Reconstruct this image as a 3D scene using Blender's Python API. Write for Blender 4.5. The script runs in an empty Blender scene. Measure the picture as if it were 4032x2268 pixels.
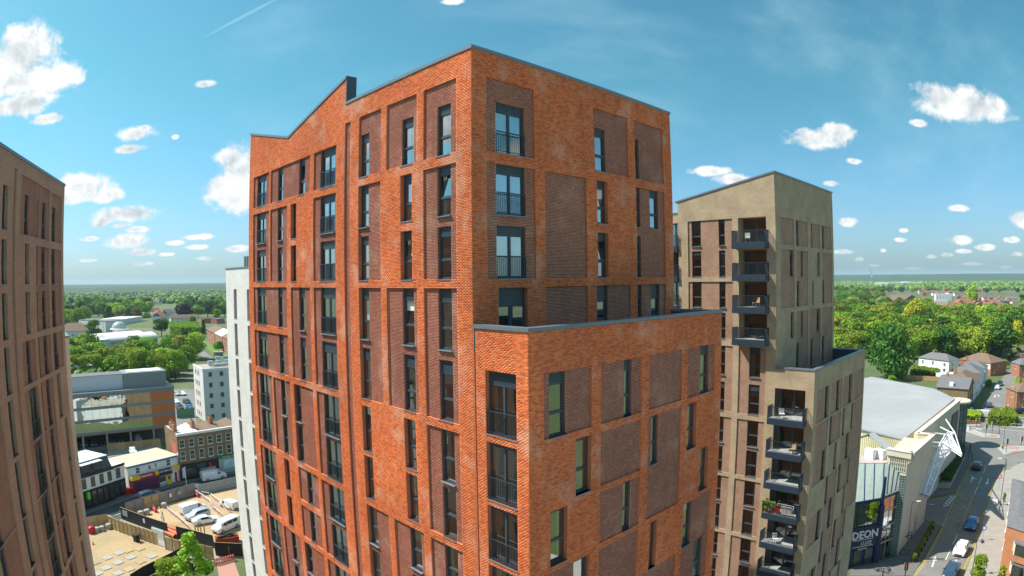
import bpy, math, random
import numpy as np
from mathutils import Matrix, Vector
random.seed(7)
sc = bpy.context.scene
col = sc.collection
# ---------------------------------------------------------------- camera
# The photograph was taken with a wide lens that bends straight lines outward; the same lens is set here as a polynomial
# (angle from the axis as a function of the radius on a 36 mm wide sensor).
HC = 44.0                                   # metres above the street
PITCH, ROLL = -0.0144733, -0.0107769
KL = (0.04598687441, 6.367684013e-06, -7.660034278e-06, 8.760197793e-08)
cd = bpy.data.cameras.new('camera'); cam = bpy.data.objects.new('camera', cd); col.objects.link(cam); sc.camera = cam
cd.sensor_fit = 'HORIZONTAL'; cd.sensor_width = 36; cd.lens = 20; cd.clip_start = 0.1; cd.clip_end = 60000
cd.type = 'PANO'; cd.panorama_type = 'FISHEYE_LENS_POLYNOMIAL'; cd.fisheye_fov = math.pi
cd.fisheye_polynomial_k0 = 0
cd.fisheye_polynomial_k1, cd.fisheye_polynomial_k2, cd.fisheye_polynomial_k3, cd.fisheye_polynomial_k4 = [-k for k in KL]
_c, _s = math.cos, math.sin
RR = Matrix(((_c(ROLL), 0, -_s(ROLL)), (0, 1, 0), (_s(ROLL), 0, _c(ROLL))))
RP = Matrix(((1, 0, 0), (0, _c(PITCH), -_s(PITCH)), (0, _s(PITCH), _c(PITCH))))
VIEW = RP @ RR
cam.matrix_world = Matrix.Translation((0, 0, HC)) @ (VIEW @ Matrix(((1, 0, 0), (0, 0, -1), (0, 1, 0)))).to_4x4()

def ray(u, v):
    """direction of a photo pixel (4032 x 2268)"""
    x = (u - 2016) / 112.0; y = (1134 - v) / 112.0
    r = max(math.hypot(x, y), 1e-6); t = sum(k * r ** (i + 1) for i, k in enumerate(KL)); s = math.sin(t) / r
    return VIEW @ Vector((x * s, math.cos(t), y * s))
def G(p, z=0.0):
    """where the ray of pixel p meets the level z"""
    d = ray(*p); t = (z - HC) / d.z
    return Vector((d.x * t, d.y * t, z))
def HT(pb, pt):
    """height of pixel pt above the ground point seen at pb"""
    P = G(pb); d = ray(*pt)
    return HC + d.z / math.hypot(d.x, d.y) * math.hypot(P.x, P.y)
def AT(p, dist):
    d = ray(*p); t = dist / math.hypot(d.x, d.y)
    return Vector((d.x * t, d.y * t, HC + d.z * t))
def crop(x0, y0, s): return lambda x, y: (x0 + x / s, y0 + y / s)
L1 = crop(230, 1050, 3.2195); L2 = crop(250, 1400, 3.22); L3 = crop(300, 1700, 2.5514); L8 = crop(640, 1900, 4.2625)
R4 = crop(3250, 1400, 3.22); R5 = crop(3250, 1800, 3.096); R6 = crop(3250, 1050, 3.22)

# ---------------------------------------------------------------- sun and sky
SUN_EL = math.radians(50.5); SUN_AZ = math.radians(-79.3)      # azimuth clockwise from +Y
sd = bpy.data.lights.new('sun', 'SUN'); sun = bpy.data.objects.new('sun', sd); col.objects.link(sun)
sd.energy = 4.3; sd.angle = math.radians(0.53); sd.color = (1.0, 0.95, 0.86)
SDIR = Vector((math.sin(SUN_AZ) * math.cos(SUN_EL), math.cos(SUN_AZ) * math.cos(SUN_EL), math.sin(SUN_EL)))
sun.rotation_euler = SDIR.to_track_quat('Z', 'Y').to_euler()
sun.location = (-60, 20, 120)
world = bpy.data.worlds.new('World'); sc.world = world; world.use_nodes = True
class NT:
    def __init__(s, tree): s.t = tree
    def n(s, kind, **kw):
        o = s.t.nodes.new(kind)
        for k, v in kw.items():
            if k.startswith('i_'):
                key = k[2:]; key = int(key) if key.isdigit() else key
                if isinstance(v, bpy.types.NodeSocket): s.t.links.new(v, o.inputs[key])
                else: o.inputs[key].default_value = v
            else: setattr(o, k, v)
        return o
    def math(s, op, a, b=0.0, clamp=False): return s.n('ShaderNodeMath', operation=op, use_clamp=clamp, i_0=a, i_1=b).outputs[0]
    def mix(s, f, a, b, blend='MIX'):
        o = s.n('ShaderNodeMix', data_type='RGBA', blend_type=blend)
        for i, v in ((0, f), (6, a), (7, b)):
            if isinstance(v, bpy.types.NodeSocket): s.t.links.new(v, o.inputs[i])
            else: o.inputs[i].default_value = v if i == 0 else (tuple(v) + (1,))[:4]
        return o.outputs[2]
    def ramp(s, f, stops, interp='LINEAR'):
        o = s.n('ShaderNodeValToRGB', i_0=f); e = o.color_ramp.elements; o.color_ramp.interpolation = interp
        while len(e) < len(stops): e.new(0.5)
        for k, (p, c) in zip(e, stops): k.position = p; k.color = (tuple(c) + (1,))[:4] if not isinstance(c, float) else (c, c, c, 1)
        return o.outputs[0]
    def smooth(s, x, a, b): return s.n('ShaderNodeMapRange', interpolation_type='SMOOTHSTEP', i_0=x, i_1=a, i_2=b).outputs[0]
nt = world.node_tree; nt.nodes.clear(); N = NT(nt)
sky = N.n('ShaderNodeTexSky', sky_type='NISHITA', sun_disc=False, sun_elevation=SUN_EL, sun_rotation=SUN_AZ % (2 * math.pi), air_density=1.15, dust_density=1.0, ozone_density=3.0, altitude=50)
SKY_STRENGTH = 0.15
pos = N.n('ShaderNodeTexCoord').outputs['Generated']
sep = N.n('ShaderNodeSeparateXYZ', i_0=pos)
tint = N.mix(N.smooth(sep.outputs[2], 0.0, 0.32), (0.34, 0.485, 0.66), (0.262, 0.545, 0.50))
hsv = N.mix(1.0, sky.outputs[0], tint, 'MULTIPLY')
yy = N.math('MAXIMUM', sep.outputs[1], 0.05)
gno = N.n('ShaderNodeCombineXYZ', i_0=N.math('DIVIDE', sep.outputs[0], yy), i_1=N.math('DIVIDE', sep.outputs[2], yy)).outputs[0]
# cumulus: centre (px of the photo scaled to 2576 wide), half width, half height
CLOUDS = ((45, 150, 120, 85), (130, 195, 80, 42), (20, 215, 110, 40), (45, 262, 105, 36), (125, 298, 48, 16), (212, 470, 85, 36), (165, 492, 60, 26), (262, 490, 52, 20), (318, 540, 95, 24), (262, 556, 45, 12),
          (300, 568, 40, 8), (343, 335, 46, 20), (365, 322, 20, 10), (330, 375, 50, 13), (442, 344, 10, 7), (517, 212, 28, 11), (598, 440, 66, 78), (555, 468, 55, 42), (580, 395, 52, 26), (600, 505, 60, 34),
          (318, 606, 66, 24), (352, 634, 44, 11), (252, 566, 34, 8), (345, 577, 44, 10), (500, 596, 46, 8), (440, 611, 28, 7), (492, 622, 34, 7), (592, 626, 36, 10), (228, 601, 30, 7), (420, 640, 24, 6), (350, 664, 36, 6),
          (220, 655, 30, 5), (520, 650, 30, 5), (2420, 262, 116, 42), (2370, 250, 50, 40), (2480, 270, 55, 36), (2055, 350, 92, 28), (2110, 335, 48, 24), (1788, 430, 48, 13), (1845, 452, 48, 15), (2092, 462, 30, 10),
          (2146, 405, 24, 9), (2312, 310, 25, 11), (2130, 557, 28, 15), (2265, 603, 20, 7), (2412, 524, 30, 10), (2572, 552, 36, 24), (2416, 603, 36, 13), (2480, 622, 30, 10), (2546, 603, 24, 9), (2120, 633, 30, 8),
          (2160, 652, 15, 7), (2222, 630, 10, 6), (2274, 580, 13, 6), (2424, 632, 24, 6), (2342, 646, 16, 6), (2382, 641, 18, 6), (2556, 640, 20, 7), (1140, 4, 36, 9), (2200, 668, 18, 4), (2300, 676, 22, 4), (2450, 664, 26, 5), (2530, 672, 22, 4))
best = None
for (cu, cv, hw, hh) in CLOUDS:
    k = 4032 / 2576; q = [(lambda d: (d.x / d.y, d.z / d.y))(ray(x * k, y * k)) for x, y in ((cu, cv), (cu + hw, cv), (cu, cv - hh))]
    sx, sy = 0.95 / abs(q[1][0] - q[0][0]), 0.92 / abs(q[2][1] - q[0][1])
    mp = N.n('ShaderNodeVectorMath', operation='MULTIPLY_ADD', i_0=gno, i_1=(sx, sy, 0), i_2=(-q[0][0] * sx, -q[0][1] * sy, 0)).outputs[0]
    ln = N.n('ShaderNodeVectorMath', operation='LENGTH', i_0=mp).outputs['Value']
    best = ln if best is None else N.math('MINIMUM', best, ln)
blob = N.math('SUBTRACT', 1.0, best)
nz = N.n('ShaderNodeTexNoise', i_Vector=pos, i_Scale=20.0, i_Detail=6.0, i_Roughness=0.62, i_Distortion=0.3)
off = N.n('ShaderNodeVectorMath', operation='ADD', i_0=pos, i_1=(-0.014, 0.002, 0.022)).outputs[0]
nz2 = N.n('ShaderNodeTexNoise', i_Vector=off, i_Scale=20.0, i_Detail=6.0, i_Roughness=0.62, i_Distortion=0.3)
# away from the frame the same kind of scattered cumulus goes on
flat = N.n('ShaderNodeMapping', i_0=pos, i_3=(1.0, 1.0, 2.6)).outputs[0]
gen = N.n('ShaderNodeTexNoise', i_Vector=flat, i_Scale=4.2, i_Detail=2.0).outputs[0]
gen = N.math('MULTIPLY', N.math('SUBTRACT', gen, 0.56), 4.0)
aside = N.smooth(sep.outputs[1], 0.62, 0.45)
gen = N.math('SUBTRACT', gen, N.math('MULTIPLY', N.math('SUBTRACT', 1.0, aside), 5.0))
blob = N.math('MAXIMUM', blob, gen)
dens = N.math('ADD', N.math('MULTIPLY', blob, 0.95), N.math('MULTIPLY', N.math('SUBTRACT', nz.outputs[0], 0.5), 2.0))
cover = N.smooth(dens, 0.0, 0.50)
horizon = N.smooth(sep.outputs[2], -0.005, 0.05)
relief = N.math('MULTIPLY', N.math('SUBTRACT', nz.outputs[0], nz2.outputs[0]), 2.9)
lit = N.math('ADD', N.math('ADD', 0.80, relief), N.math('MULTIPLY', N.math('SUBTRACT', 0.45, dens), 0.45), clamp=True)
ccol = N.ramp(lit, [(0.0, (1.9, 2.2, 2.4)), (0.55, (3.1, 3.3, 3.4)), (1.0, (4.2, 4.2, 4.1))])
# thin high streaks and one contrail
cir = N.n('ShaderNodeMapping', i_0=pos, i_2=(0.25, 0.5, -0.55), i_3=(1.1, 7.0, 5.0)).outputs[0]
cz = N.n('ShaderNodeTexNoise', i_Vector=cir, i_Scale=1.6, i_Detail=6.0, i_Roughness=0.6).outputs[0]
cirrus = N.math('MULTIPLY', N.smooth(cz, 0.44, 0.84), 0.42)
k = 4032 / 2576
a, b = ray(478 * k, 114 * k), ray(760 * k, -34 * k)
c = ((a + b) * 0.5).normalized(); e1 = (b - a).normalized(); e2 = c.cross(e1).normalized(); e1 = e2.cross(c)
M = Matrix((e1, e2, e1.cross(e2))).transposed()
mp = N.n('ShaderNodeMapping', vector_type='TEXTURE', i_0=pos, i_1=c, i_2=M.to_euler('XYZ'), i_3=((b - a).length * 0.5, 0.0034, 0.5))
ln = N.n('ShaderNodeVectorMath', operation='LENGTH', i_0=mp.outputs[0]).outputs['Value']
trail = N.math('MULTIPLY', N.smooth(ln, 1.0, 0.25), 0.5)
hi = N.math('MAXIMUM', cirrus, trail)
c1 = N.mix(hi, hsv, (1.7, 2.8, 3.3))
c2 = N.mix(N.math('MULTIPLY', cover, horizon), c1, ccol)
bg = N.n('ShaderNodeBackground', i_0=c2, i_1=SKY_STRENGTH)
N.t.links.new(bg.outputs[0], N.n('ShaderNodeOutputWorld').inputs[0])
# ---------------------------------------------------------------- render look
vs = sc.view_settings; vs.view_transform = 'Standard'; vs.look = 'None'; vs.gamma = 1.0; vs.exposure = 0.80
try: vs.use_curve_mapping = False
except Exception: pass
cy = sc.cycles
world.cycles.sampling_method = 'MANUAL'; world.cycles.sample_map_resolution = 512
cy.max_bounces = 6; cy.diffuse_bounces = 4; cy.glossy_bounces = 3; cy.transmission_bounces = 4; cy.transparent_max_bounces = 12; cy.volume_bounces = 1
cy.caustics_reflective = False; cy.caustics_refractive = False
try: cy.use_denoising = True; cy.denoiser = 'OPENIMAGEDENOISE'
except Exception: pass

# ---------------------------------------------------------------- helpers
class MB:
    """collects faces; build() links them as ONE mesh object"""
    def __init__(s): s.v = []; s.f = []; s.m = []
    def face(s, pts, mi=0):
        b = len(s.v); s.v += [tuple(p) for p in pts]; s.f.append(tuple(range(b, b + len(pts)))); s.m.append(mi)
    def box(s, x0, x1, y0, y1, z0, z1, mi=0):
        b = len(s.v); s.v += [(x, y, z) for z in (z0, z1) for y in (y0, y1) for x in (x0, x1)]
        s.f += [tuple(b + i for i in q) for q in ((0, 2, 3, 1), (4, 5, 7, 6), (0, 1, 5, 4), (2, 6, 7, 3), (0, 4, 6, 2), (1, 3, 7, 5))]; s.m += [mi] * 6
        return s
    def prism(s, pts, z0, z1, mi=0, top=None):
        n = len(pts); b = len(s.v)
        if sum(pts[i][0] * pts[(i + 1) % n][1] - pts[(i + 1) % n][0] * pts[i][1] for i in range(n)) < 0: pts = list(pts)[::-1]
        s.v += [(p[0], p[1], z0) for p in pts] + [(p[0], p[1], z1) for p in pts]
        s.f.append(tuple(range(b + n - 1, b - 1, -1))); s.f.append(tuple(range(b + n, b + 2 * n))); s.m += [mi, mi if top is None else top]
        for i in range(n): j = (i + 1) % n; s.f.append((b + i, b + j, b + n + j, b + n + i)); s.m.append(mi)
        return s
    def bar(s, p, q, w, h=None, mi=0):
        p, q = Vector(p), Vector(q); h = h or w; d = (q - p).normalized()
        up = Vector((0, 0, 1)) if abs(d.z) < 0.95 else Vector((0, 1, 0))
        a = d.cross(up).normalized() * w / 2; c = a.cross(d).normalized() * h / 2; b = len(s.v)
        s.v += [tuple(P + a * i + c * j) for P in (p, q) for j in (-1, 1) for i in (-1, 1)]
        s.f += [tuple(b + i for i in t) for t in ((0, 1, 3, 2), (4, 6, 7, 5), (0, 4, 5, 1), (2, 3, 7, 6), (0, 2, 6, 4), (1, 5, 7, 3))]; s.m += [mi] * 6
        return s
    def tube(s, p, q, r, r2=None, n=8, mi=0, cap=True):
        p, q = Vector(p), Vector(q); r2 = r if r2 is None else r2; d = (q - p).normalized()
        up = Vector((0, 0, 1)) if abs(d.z) < 0.95 else Vector((0, 1, 0))
        a = d.cross(up).normalized(); c = a.cross(d); b = len(s.v)
        for P, R in ((p, r), (q, r2)):
            for i in range(n): t = 2 * math.pi * i / n; s.v.append(tuple(P + (a * math.cos(t) + c * math.sin(t)) * R))
        for i in range(n): j = (i + 1) % n; s.f.append((b + i, b + j, b + n + j, b + n + i)); s.m.append(mi)
        if cap: s.f.append(tuple(range(b + n - 1, b - 1, -1))); s.f.append(tuple(range(b + n, b + 2 * n))); s.m += [mi, mi]
        return s
    def lathe(s, prof, n=12, mi=0, c=(0, 0, 0)):
        b = len(s.v)
        for (r, z) in prof:
            for i in range(n): t = 2 * math.pi * i / n; s.v.append((c[0] + r * math.cos(t), c[1] + r * math.sin(t), c[2] + z))
        for k in range(len(prof) - 1):
            for i in range(n): j = (i + 1) % n; s.f.append((b + k * n + i, b + k * n + j, b + (k + 1) * n + j, b + (k + 1) * n + i)); s.m.append(mi)
        return s
    def mesh(s, name, mats, smooth=False):
        me = bpy.data.meshes.new(name); me.from_pydata(s.v, [], s.f)
        for m in (mats if isinstance(mats, (list, tuple)) else [mats]): me.materials.append(m)
        if any(s.m): me.polygons.foreach_set('material_index', s.m)
        if smooth: me.polygons.foreach_set('use_smooth', [True] * len(s.f))
        me.update(); return me
    def each(s, name, mats, parent=None, loc=(0, 0, 0), rz=0.0):
        """every loose piece as an object of its own"""
        root = list(range(len(s.v)))
        def find(i):
            while root[i] != i: root[i] = root[root[i]]; i = root[i]
            return i
        for f in s.f:
            for i in f[1:]: root[find(i)] = find(f[0])
        groups = {}
        for f, mi in zip(s.f, s.m): groups.setdefault(find(f[0]), []).append((f, mi))
        for fs in groups.values():
            q = MB()
            for f, mi in fs: q.face([s.v[i] for i in f], mi)
            q.build(name, mats, parent, loc, rz)
    def build(s, name, mats, parent=None, loc=(0, 0, 0), rz=0.0, smooth=False):
        return put(name, s.mesh(name, mats, smooth), parent, loc, rz)
def put(name, me, parent=None, loc=(0, 0, 0), rz=0.0, rot=None, sca=None):
    o = bpy.data.objects.new(name, me); col.objects.link(o); o.parent = parent; o.location = loc
    o.rotation_euler = rot if rot is not None else (0, 0, rz)
    if sca is not None: o.scale = sca if isinstance(sca, (tuple, list)) else (sca,) * 3
    return o
def tag(o, label, cat, group=None, kind=None):
    if label: o['label'] = label
    if cat: o['category'] = cat
    if group: o['group'] = group
    if kind: o['kind'] = kind
    return o
def thing(name, label, cat, loc=(0, 0, 0), rz=0.0, group=None): return tag(put(name, None, None, loc, rz), label, cat, group)
def struct(o, label=None): o['kind'] = 'structure'; return tag(o, label, None)
def copy_tree(o, parent=None):
    c = o.copy(); col.objects.link(c); c.parent = parent
    for ch in o.children: copy_tree(ch, c)
    return c

# ---------------------------------------------------------------- materials
def newmat(name):
    m = bpy.data.materials.new(name); m.use_nodes = True; t = m.node_tree; t.nodes.clear(); return m, NT(t)
def out(n, sh): n.t.links.new(sh, n.n('ShaderNodeOutputMaterial').inputs[0])
def mat(name, base, rough=0.8, var=0.12, scale=2.0, metal=0.0, bump=0.0, spec=0.4, coat=0.0, stretch=(1, 1, 1)):
    m, n = newmat(name); co = n.n('ShaderNodeTexCoord').outputs['Object']
    if stretch != (1, 1, 1): co = n.n('ShaderNodeMapping', i_0=co, i_3=stretch).outputs[0]
    a = n.n('ShaderNodeTexNoise', i_Vector=co, i_Scale=scale, i_Detail=6.0, i_Roughness=0.65).outputs[0]
    f = n.math('MULTIPLY', n.math('SUBTRACT', a, 0.5), var * 4)
    hs = n.n('ShaderNodeHueSaturation', i_Color=tuple(base) + (1,), i_Value=n.math('ADD', 1.0, f)).outputs[0]
    p = n.n('ShaderNodeBsdfPrincipled', i_0=hs, i_Roughness=rough, i_Metallic=metal)
    p.inputs['Specular IOR Level'].default_value = spec; p.inputs['Coat Weight'].default_value = coat
    if bump:
        bn = n.n('ShaderNodeTexNoise', i_Vector=co, i_Scale=scale * 8, i_Detail=4.0).outputs[0]
        n.t.links.new(n.n('ShaderNodeBump', i_Strength=bump, i_Distance=0.05, i_Height=bn).outputs[0], p.inputs['Normal'])
    out(n, p.outputs[0]); return m
def facecoord(n):
    """metres along the wall and up it, for any axis-aligned wall of the object"""
    tc = n.n('ShaderNodeTexCoord'); s = n.n('ShaderNodeSeparateXYZ', i_0=tc.outputs['Object']); q = n.n('ShaderNodeSeparateXYZ', i_0=tc.outputs['Normal'])
    side = n.math('GREATER_THAN', n.math('ABSOLUTE', q.outputs[0]), 0.7)
    u = n.n('ShaderNodeMix', data_type='FLOAT', i_0=side, i_2=s.outputs[0], i_3=s.outputs[1]).outputs[0]
    top = n.math('GREATER_THAN', n.math('ABSOLUTE', q.outputs[2]), 0.7)
    v = n.n('ShaderNodeMix', data_type='FLOAT', i_0=top, i_2=s.outputs[2], i_3=s.outputs[1]).outputs[0]
    return n.n('ShaderNodeCombineXYZ', i_0=u, i_1=v).outputs[0]
def brickmat(name, c1, c2, mortar, w=0.225, h=0.075, js=0.010, stain=0.25, streak=0.0):
    m, n = newmat(name); co = facecoord(n)
    b = n.n('ShaderNodeTexBrick', i_Vector=co, i_Scale=1.0, offset=0.5, squash=1.0)
    for k, v in (('Color1', c1), ('Color2', c2), ('Mortar', mortar)): b.inputs[k].default_value = tuple(v) + (1,)
    b.inputs['Mortar Size'].default_value = js / 2; b.inputs['Brick Width'].default_value = w; b.inputs['Row Height'].default_value = h; b.inputs['Mortar Smooth'].default_value = 0.1
    a = n.n('ShaderNodeTexNoise', i_Vector=co, i_Scale=0.55, i_Detail=7.0, i_Roughness=0.6).outputs[0]
    hs = n.n('ShaderNodeHueSaturation', i_Color=b.outputs['Color'], i_Value=n.math('ADD', 1.0, n.math('MULTIPLY', n.math('SUBTRACT', a, 0.5), stain * 3))).outputs[0]
    if streak:
        st = n.n('ShaderNodeMapping', i_0=co, i_3=(1.6, 0.12, 1)).outputs[0]
        s2 = n.n('ShaderNodeTexNoise', i_Vector=st, i_Scale=1.0, i_Detail=6.0).outputs[0]
        hs = n.mix(n.math('MULTIPLY', n.smooth(s2, 0.5, 0.75), streak), hs, mortar)
    p = n.n('ShaderNodeBsdfPrincipled', i_0=hs, i_Roughness=0.9); p.inputs['Specular IOR Level'].default_value = 0.15
    n.t.links.new(n.n('ShaderNodeBump', i_Strength=0.6, i_Distance=0.01, i_Height=n.math('SUBTRACT', 1.0, b.outputs['Fac'])).outputs[0], p.inputs['Normal'])
    out(n, p.outputs[0]); return m
def islandmat(name, stops, white=0.5, rough=0.88):
    """loose bricks: every brick its own tone, with lime bloom in patches"""
    m, n = newmat(name); g = n.n('ShaderNodeNewGeometry'); oi = n.n('ShaderNodeObjectInfo')
    rnd = n.math('FRACT', n.math('ADD', g.outputs['Random Per Island'], oi.outputs['Random']))
    c = n.ramp(rnd, stops); co = n.n('ShaderNodeTexCoord').outputs['Object']
    P = g.outputs['Position']
    a = n.n('ShaderNodeTexNoise', i_Vector=P, i_Scale=0.5, i_Detail=8.0, i_Roughness=0.65).outputs[0]
    c = n.mix(n.math('MULTIPLY', n.smooth(a, 0.50, 0.70), white), c, (0.70, 0.47, 0.36))
    st = n.n('ShaderNodeTexNoise', i_Vector=n.n('ShaderNodeMapping', i_0=P, i_3=(1.9, 1.9, 0.16)).outputs[0], i_Scale=1.0, i_Detail=6.0, i_Roughness=0.7).outputs[0]
    d = n.n('ShaderNodeTexNoise', i_Vector=P, i_Scale=0.22, i_Detail=4.0).outputs[0]
    c = n.n('ShaderNodeHueSaturation', i_Color=c, i_Value=n.math('ADD', n.math('ADD', 1.0, n.math('MULTIPLY', n.math('SUBTRACT', d, 0.5), 0.75)), n.math('MULTIPLY', n.math('SUBTRACT', st, 0.5), 0.55))).outputs[0]
    p = n.n('ShaderNodeBsdfPrincipled', i_0=c, i_Roughness=rough); p.inputs['Specular IOR Level'].default_value = 0.2
    out(n, p.outputs[0]); return m
def glassmat(name, tintc=(0.70, 0.80, 0.78), f0=0.40, rough=0.015, wave=0.02):
    m, n = newmat(name); co = n.n('ShaderNodeTexCoord').outputs['Object']; oi = n.n('ShaderNodeObjectInfo')
    v = n.n('ShaderNodeVectorMath', operation='ADD', i_0=co, i_1=oi.outputs['Location']).outputs[0]
    w = n.n('ShaderNodeTexNoise', i_Vector=v, i_Scale=0.9, i_Detail=1.0).outputs[0]
    bp = n.n('ShaderNodeBump', i_Strength=wave, i_Distance=0.3, i_Height=w).outputs[0]
    fr = n.n('ShaderNodeFresnel', i_IOR=1.5, i_Normal=bp).outputs[0]
    fac = n.math('ADD', f0, n.math('MULTIPLY', fr, 1.0 - f0), clamp=True)
    gl = n.n('ShaderNodeBsdfGlossy', i_Color=(0.93, 1.0, 1.0, 1), i_Roughness=rough, i_Normal=bp)
    tr = n.n('ShaderNodeBsdfTransparent', i_Color=tuple(tintc) + (1,))
    mx = n.n('ShaderNodeMixShader', i_0=fac, i_1=tr.outputs[0], i_2=gl.outputs[0]); out(n, mx.outputs[0]); return m
def leafmat(name, c1, c2, trans=0.25):
    m, n = newmat(name); g = n.n('ShaderNodeNewGeometry'); oi = n.n('ShaderNodeObjectInfo')
    c = n.mix(g.outputs['Random Per Island'], c1, c2)
    c = n.n('ShaderNodeHueSaturation', i_Color=c, i_Hue=n.math('ADD', 0.475, n.math('MULTIPLY', oi.outputs['Random'], 0.045)), i_Value=n.math('ADD', 0.62, n.math('MULTIPLY', n.math('FRACT', n.math('MULTIPLY', oi.outputs['Random'], 7.3)), 0.75))).outputs[0]
    p = n.n('ShaderNodeBsdfPrincipled', i_0=c, i_Roughness=0.6); p.inputs['Specular IOR Level'].default_value = 0.25
    t = n.n('ShaderNodeBsdfTranslucent', i_Color=c)
    out(n, n.n('ShaderNodeMixShader', i_0=trans, i_1=p.outputs[0], i_2=t.outputs[0]).outputs[0]); return m
M = {}
M['redbrick'] = islandmat('red_brick', [(0, (0.44, 0.080, 0.022)), (0.3, (0.60, 0.125, 0.034)), (0.65, (0.72, 0.175, 0.050)), (0.85, (0.66, 0.20, 0.075)), (1, (0.50, 0.098, 0.028))], 0.48)
M['darkbrick'] = islandmat('brown_brick', [(0, (0.19, 0.055, 0.036)), (0.4, (0.29, 0.088, 0.057)), (0.8, (0.25, 0.075, 0.050)), (1, (0.42, 0.13, 0.075))], 0.25)
M['mortar'] = mat('mortar', (0.72, 0.54, 0.40), 0.95, 0.12, 1.0)
M['mortar_red'] = mat('weathered_mortar', (0.66, 0.34, 0.205), 0.95, 0.15, 0.8)
M['redwall'] = brickmat('red_brick_wall', (0.56, 0.125, 0.035), (0.64, 0.160, 0.048), (0.70, 0.52, 0.38))
M['darkwall'] = brickmat('brown_brick_wall', (0.20, 0.072, 0.045), (0.27, 0.10, 0.062), (0.60, 0.46, 0.35))
M['tanwall'] = brickmat('tan_brick_wall', (0.36, 0.275, 0.180), (0.43, 0.33, 0.220), (0.46, 0.38, 0.28), stain=0.3, streak=0.35)
M['tanpanel'] = brickmat('mauve_brick_panel', (0.28, 0.160, 0.110), (0.37, 0.225, 0.155), (0.50, 0.40, 0.31), stain=0.25)
M['brownwall'] = brickmat('brown_tower_wall', (0.39, 0.295, 0.205), (0.46, 0.355, 0.25), (0.48, 0.39, 0.29), stain=0.2)
M['brownpanel'] = brickmat('brown_tower_panel', (0.29, 0.185, 0.13), (0.36, 0.235, 0.165), (0.44, 0.35, 0.27), stain=0.2)
M['whitewall'] = brickmat('white_brick_wall', (0.66, 0.65, 0.62), (0.76, 0.75, 0.72), (0.55, 0.54, 0.52), stain=0.12)
M['frame'] = mat('anthracite_frame', (0.050, 0.072, 0.092), 0.45, 0.1, 3, spec=0.5)
M['coping'] = mat('blue_grey_coping', (0.17, 0.215, 0.25), 0.4, 0.08, 0.6, metal=0.3)
M['sill'] = mat('grey_sill', (0.20, 0.25, 0.30), 0.4, 0.06, 2, metal=0.2)
M['glass'] = glassmat('window_glass')
M['darkglass'] = glassmat('dark_window_glass', (0.35, 0.48, 0.47), 0.10)
M['mirrorglass'] = glassmat('office_glass', (0.45, 0.55, 0.56), 0.45, 0.01, 0.04)
M['room'] = mat('room', (0.24, 0.25, 0.22), 0.9, 0.2, 0.5)
M['curtain'] = mat('curtain', (0.66, 0.66, 0.60), 0.9, 0.1, 6)
M['rail'] = mat('rail_metal', (0.02, 0.035, 0.05), 0.45, 0.05, 3, spec=0.5)
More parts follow.
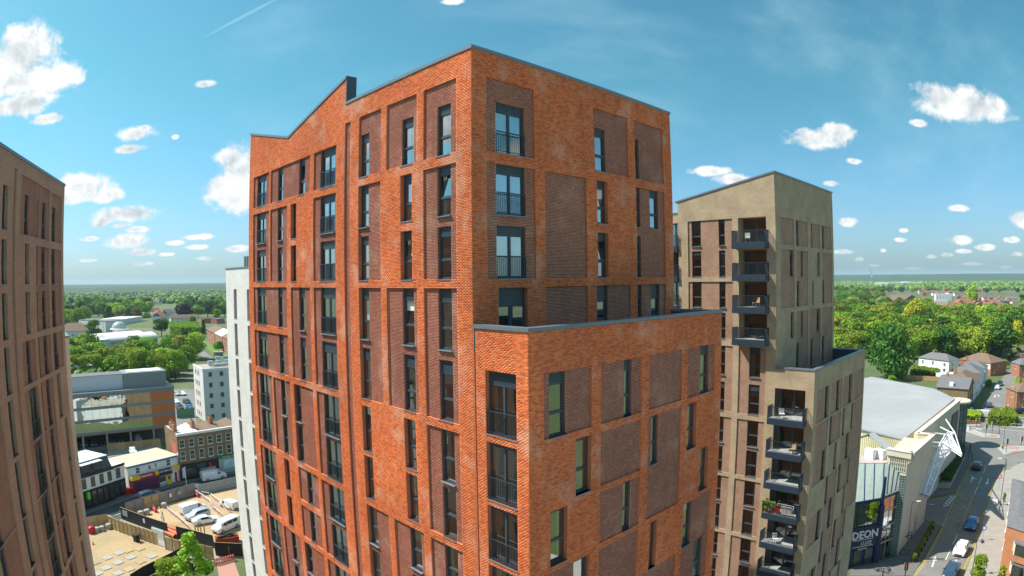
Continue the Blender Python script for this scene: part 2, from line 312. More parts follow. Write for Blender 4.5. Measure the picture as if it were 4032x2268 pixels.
# ================================================================ facades and windows
MAIN_RZ = math.atan2(0.69156684, 0.72231248)
UR, NR = (1, 0), (0, -1)          # wall along local x, facing -y
UL, NL = (0, 1), (-1, 0)          # wall along local y, facing -x
def look_rz(n): return math.atan2(-(-n[0]), -n[1]) if False else math.atan2(n[0], -n[1])
def fp(O, u, n, s, d, z): return (O[0] + u[0] * s - n[0] * d, O[1] + u[1] * s - n[1] * d, z)
def facade(T, name, O, u, n, s0, s1, z0, z1, panels, wins, mats, pd=0.10, gable=None):
    """wall sheet with recessed panels and openings (s0, s1, z0, z1, depth[, back])"""
    flip = (u[1] * n[0] - u[0] * n[1]) < 0
    ss = sorted({round(x, 4) for x in [s0, s1] + [a for r in list(panels) + list(wins) for a in r[:2]] if s0 <= x <= s1})
    zs = sorted({round(x, 4) for x in [z0, z1] + [a for r in list(panels) + list(wins) for a in r[2:4]] if z0 <= x <= z1})
    ns, nz = len(ss) - 1, len(zs) - 1
    D = np.zeros((ns, nz)); K = np.zeros((ns, nz), int); B = np.zeros((ns, nz), int)
    sm = (np.array(ss[:-1]) + ss[1:]) / 2; zm = (np.array(zs[:-1]) + zs[1:]) / 2
    for r in panels:
        k = np.ix_((sm > r[0]) & (sm < r[1]), (zm > r[2]) & (zm < r[3])); D[k] = pd; K[k] = 1
    for r in wins:
        k = np.ix_((sm > r[0]) & (sm < r[1]), (zm > r[2]) & (zm < r[3])); D[k] = r[4]; B[k] = 2 if len(r) > 5 and r[5] else 1
    mb = MB()
    def q(a, b, c, d, mi):
        p = [a, b, c, d]; mb.face(p[::-1] if flip else p, mi)
    for j in range(nz):
        i = 0
        while i < ns:
            k = i
            while k + 1 < ns and D[k + 1, j] == D[i, j] and K[k + 1, j] == K[i, j] and B[k + 1, j] == B[i, j]: k += 1
            if B[i, j] != 1:
                d = D[i, j]; q(fp(O, u, n, ss[i], d, zs[j]), fp(O, u, n, ss[k + 1], d, zs[j]), fp(O, u, n, ss[k + 1], d, zs[j + 1]), fp(O, u, n, ss[i], d, zs[j + 1]), 1 if (K[i, j] or B[i, j]) else 0)
            i = k + 1
    for i in range(1, ns):
        for j in range(nz):
            a, b = D[i - 1, j], D[i, j]
            if a != b:
                sh = (i - 1, j) if a < b else (i, j)
                q(fp(O, u, n, ss[i], a, zs[j]), fp(O, u, n, ss[i], b, zs[j]), fp(O, u, n, ss[i], b, zs[j + 1]), fp(O, u, n, ss[i], a, zs[j + 1]), 2 + int(K[sh]))
    for i in range(ns):
        for j in range(1, nz):
            a, b = D[i, j - 1], D[i, j]
            if a != b:
                sh = (i, j - 1) if a < b else (i, j)
                q(fp(O, u, n, ss[i], a, zs[j]), fp(O, u, n, ss[i + 1], a, zs[j]), fp(O, u, n, ss[i + 1], b, zs[j]), fp(O, u, n, ss[i], b, zs[j]), 2 + int(K[sh]))
    if gable: mb.face([fp(O, u, n, s, 0, z) for s, z in gable], 0)
    return mb.build(name, list(mats) * (1 if len(mats) == 4 else 2), T)
CH = 0.075; BL = 0.225
def lay_bricks(O, u, n, s0, s1, z0, z1, panels, wins, pd=0.10, top=None):
    """rows (lo, hi, z, depth, tone) of a half-bond wall with openings left out"""
    rows = []
    for k in range(int(math.floor(z0 / CH)), int(math.ceil(z1 / CH))):
        zm = (k + 0.5) * CH
        if zm < z0 or zm > z1: continue
        base = [(s0, s1)] if top is None else top(zm)
        pr = [r for r in panels if r[2] < zm < r[3]]; wr = [r for r in wins if r[2] - 0.02 < zm < r[3] + 0.02]
        cuts = sorted({x for r in pr + wr for x in r[:2]})
        for (a, b) in base:
            pts = [a] + [c for c in cuts if a < c < b] + [b]
            for p, q in zip(pts[:-1], pts[1:]):
                m = (p + q) / 2
                if any(r[0] < m < r[1] for r in wr): continue
                dark = any(r[0] < m < r[1] for r in pr)
                st = np.arange(math.floor((p - (k % 2) * BL / 2) / BL), math.ceil(q / BL) + 1) * BL + (k % 2) * BL / 2
                lo = np.maximum(st + 0.0065, p + 0.001); hi = np.minimum(st + BL - 0.0065, q - 0.001); ok = hi - lo > 0.03
                lo, hi = lo[ok], hi[ok]
                rows.append(np.stack([lo, hi, np.full_like(lo, k * CH), np.full_like(lo, pd if dark else 0.0), np.full_like(lo, float(dark))], 1))
    return np.concatenate(rows)
def brick_mesh(name, sets, T):
    """one mesh of all the bricks of one tone"""
    V = []
    for (O, u, n, R) in sets:
        lo, hi, z, d = R[:, 0], R[:, 1], R[:, 2], R[:, 3]; zb, zt = z + 0.0065, z + CH - 0.0065
        df, db = d - 0.005, d + 0.004
        c = []
        for dep, s, zz in ((df, lo, zb), (df, hi, zb), (df, hi, zt), (df, lo, zt), (db, lo, zb), (db, hi, zb), (db, hi, zt), (db, lo, zt)):
            c.append(np.stack([O[0] + u[0] * s - n[0] * dep, O[1] + u[1] * s - n[1] * dep, zz], 1))
        V.append(np.stack(c, 1))
    V = np.concatenate(V); nb = len(V)
    q = np.array([(0, 1, 2, 3), (0, 4, 5, 1), (3, 2, 6, 7), (0, 3, 7, 4), (1, 5, 6, 2)])
    F = (q[None] + (np.arange(nb) * 8)[:, None, None]).reshape(-1)
    me = bpy.data.meshes.new(name); me.vertices.add(nb * 8); me.vertices.foreach_set('co', V.reshape(-1).astype(np.float32))
    me.loops.add(len(F)); me.loops.foreach_set('vertex_index', F.astype(np.int32))
    me.polygons.add(nb * 5); me.polygons.foreach_set('loop_start', np.arange(0, nb * 20, 4, dtype=np.int32)); me.polygons.foreach_set('loop_total', np.full(nb * 5, 4, np.int32))
    me.update(calc_edges=True); return me
WC = {}
M['blind'] = mat('roller_blind', (0.72, 0.71, 0.66), 0.9, 0.08, 1.0)
def cached(key, fn):
    if key not in WC: WC[key] = fn()
    return WC[key]
def frame_mesh(w, h, lou, tr, dbl):
    m = MB(); t = 0.06; y0, y1 = 0.22, 0.32
    m.box(-w / 2, -w / 2 + t, y0, y1, 0, h); m.box(w / 2 - t, w / 2, y0, y1, 0, h); m.box(-w / 2 + t, w / 2 - t, y0, y1, 0, t); m.box(-w / 2 + t, w / 2 - t, y0, y1, h - lou - t, h - lou if lou else h)
    if tr: m.box(-w / 2 + t, w / 2 - t, y0 - 0.005, y1, tr - 0.045, tr + 0.045)
    if dbl: m.box(-0.055, 0.055, y0 - 0.005, y1, t, h - lou - t)
    return m.mesh('frame', M['frame'])
def pane_mesh(w, h, g):
    m = MB(); t = 0.045
    m.face([(-w / 2, 0, 0), (w / 2, 0, 0), (w / 2, 0, h), (-w / 2, 0, h)], 0)
    for a in ((-w / 2, -w / 2 + t, 0, h), (w / 2 - t, w / 2, 0, h), (-w / 2 + t, w / 2 - t, 0, t), (-w / 2 + t, w / 2 - t, h - t, h)): m.box(a[0], a[1], -0.02, 0.02, a[2], a[3], 1)
    return m.mesh('pane', [M[g], M['frame']])
def vent_mesh(w, h):
    m = MB(); m.box(-w / 2, w / 2, 0.25, 0.27, 0, h)
    for i in range(max(2, int(h / 0.075))): z = 0.02 + i * 0.075; m.box(-w / 2 + 0.03, w / 2 - 0.03, 0.215, 0.25, z, z + 0.045)
    return m.mesh('vent_panel', M['frame'])
def sill_mesh(w): return MB().box(-w / 2 - 0.03, w / 2 + 0.03, -0.035, 0.22, -0.045, 0.0).mesh('sill', M['sill'])
def rail_mesh(w, h=1.1):
    m = MB(); y = 0.03; m.box(-w / 2 + 0.01, w / 2 - 0.01, y, y + 0.05, h - 0.05, h); m.box(-w / 2 + 0.01, w / 2 - 0.01, y + 0.005, y + 0.045, 0.09, 0.13)
    k = int(w / 0.115)
    for i in range(k + 1): x = -w / 2 + 0.03 + (w - 0.06) * i / k; m.box(x - 0.009, x + 0.009, y + 0.015, y + 0.033, 0.13, h - 0.05)
    return m.mesh('railing', M['rail'])
def curtain_mesh(w, h):
    m = MB(); k = max(2, int(w / 0.07))
    for i in range(k):
        x0, x1 = -w / 2 + w * i / k, -w / 2 + w * (i + 1) / k; a, b = (0, 0.03) if i % 2 else (0.03, 0)
        m.face([(x0, a, 0), (x1, b, 0), (x1, b, h), (x0, a, h)])
    return m.mesh('curtain', M['curtain'])
wrnd = random.Random(3)
def window(T, O, u, n, s0, s1, z0, z1, kind='n', lou=0.0, tilt=0.0, depth=0.0, glass='glass', curt=None, lite=False):
    """n: two panes one above the other; j: double door behind a railing; d: double door alone"""
    w = round(s1 - s0, 2); h = round(z1 - z0, 2); lou = round(lou, 2); dbl = kind in 'jd'; hh = h - lou
    tr = 0 if dbl else round(0.06 + (hh - 0.12) * 0.44, 2)
    P = fp(O, u, n, (s0 + s1) / 2, depth, z0)
    W = put('window', cached(('f', w, h, lou, tr, dbl), lambda: frame_mesh(w, h, lou, tr, dbl)), T, P, look_rz(n))
    iw = w - 0.12
    if dbl:
        pw = round((w - 0.12 - 0.11) / 2, 3); ph = round(hh - 0.12, 2); me = cached(('p', pw, ph, glass), lambda: pane_mesh(pw, ph, glass))
        for sg in (-1, 1):
            o = put('pane', me, W, (sg * (pw / 2 + 0.055), 0.27, 0.06))
            if tilt and sg > 0: o.location = (0.055, 0.27, 0.06); o.rotation_euler = (0, 0, -tilt); o.location.x += pw * 0.5 * math.cos(tilt); o.location.y += pw * 0.5 * 0
    else:
        p1 = round(tr - 0.045 - 0.06, 2); p2 = round(hh - 0.06 - tr - 0.045, 2)
        put('pane', cached(('p', iw, p1, glass), lambda: pane_mesh(iw, p1, glass)), W, (0, 0.27, 0.06))
        o = put('pane', cached(('p', iw, p2, glass), lambda: pane_mesh(iw, p2, glass)), W, (0, 0.27, tr + 0.045))
        if tilt: o.rotation_euler = (-tilt, 0, 0)
    if lou: put('vent_panel', cached(('v', iw, lou), lambda: vent_mesh(round(w - 0.02, 2), lou - 0.01)), W, (0, 0, h - lou))
    if not lite or kind != 'd': put('sill', cached(('s', w), lambda: sill_mesh(w)), W, (0, 0, 0))
    if kind == 'j': put('railing', cached(('r', w), lambda: rail_mesh(w)), W)
    c = curt if curt is not None else wrnd.choice((0, 0, 1, 1, 2, 3))
    if curt is None and wrnd.random() < 0.34 and not (dbl and lite):
        bh = wrnd.choice((0.5, 0.8, 1.2)); put('blind', cached(('bl', w, bh), lambda: MB().box(-iw / 2, iw / 2, 0, 0.012, -bh, 0).mesh('blind', M['blind'])), W, (0, 0.35, hh - 0.07))
    if c:
        ch = round(hh - 0.1, 2); full = round(iw - 0.04, 2); cw = full if c == 3 else round(0.24 + 0.16 * wrnd.random(), 1)
        me = cached(('c', cw, ch), lambda: curtain_mesh(cw, ch)); x = 0 if c == 3 else (-iw / 2 + cw / 2) * (1 if c == 1 else -1)
        put('curtain', me, W, (x, 0.40, 0.05))
    return W
Z = lambda r: HC + r

# ================================================================ the red brick tower
def red_tower():
    T = thing('brick_tower', 'tall red brick apartment tower with brown recessed panels and a sawtooth parapet', 'tower', (-1.79702, 28.26262, 0), MAIN_RZ)
    WR, WL, LOW = 17.35, 29.35, -3.545
    rows = {3: (6.12, 8.68), 2: (3.08, 5.58), 1: (0.06, 2.54), 0: (-3.40, -0.42), -1: (-6.92, -3.92), -2: (-10.15, -7.42), -3: (-13.2, -10.5), -4: (-16.2, -13.6), -5: (-19.2, -16.6), -6: (-22.2, -19.6), -7: (-25.2, -22.6), -8: (-28.2, -25.6), -9: (-31.2, -28.6)}
    lou = {3: 0.40, 2: 0.40, 1: 0.40, 0: 0.62, -1: 0.62}
    cols = dict(A=(25.6, 27.6), B=(22.15, 23.15), C=(18.2, 19.2), c=(19.4, 20.4), D=(13.6, 15.7), E=(9.4, 10.45), F=(4.85, 5.92), G=(1.68, 2.75))
    pc = dict(A=(24.7, 28.25), X=(21.2, 28.25), B=(21.1, 24.4), Y=(17.2, 24.4), C=(17.15, 20.45), D=(13.3, 16.6), E=(7.95, 10.45), F=(4.45, 7.35), G=(1.15, 3.82))
    wl = {3: 'ABCDEFG', 2: 'ABcDEFG', 1: 'ABcDEFG', 0: 'ABCDEFG', -1: 'ABCDEFG', -2: 'ABcDEFG', -3: 'ABcDEFG', -4: 'ABCDEFG', -5: 'ABCDEFG', -6: 'ABcDEFG', -7: 'ABcDEFG', -8: 'ABcDEFG', -9: 'ABcDEFG'}
    pl = [('A', 3, 3), ('Y', 3, 3), ('D', 3, 3), ('A', 1, 2), ('B', 1, 2), ('D', 1, 2), ('E', 1, 2), ('G', 1, 2), ('X', 0, 0), ('X', -1, -1), ('C', -1, 0), ('D', -1, 0), ('E', -1, 0), ('F', -1, 0), ('G', -1, 0),
          ('A', -3, -2), ('B', -3, -2), ('C', -3, -2), ('D', -3, -2), ('G', -3, -2), ('A', -5, -4), ('C', -4, -4), ('C', -5, -5), ('D', -5, -4), ('E', -5, -4), ('F', -5, -4), ('G', -5, -4),
          ('A', -7, -6), ('B', -7, -6), ('C', -7, -6), ('D', -7, -6), ('G', -7, -6), ('A', -9, -8), ('C', -9, -8), ('D', -9, -8), ('E', -9, -8)]
    sn = lambda z: round(round(z / CH) * CH, 3)
    rz = {k: (sn(Z(a)), sn(Z(b))) for k, (a, b) in rows.items()}
    PL = [(pc[c][0], pc[c][1], rz[a][0], rz[b][1]) for c, a, b in pl]
    t98 = sn(Z(9.8)); PL += [(pc[c][0], pc[c][1], rz[3][0], t98) for c in 'EFG'] + [(11.5, 12.2, sn(Z(-40)), t98)]
    WLs = [(cols[c][0], cols[c][1], rz[r][0], rz[r][1], 0.33) for r in wl for c in wl[r]]
    roof = [(0, 11.0), (12.2, 11.0), (12.2, 12.72), (21.15, 10.6), (WL, 12.55)]
    zr = sn(Z(10.425))
    def topL(z):
        r = z - HC
        if r < 10.45: return [(0, WL)]
        o = []
        if r < 10.98: o.append((0, 12.2))
        if r < 12.70:
            e = 12.2 + (12.72 - r) / (12.72 - 10.6) * 8.95
            if r > 10.6: o.append((12.2, e))
        if r < 12.5: o.append((21.15 + max(0, (r - 10.6)) / 1.95 * 8.2, WL)) if r > 10.6 else o.append((12.2, WL))
        return [(a, b) for a, b in o if b - a > 0.1]
    mats = [M['mortar_red'], M['mortar'], M['redwall'], M['darkwall']]; plain = [M['redwall'], M['darkwall']]
    facade(T, 'gable_wall', (0, 0), UL, NL, 0, WL, 0, zr, PL, WLs, mats, gable=[(0, zr), (WL, zr)] + [(s, Z(z)) for s, z in roof[::-1]])
    for r in wl:
        for c in wl[r]:
            tl = 0.16 if (r, c) in ((3, 'C'), (2, 'G'), (1, 'F'), (0, 'F'), (-2, 'E'), (-5, 'B'), (-6, 'c')) else 0
            a, b = cols[c]; far = c in 'AD'
            window(T, (0, 0), UL, NL, a, b, *rz[r], kind='j' if far else 'n', lou=lou.get(r, 0), tilt=tl)
    # street front above the terrace
    tz = sn(Z(-3.3))
    RP_ = [(0.92, 4.2, rz[3][0], t98), (9.05, 12.37, rz[3][0], t98), (13.1, 16.35, rz[3][0], t98), (0.92, 4.2, rz[1][0], rz[2][1]), (4.92, 8.27, rz[1][0], rz[2][1]), (13.1, 16.35, rz[1][0], rz[2][1]),
           (4.92, 8.27, tz, rz[0][1]), (9.05, 12.37, tz, rz[0][1]), (13.1, 16.35, tz, rz[0][1])]
    RW = [(1.6, 3.55, 3, 'j', 0), (9.22, 10.2, 3, 'n', 0), (13.12, 13.65, 3, 'n', 0.16), (1.6, 3.55, 2, 'j', 0), (9.22, 10.2, 2, 'n', 0.16), (13.12, 13.65, 2, 'n', 0), (14.72, 15.7, 2, 'n', 0), (1.6, 3.55, 1, 'j', 0), (9.22, 10.2, 1, 'n', 0.16), (13.12, 13.65, 1, 'n', 0.14),
          (1.6, 3.55, 0, 'd', 0.9), (9.22, 10.2, 0, 'n', 0), (13.12, 13.65, 0, 'n', 0), (14.72, 15.7, 0, 'n', 0)]
    RWs = [(a, b, (rz[r][0] if r else tz + 0.075), rz[r][1], 0.33) for a, b, r, k, t in RW]
    facade(T, 'front_wall', (0, 0), UR, NR, 0, WR, tz, Z(11.0), RP_, RWs, mats)
    for (a, b, r, k, t), q in zip(RW, RWs): window(T, (0, 0), UR, NR, a, b, q[2], q[3], kind=k, lou=lou.get(r, 0) + (0.2 if r == 0 else 0), tilt=t, curt=(3 if (r, k) in ((3, 'j'), (1, 'j')) else None))
    # the lower block
    ct = sn(Z(-2.25)); O1 = (0, LOW)
    pa, pb, pcc, pd_ = (0.92, 4.2), (4.93, 8.35), (9.05, 12.45), (13.1, 16.45)
    ex = {-1: (-7.02, -4.13), -2: (-10.2, -7.42), -3: (-13.25, -10.47), -4: (-16.45, -13.55), -5: (-19.55, -16.55), -6: (-22.5, -19.6)}
    ez = {k: (sn(Z(a)), sn(Z(b))) for k, (a, b) in ex.items()}
    LP = [p + (ez[a][0], ez[b][1]) for p, a, b in ((pa, -1, -1), (pb, -1, -1), (pcc, -1, -1), (pd_, -1, -1), (pb, -2, -2), (pcc, -3, -2), (pb, -3, -3), (pb, -5, -4), (pd_, -5, -4), (pa, -5, -4), (pcc, -6, -5))]
    LWn = [(1.35, 2.45, -1), (6.9, 7.55, -1), (14.75, 15.8, -1), (3.08, 4.2, -2), (9.46, 10.12, -2), (13.15, 14.25, -2), (1.35, 2.5, -3), (6.96, 7.62, -3), (14.85, 15.9, -3), (3.08, 4.15, -4), (9.5, 10.2, -4), (13.1, 14.2, -4), (1.35, 2.5, -5), (6.96, 7.62, -5), (14.85, 15.9, -5)]
    LWs = [(a, b, *ez[r], 0.33) for a, b, r in LWn]
    facade(T, 'lower_front_wall', O1, UR, NR, 0, WR, 0, ct, LP, LWs, mats)
    for a, b, r in LWn: window(T, O1, UR, NR, a, b, *ez[r], kind='n', lou=0.5 if r == -1 else 0.12)
    JW = [(-2.8, -0.8, ez[r][0], ez[r][1], 0.33) for r in ex]; JP = [(-0.15, -0.02, 0, ct)]
    facade(T, 'lower_side_wall', (0.0, 0), UL, NL, LOW, 0, 0, ct, JP, JW, mats)
    for r in ex: window(T, (0, 0), UL, NL, -2.8, -0.8, *ez[r], kind='j', lou=0.6 if r == -1 else 0.12)
    facade(T, 'end_wall', (WR, 0), UL, (1, 0), LOW, WL, 0, ct, [], [], plain); facade(T, 'end_wall', (WR, 0), UL, (1, 0), 0, WL, ct, Z(11.0), [], [], plain); facade(T, 'rear_wall', (0, WL), UR, (0, 1), 0, WR, 0, Z(11.0), [], [], plain)
    MB().box(1.5, 15.5, 1.5, 27.8, 0.3, Z(9.6)).box(1.5, 15.5, LOW + 1.5, 1.4, 0.3, Z(-3.9)).build('interior_wall', M['room'], T)
    MB().box(0.36, WR - 0.36, LOW + 0.36, -0.01, Z(-3.6), tz - 0.02).build('terrace_deck', mat('terrace_paving', (0.30, 0.30, 0.29)), T)
    MB().box(0.3, WR - 0.3, 0.3, WL - 0.3, Z(10.0), Z(10.3)).build('roof', mat('roof_membrane', (0.18, 0.19, 0.2)), T)
    # parapet linings and copings
    cp = M['coping']; m = MB()
    m.box(0.02, 0.36, LOW + 0.02, -0.012, tz - 0.02, ct - 0.002).box(0.36, WR - 0.36, LOW + 0.02, LOW + 0.36, tz - 0.02, ct - 0.002).box(WR - 0.36, WR - 0.02, LOW + 0.02, -0.012, tz - 0.02, ct - 0.002)
    m.build('parapet_lining', M['frame'], T)
    m = MB(); ch = 0.17
    m.box(-0.06, 0.42, LOW - 0.06, -0.013, ct, ct + ch).box(0.42, WR - 0.42, LOW - 0.06, LOW + 0.42, ct, ct + ch).box(WR - 0.42, WR + 0.06, LOW - 0.06, -0.013, ct, ct + ch)
    m.build('terrace_coping', cp, T)
    m = MB(); z1 = Z(11.0)
    m.box(-0.06, WR + 0.06, -0.06, 0.45, z1, z1 + ch).box(-0.06, 0.62, 0.45, 12.2, z1, z1 + ch).box(WR - 0.4, WR + 0.06, 0.45, WL, z1, z1 + ch)
    m.build('coping', cp, T)
    m = MB()
    for (a, b) in ((2, 3), (3, 4)):
        (s0, z0_), (s1, z1_) = roof[a], roof[b]; s1 = s1 + (0.06 if b == 4 else 0)
        for x0, x1, y0, y1 in ((-0.06, 0.68, 0, ch),): m.v += [(x, s, Z(z) + o) for s, z in ((s0, z0_), (s1, z1_)) for x in (x0, x1) for o in (y0, y1)]; bb = len(m.v) - 8; m.f += [tuple(bb + i for i in t) for t in ((0, 1, 3, 2), (4, 6, 7, 5), (0, 4, 5, 1), (2, 3, 7, 6), (0, 2, 6, 4), (1, 5, 7, 3))]; m.m += [0] * 6
    m.build('gable_coping', cp, T)
    # cladding of the raised gable: its step face and its back
    m = MB(); m.box(-0.02, 0.68, 12.12, 12.2, Z(11.0), Z(12.72) + ch)
    m.face([(0.62, 12.2, Z(10.2)), (0.62, WL, Z(10.2)), (0.62, WL, Z(12.55)), (0.62, 21.15, Z(10.6)), (0.62, 12.2, Z(12.72))]); m.build('gable_cladding', M['frame'], T)
    # brickwork
    sets = [((0, 0), UL, NL, lay_bricks((0, 0), UL, NL, 0, WL, Z(-31), Z(12.75), PL, WLs, top=topL)), ((0, 0), UR, NR, lay_bricks((0, 0), UR, NR, 0, WR, tz, Z(11.0), RP_, RWs)),
            (O1, UR, NR, lay_bricks(O1, UR, NR, 0, WR, Z(-25), ct, LP, LWs)), ((0, 0), UL, NL, lay_bricks((0, 0), UL, NL, LOW, 0, Z(-25), ct, JP, JW))]
    # the three hundred bricks that show largest stand alone (round the corner of the lower block)
    cand = []
    for k in (2, 3):
        O, u, n, R = sets[k]; full = np.where((R[:, 1] - R[:, 0] > 0.21) & (R[:, 4] == 0))[0]
        x = O[0] + u[0] * (R[full, 0] + 0.1); y = O[1] + u[1] * (R[full, 0] + 0.1)
        c, s = math.cos(MAIN_RZ), math.sin(MAIN_RZ); X = -1.797 + c * x - s * y; Y = 28.263 + s * x + c * y
        cand += [(d, k, i) for d, i in zip(np.sqrt(X ** 2 + Y ** 2 + (R[full, 2] - HC) ** 2), full)]
    cand.sort(); pick = {2: [], 3: []}
    for d, k, i in cand[:300]: pick[k].append(i)
    bm = MB().box(-0.106, 0.106, -0.005, 0.06, -0.031, 0.031).mesh('brick', M['redbrick'])
    for k in (2, 3):
        O, u, n, R = sets[k]
        for i in pick[k]: put('brick', bm, T, fp(O, u, n, (R[i, 0] + R[i, 1]) / 2, 0, R[i, 2] + CH / 2), look_rz(n))
        keep = np.ones(len(R), bool); keep[pick[k]] = False; sets[k] = (O, u, n, R[keep])
    for nm, tone, mt in (('brickwork', 0, 'redbrick'), ('panel_brickwork', 1, 'darkbrick')):
        me = brick_mesh(nm, [(O, u, n, R[R[:, 4] == tone]) for O, u, n, R in sets], T); me.materials.append(M[mt]); o = put(nm, me, T); o['kind'] = 'stuff'
    return T
red_tower()

# ================================================================ balconies
def balcony_mesh(w, p):
    m = MB(); m.box(-w / 2, w / 2, -p, 0.0, -0.02, 0.06); m.box(-w / 2, w / 2, -p - 0.04, -p, -0.48, 0.12)
    for sg in (-1, 1): m.box(sg * w / 2 - 0.02, sg * w / 2 + 0.02, -p, 0, -0.48, 0.12)
    k = int(w / 0.16)
    for i in range(k + 1): x = -w / 2 + w * i / k; m.box(x - 0.02, x + 0.02, -p - 0.07, -p - 0.04, -0.46, 0.10)
    return m.mesh('balcony', [M['bal']])
def balrail_mesh(w, p):
    m = MB(); h = 1.16; m.box(-w / 2 - 0.02, w / 2 + 0.02, -p - 0.06, -p, h, h + 0.05)
    for sg in (-1, 1): m.box(sg * w / 2 - 0.025, sg * w / 2 + 0.025, -p, 0, h, h + 0.05)
    k = int(w / 0.11)
    for i in range(k + 1): x = -w / 2 + w * i / k; m.box(x - 0.011, x + 0.011, -p - 0.05, -p - 0.01, 0.12, h)
    k = int(p / 0.11)
    for sg in (-1, 1):
        for i in range(k): y = -p + 0.06 + i * 0.11; m.box(sg * w / 2 - 0.02, sg * w / 2 + 0.02, y - 0.009, y + 0.009, 0.12, h)
    return m.mesh('railing', M['rail'])
M['bal'] = mat('balcony_steel', (0.030, 0.055, 0.085), 0.5, 0.1, 2, spec=0.5)
M['deck'] = mat('balcony_decking', (0.45, 0.46, 0.46), 0.7, 0.1, 4)
def balcony(T, O, u, n, s0, s1, z, p):
    w = round(s1 - s0, 2); b = put('balcony', cached(('b', w, p), lambda: balcony_mesh(w, p)), T, fp(O, u, n, (s0 + s1) / 2, 0, z), look_rz(n))
    put('railing', cached(('br', w, p), lambda: balrail_mesh(w, p)), b)
    put('decking', cached(('bd', w, p), lambda: MB().box(-w / 2 + 0.03, w / 2 - 0.03, -p + 0.01, 1.2, 0.062, 0.085).mesh('decking', M['deck'])), b)

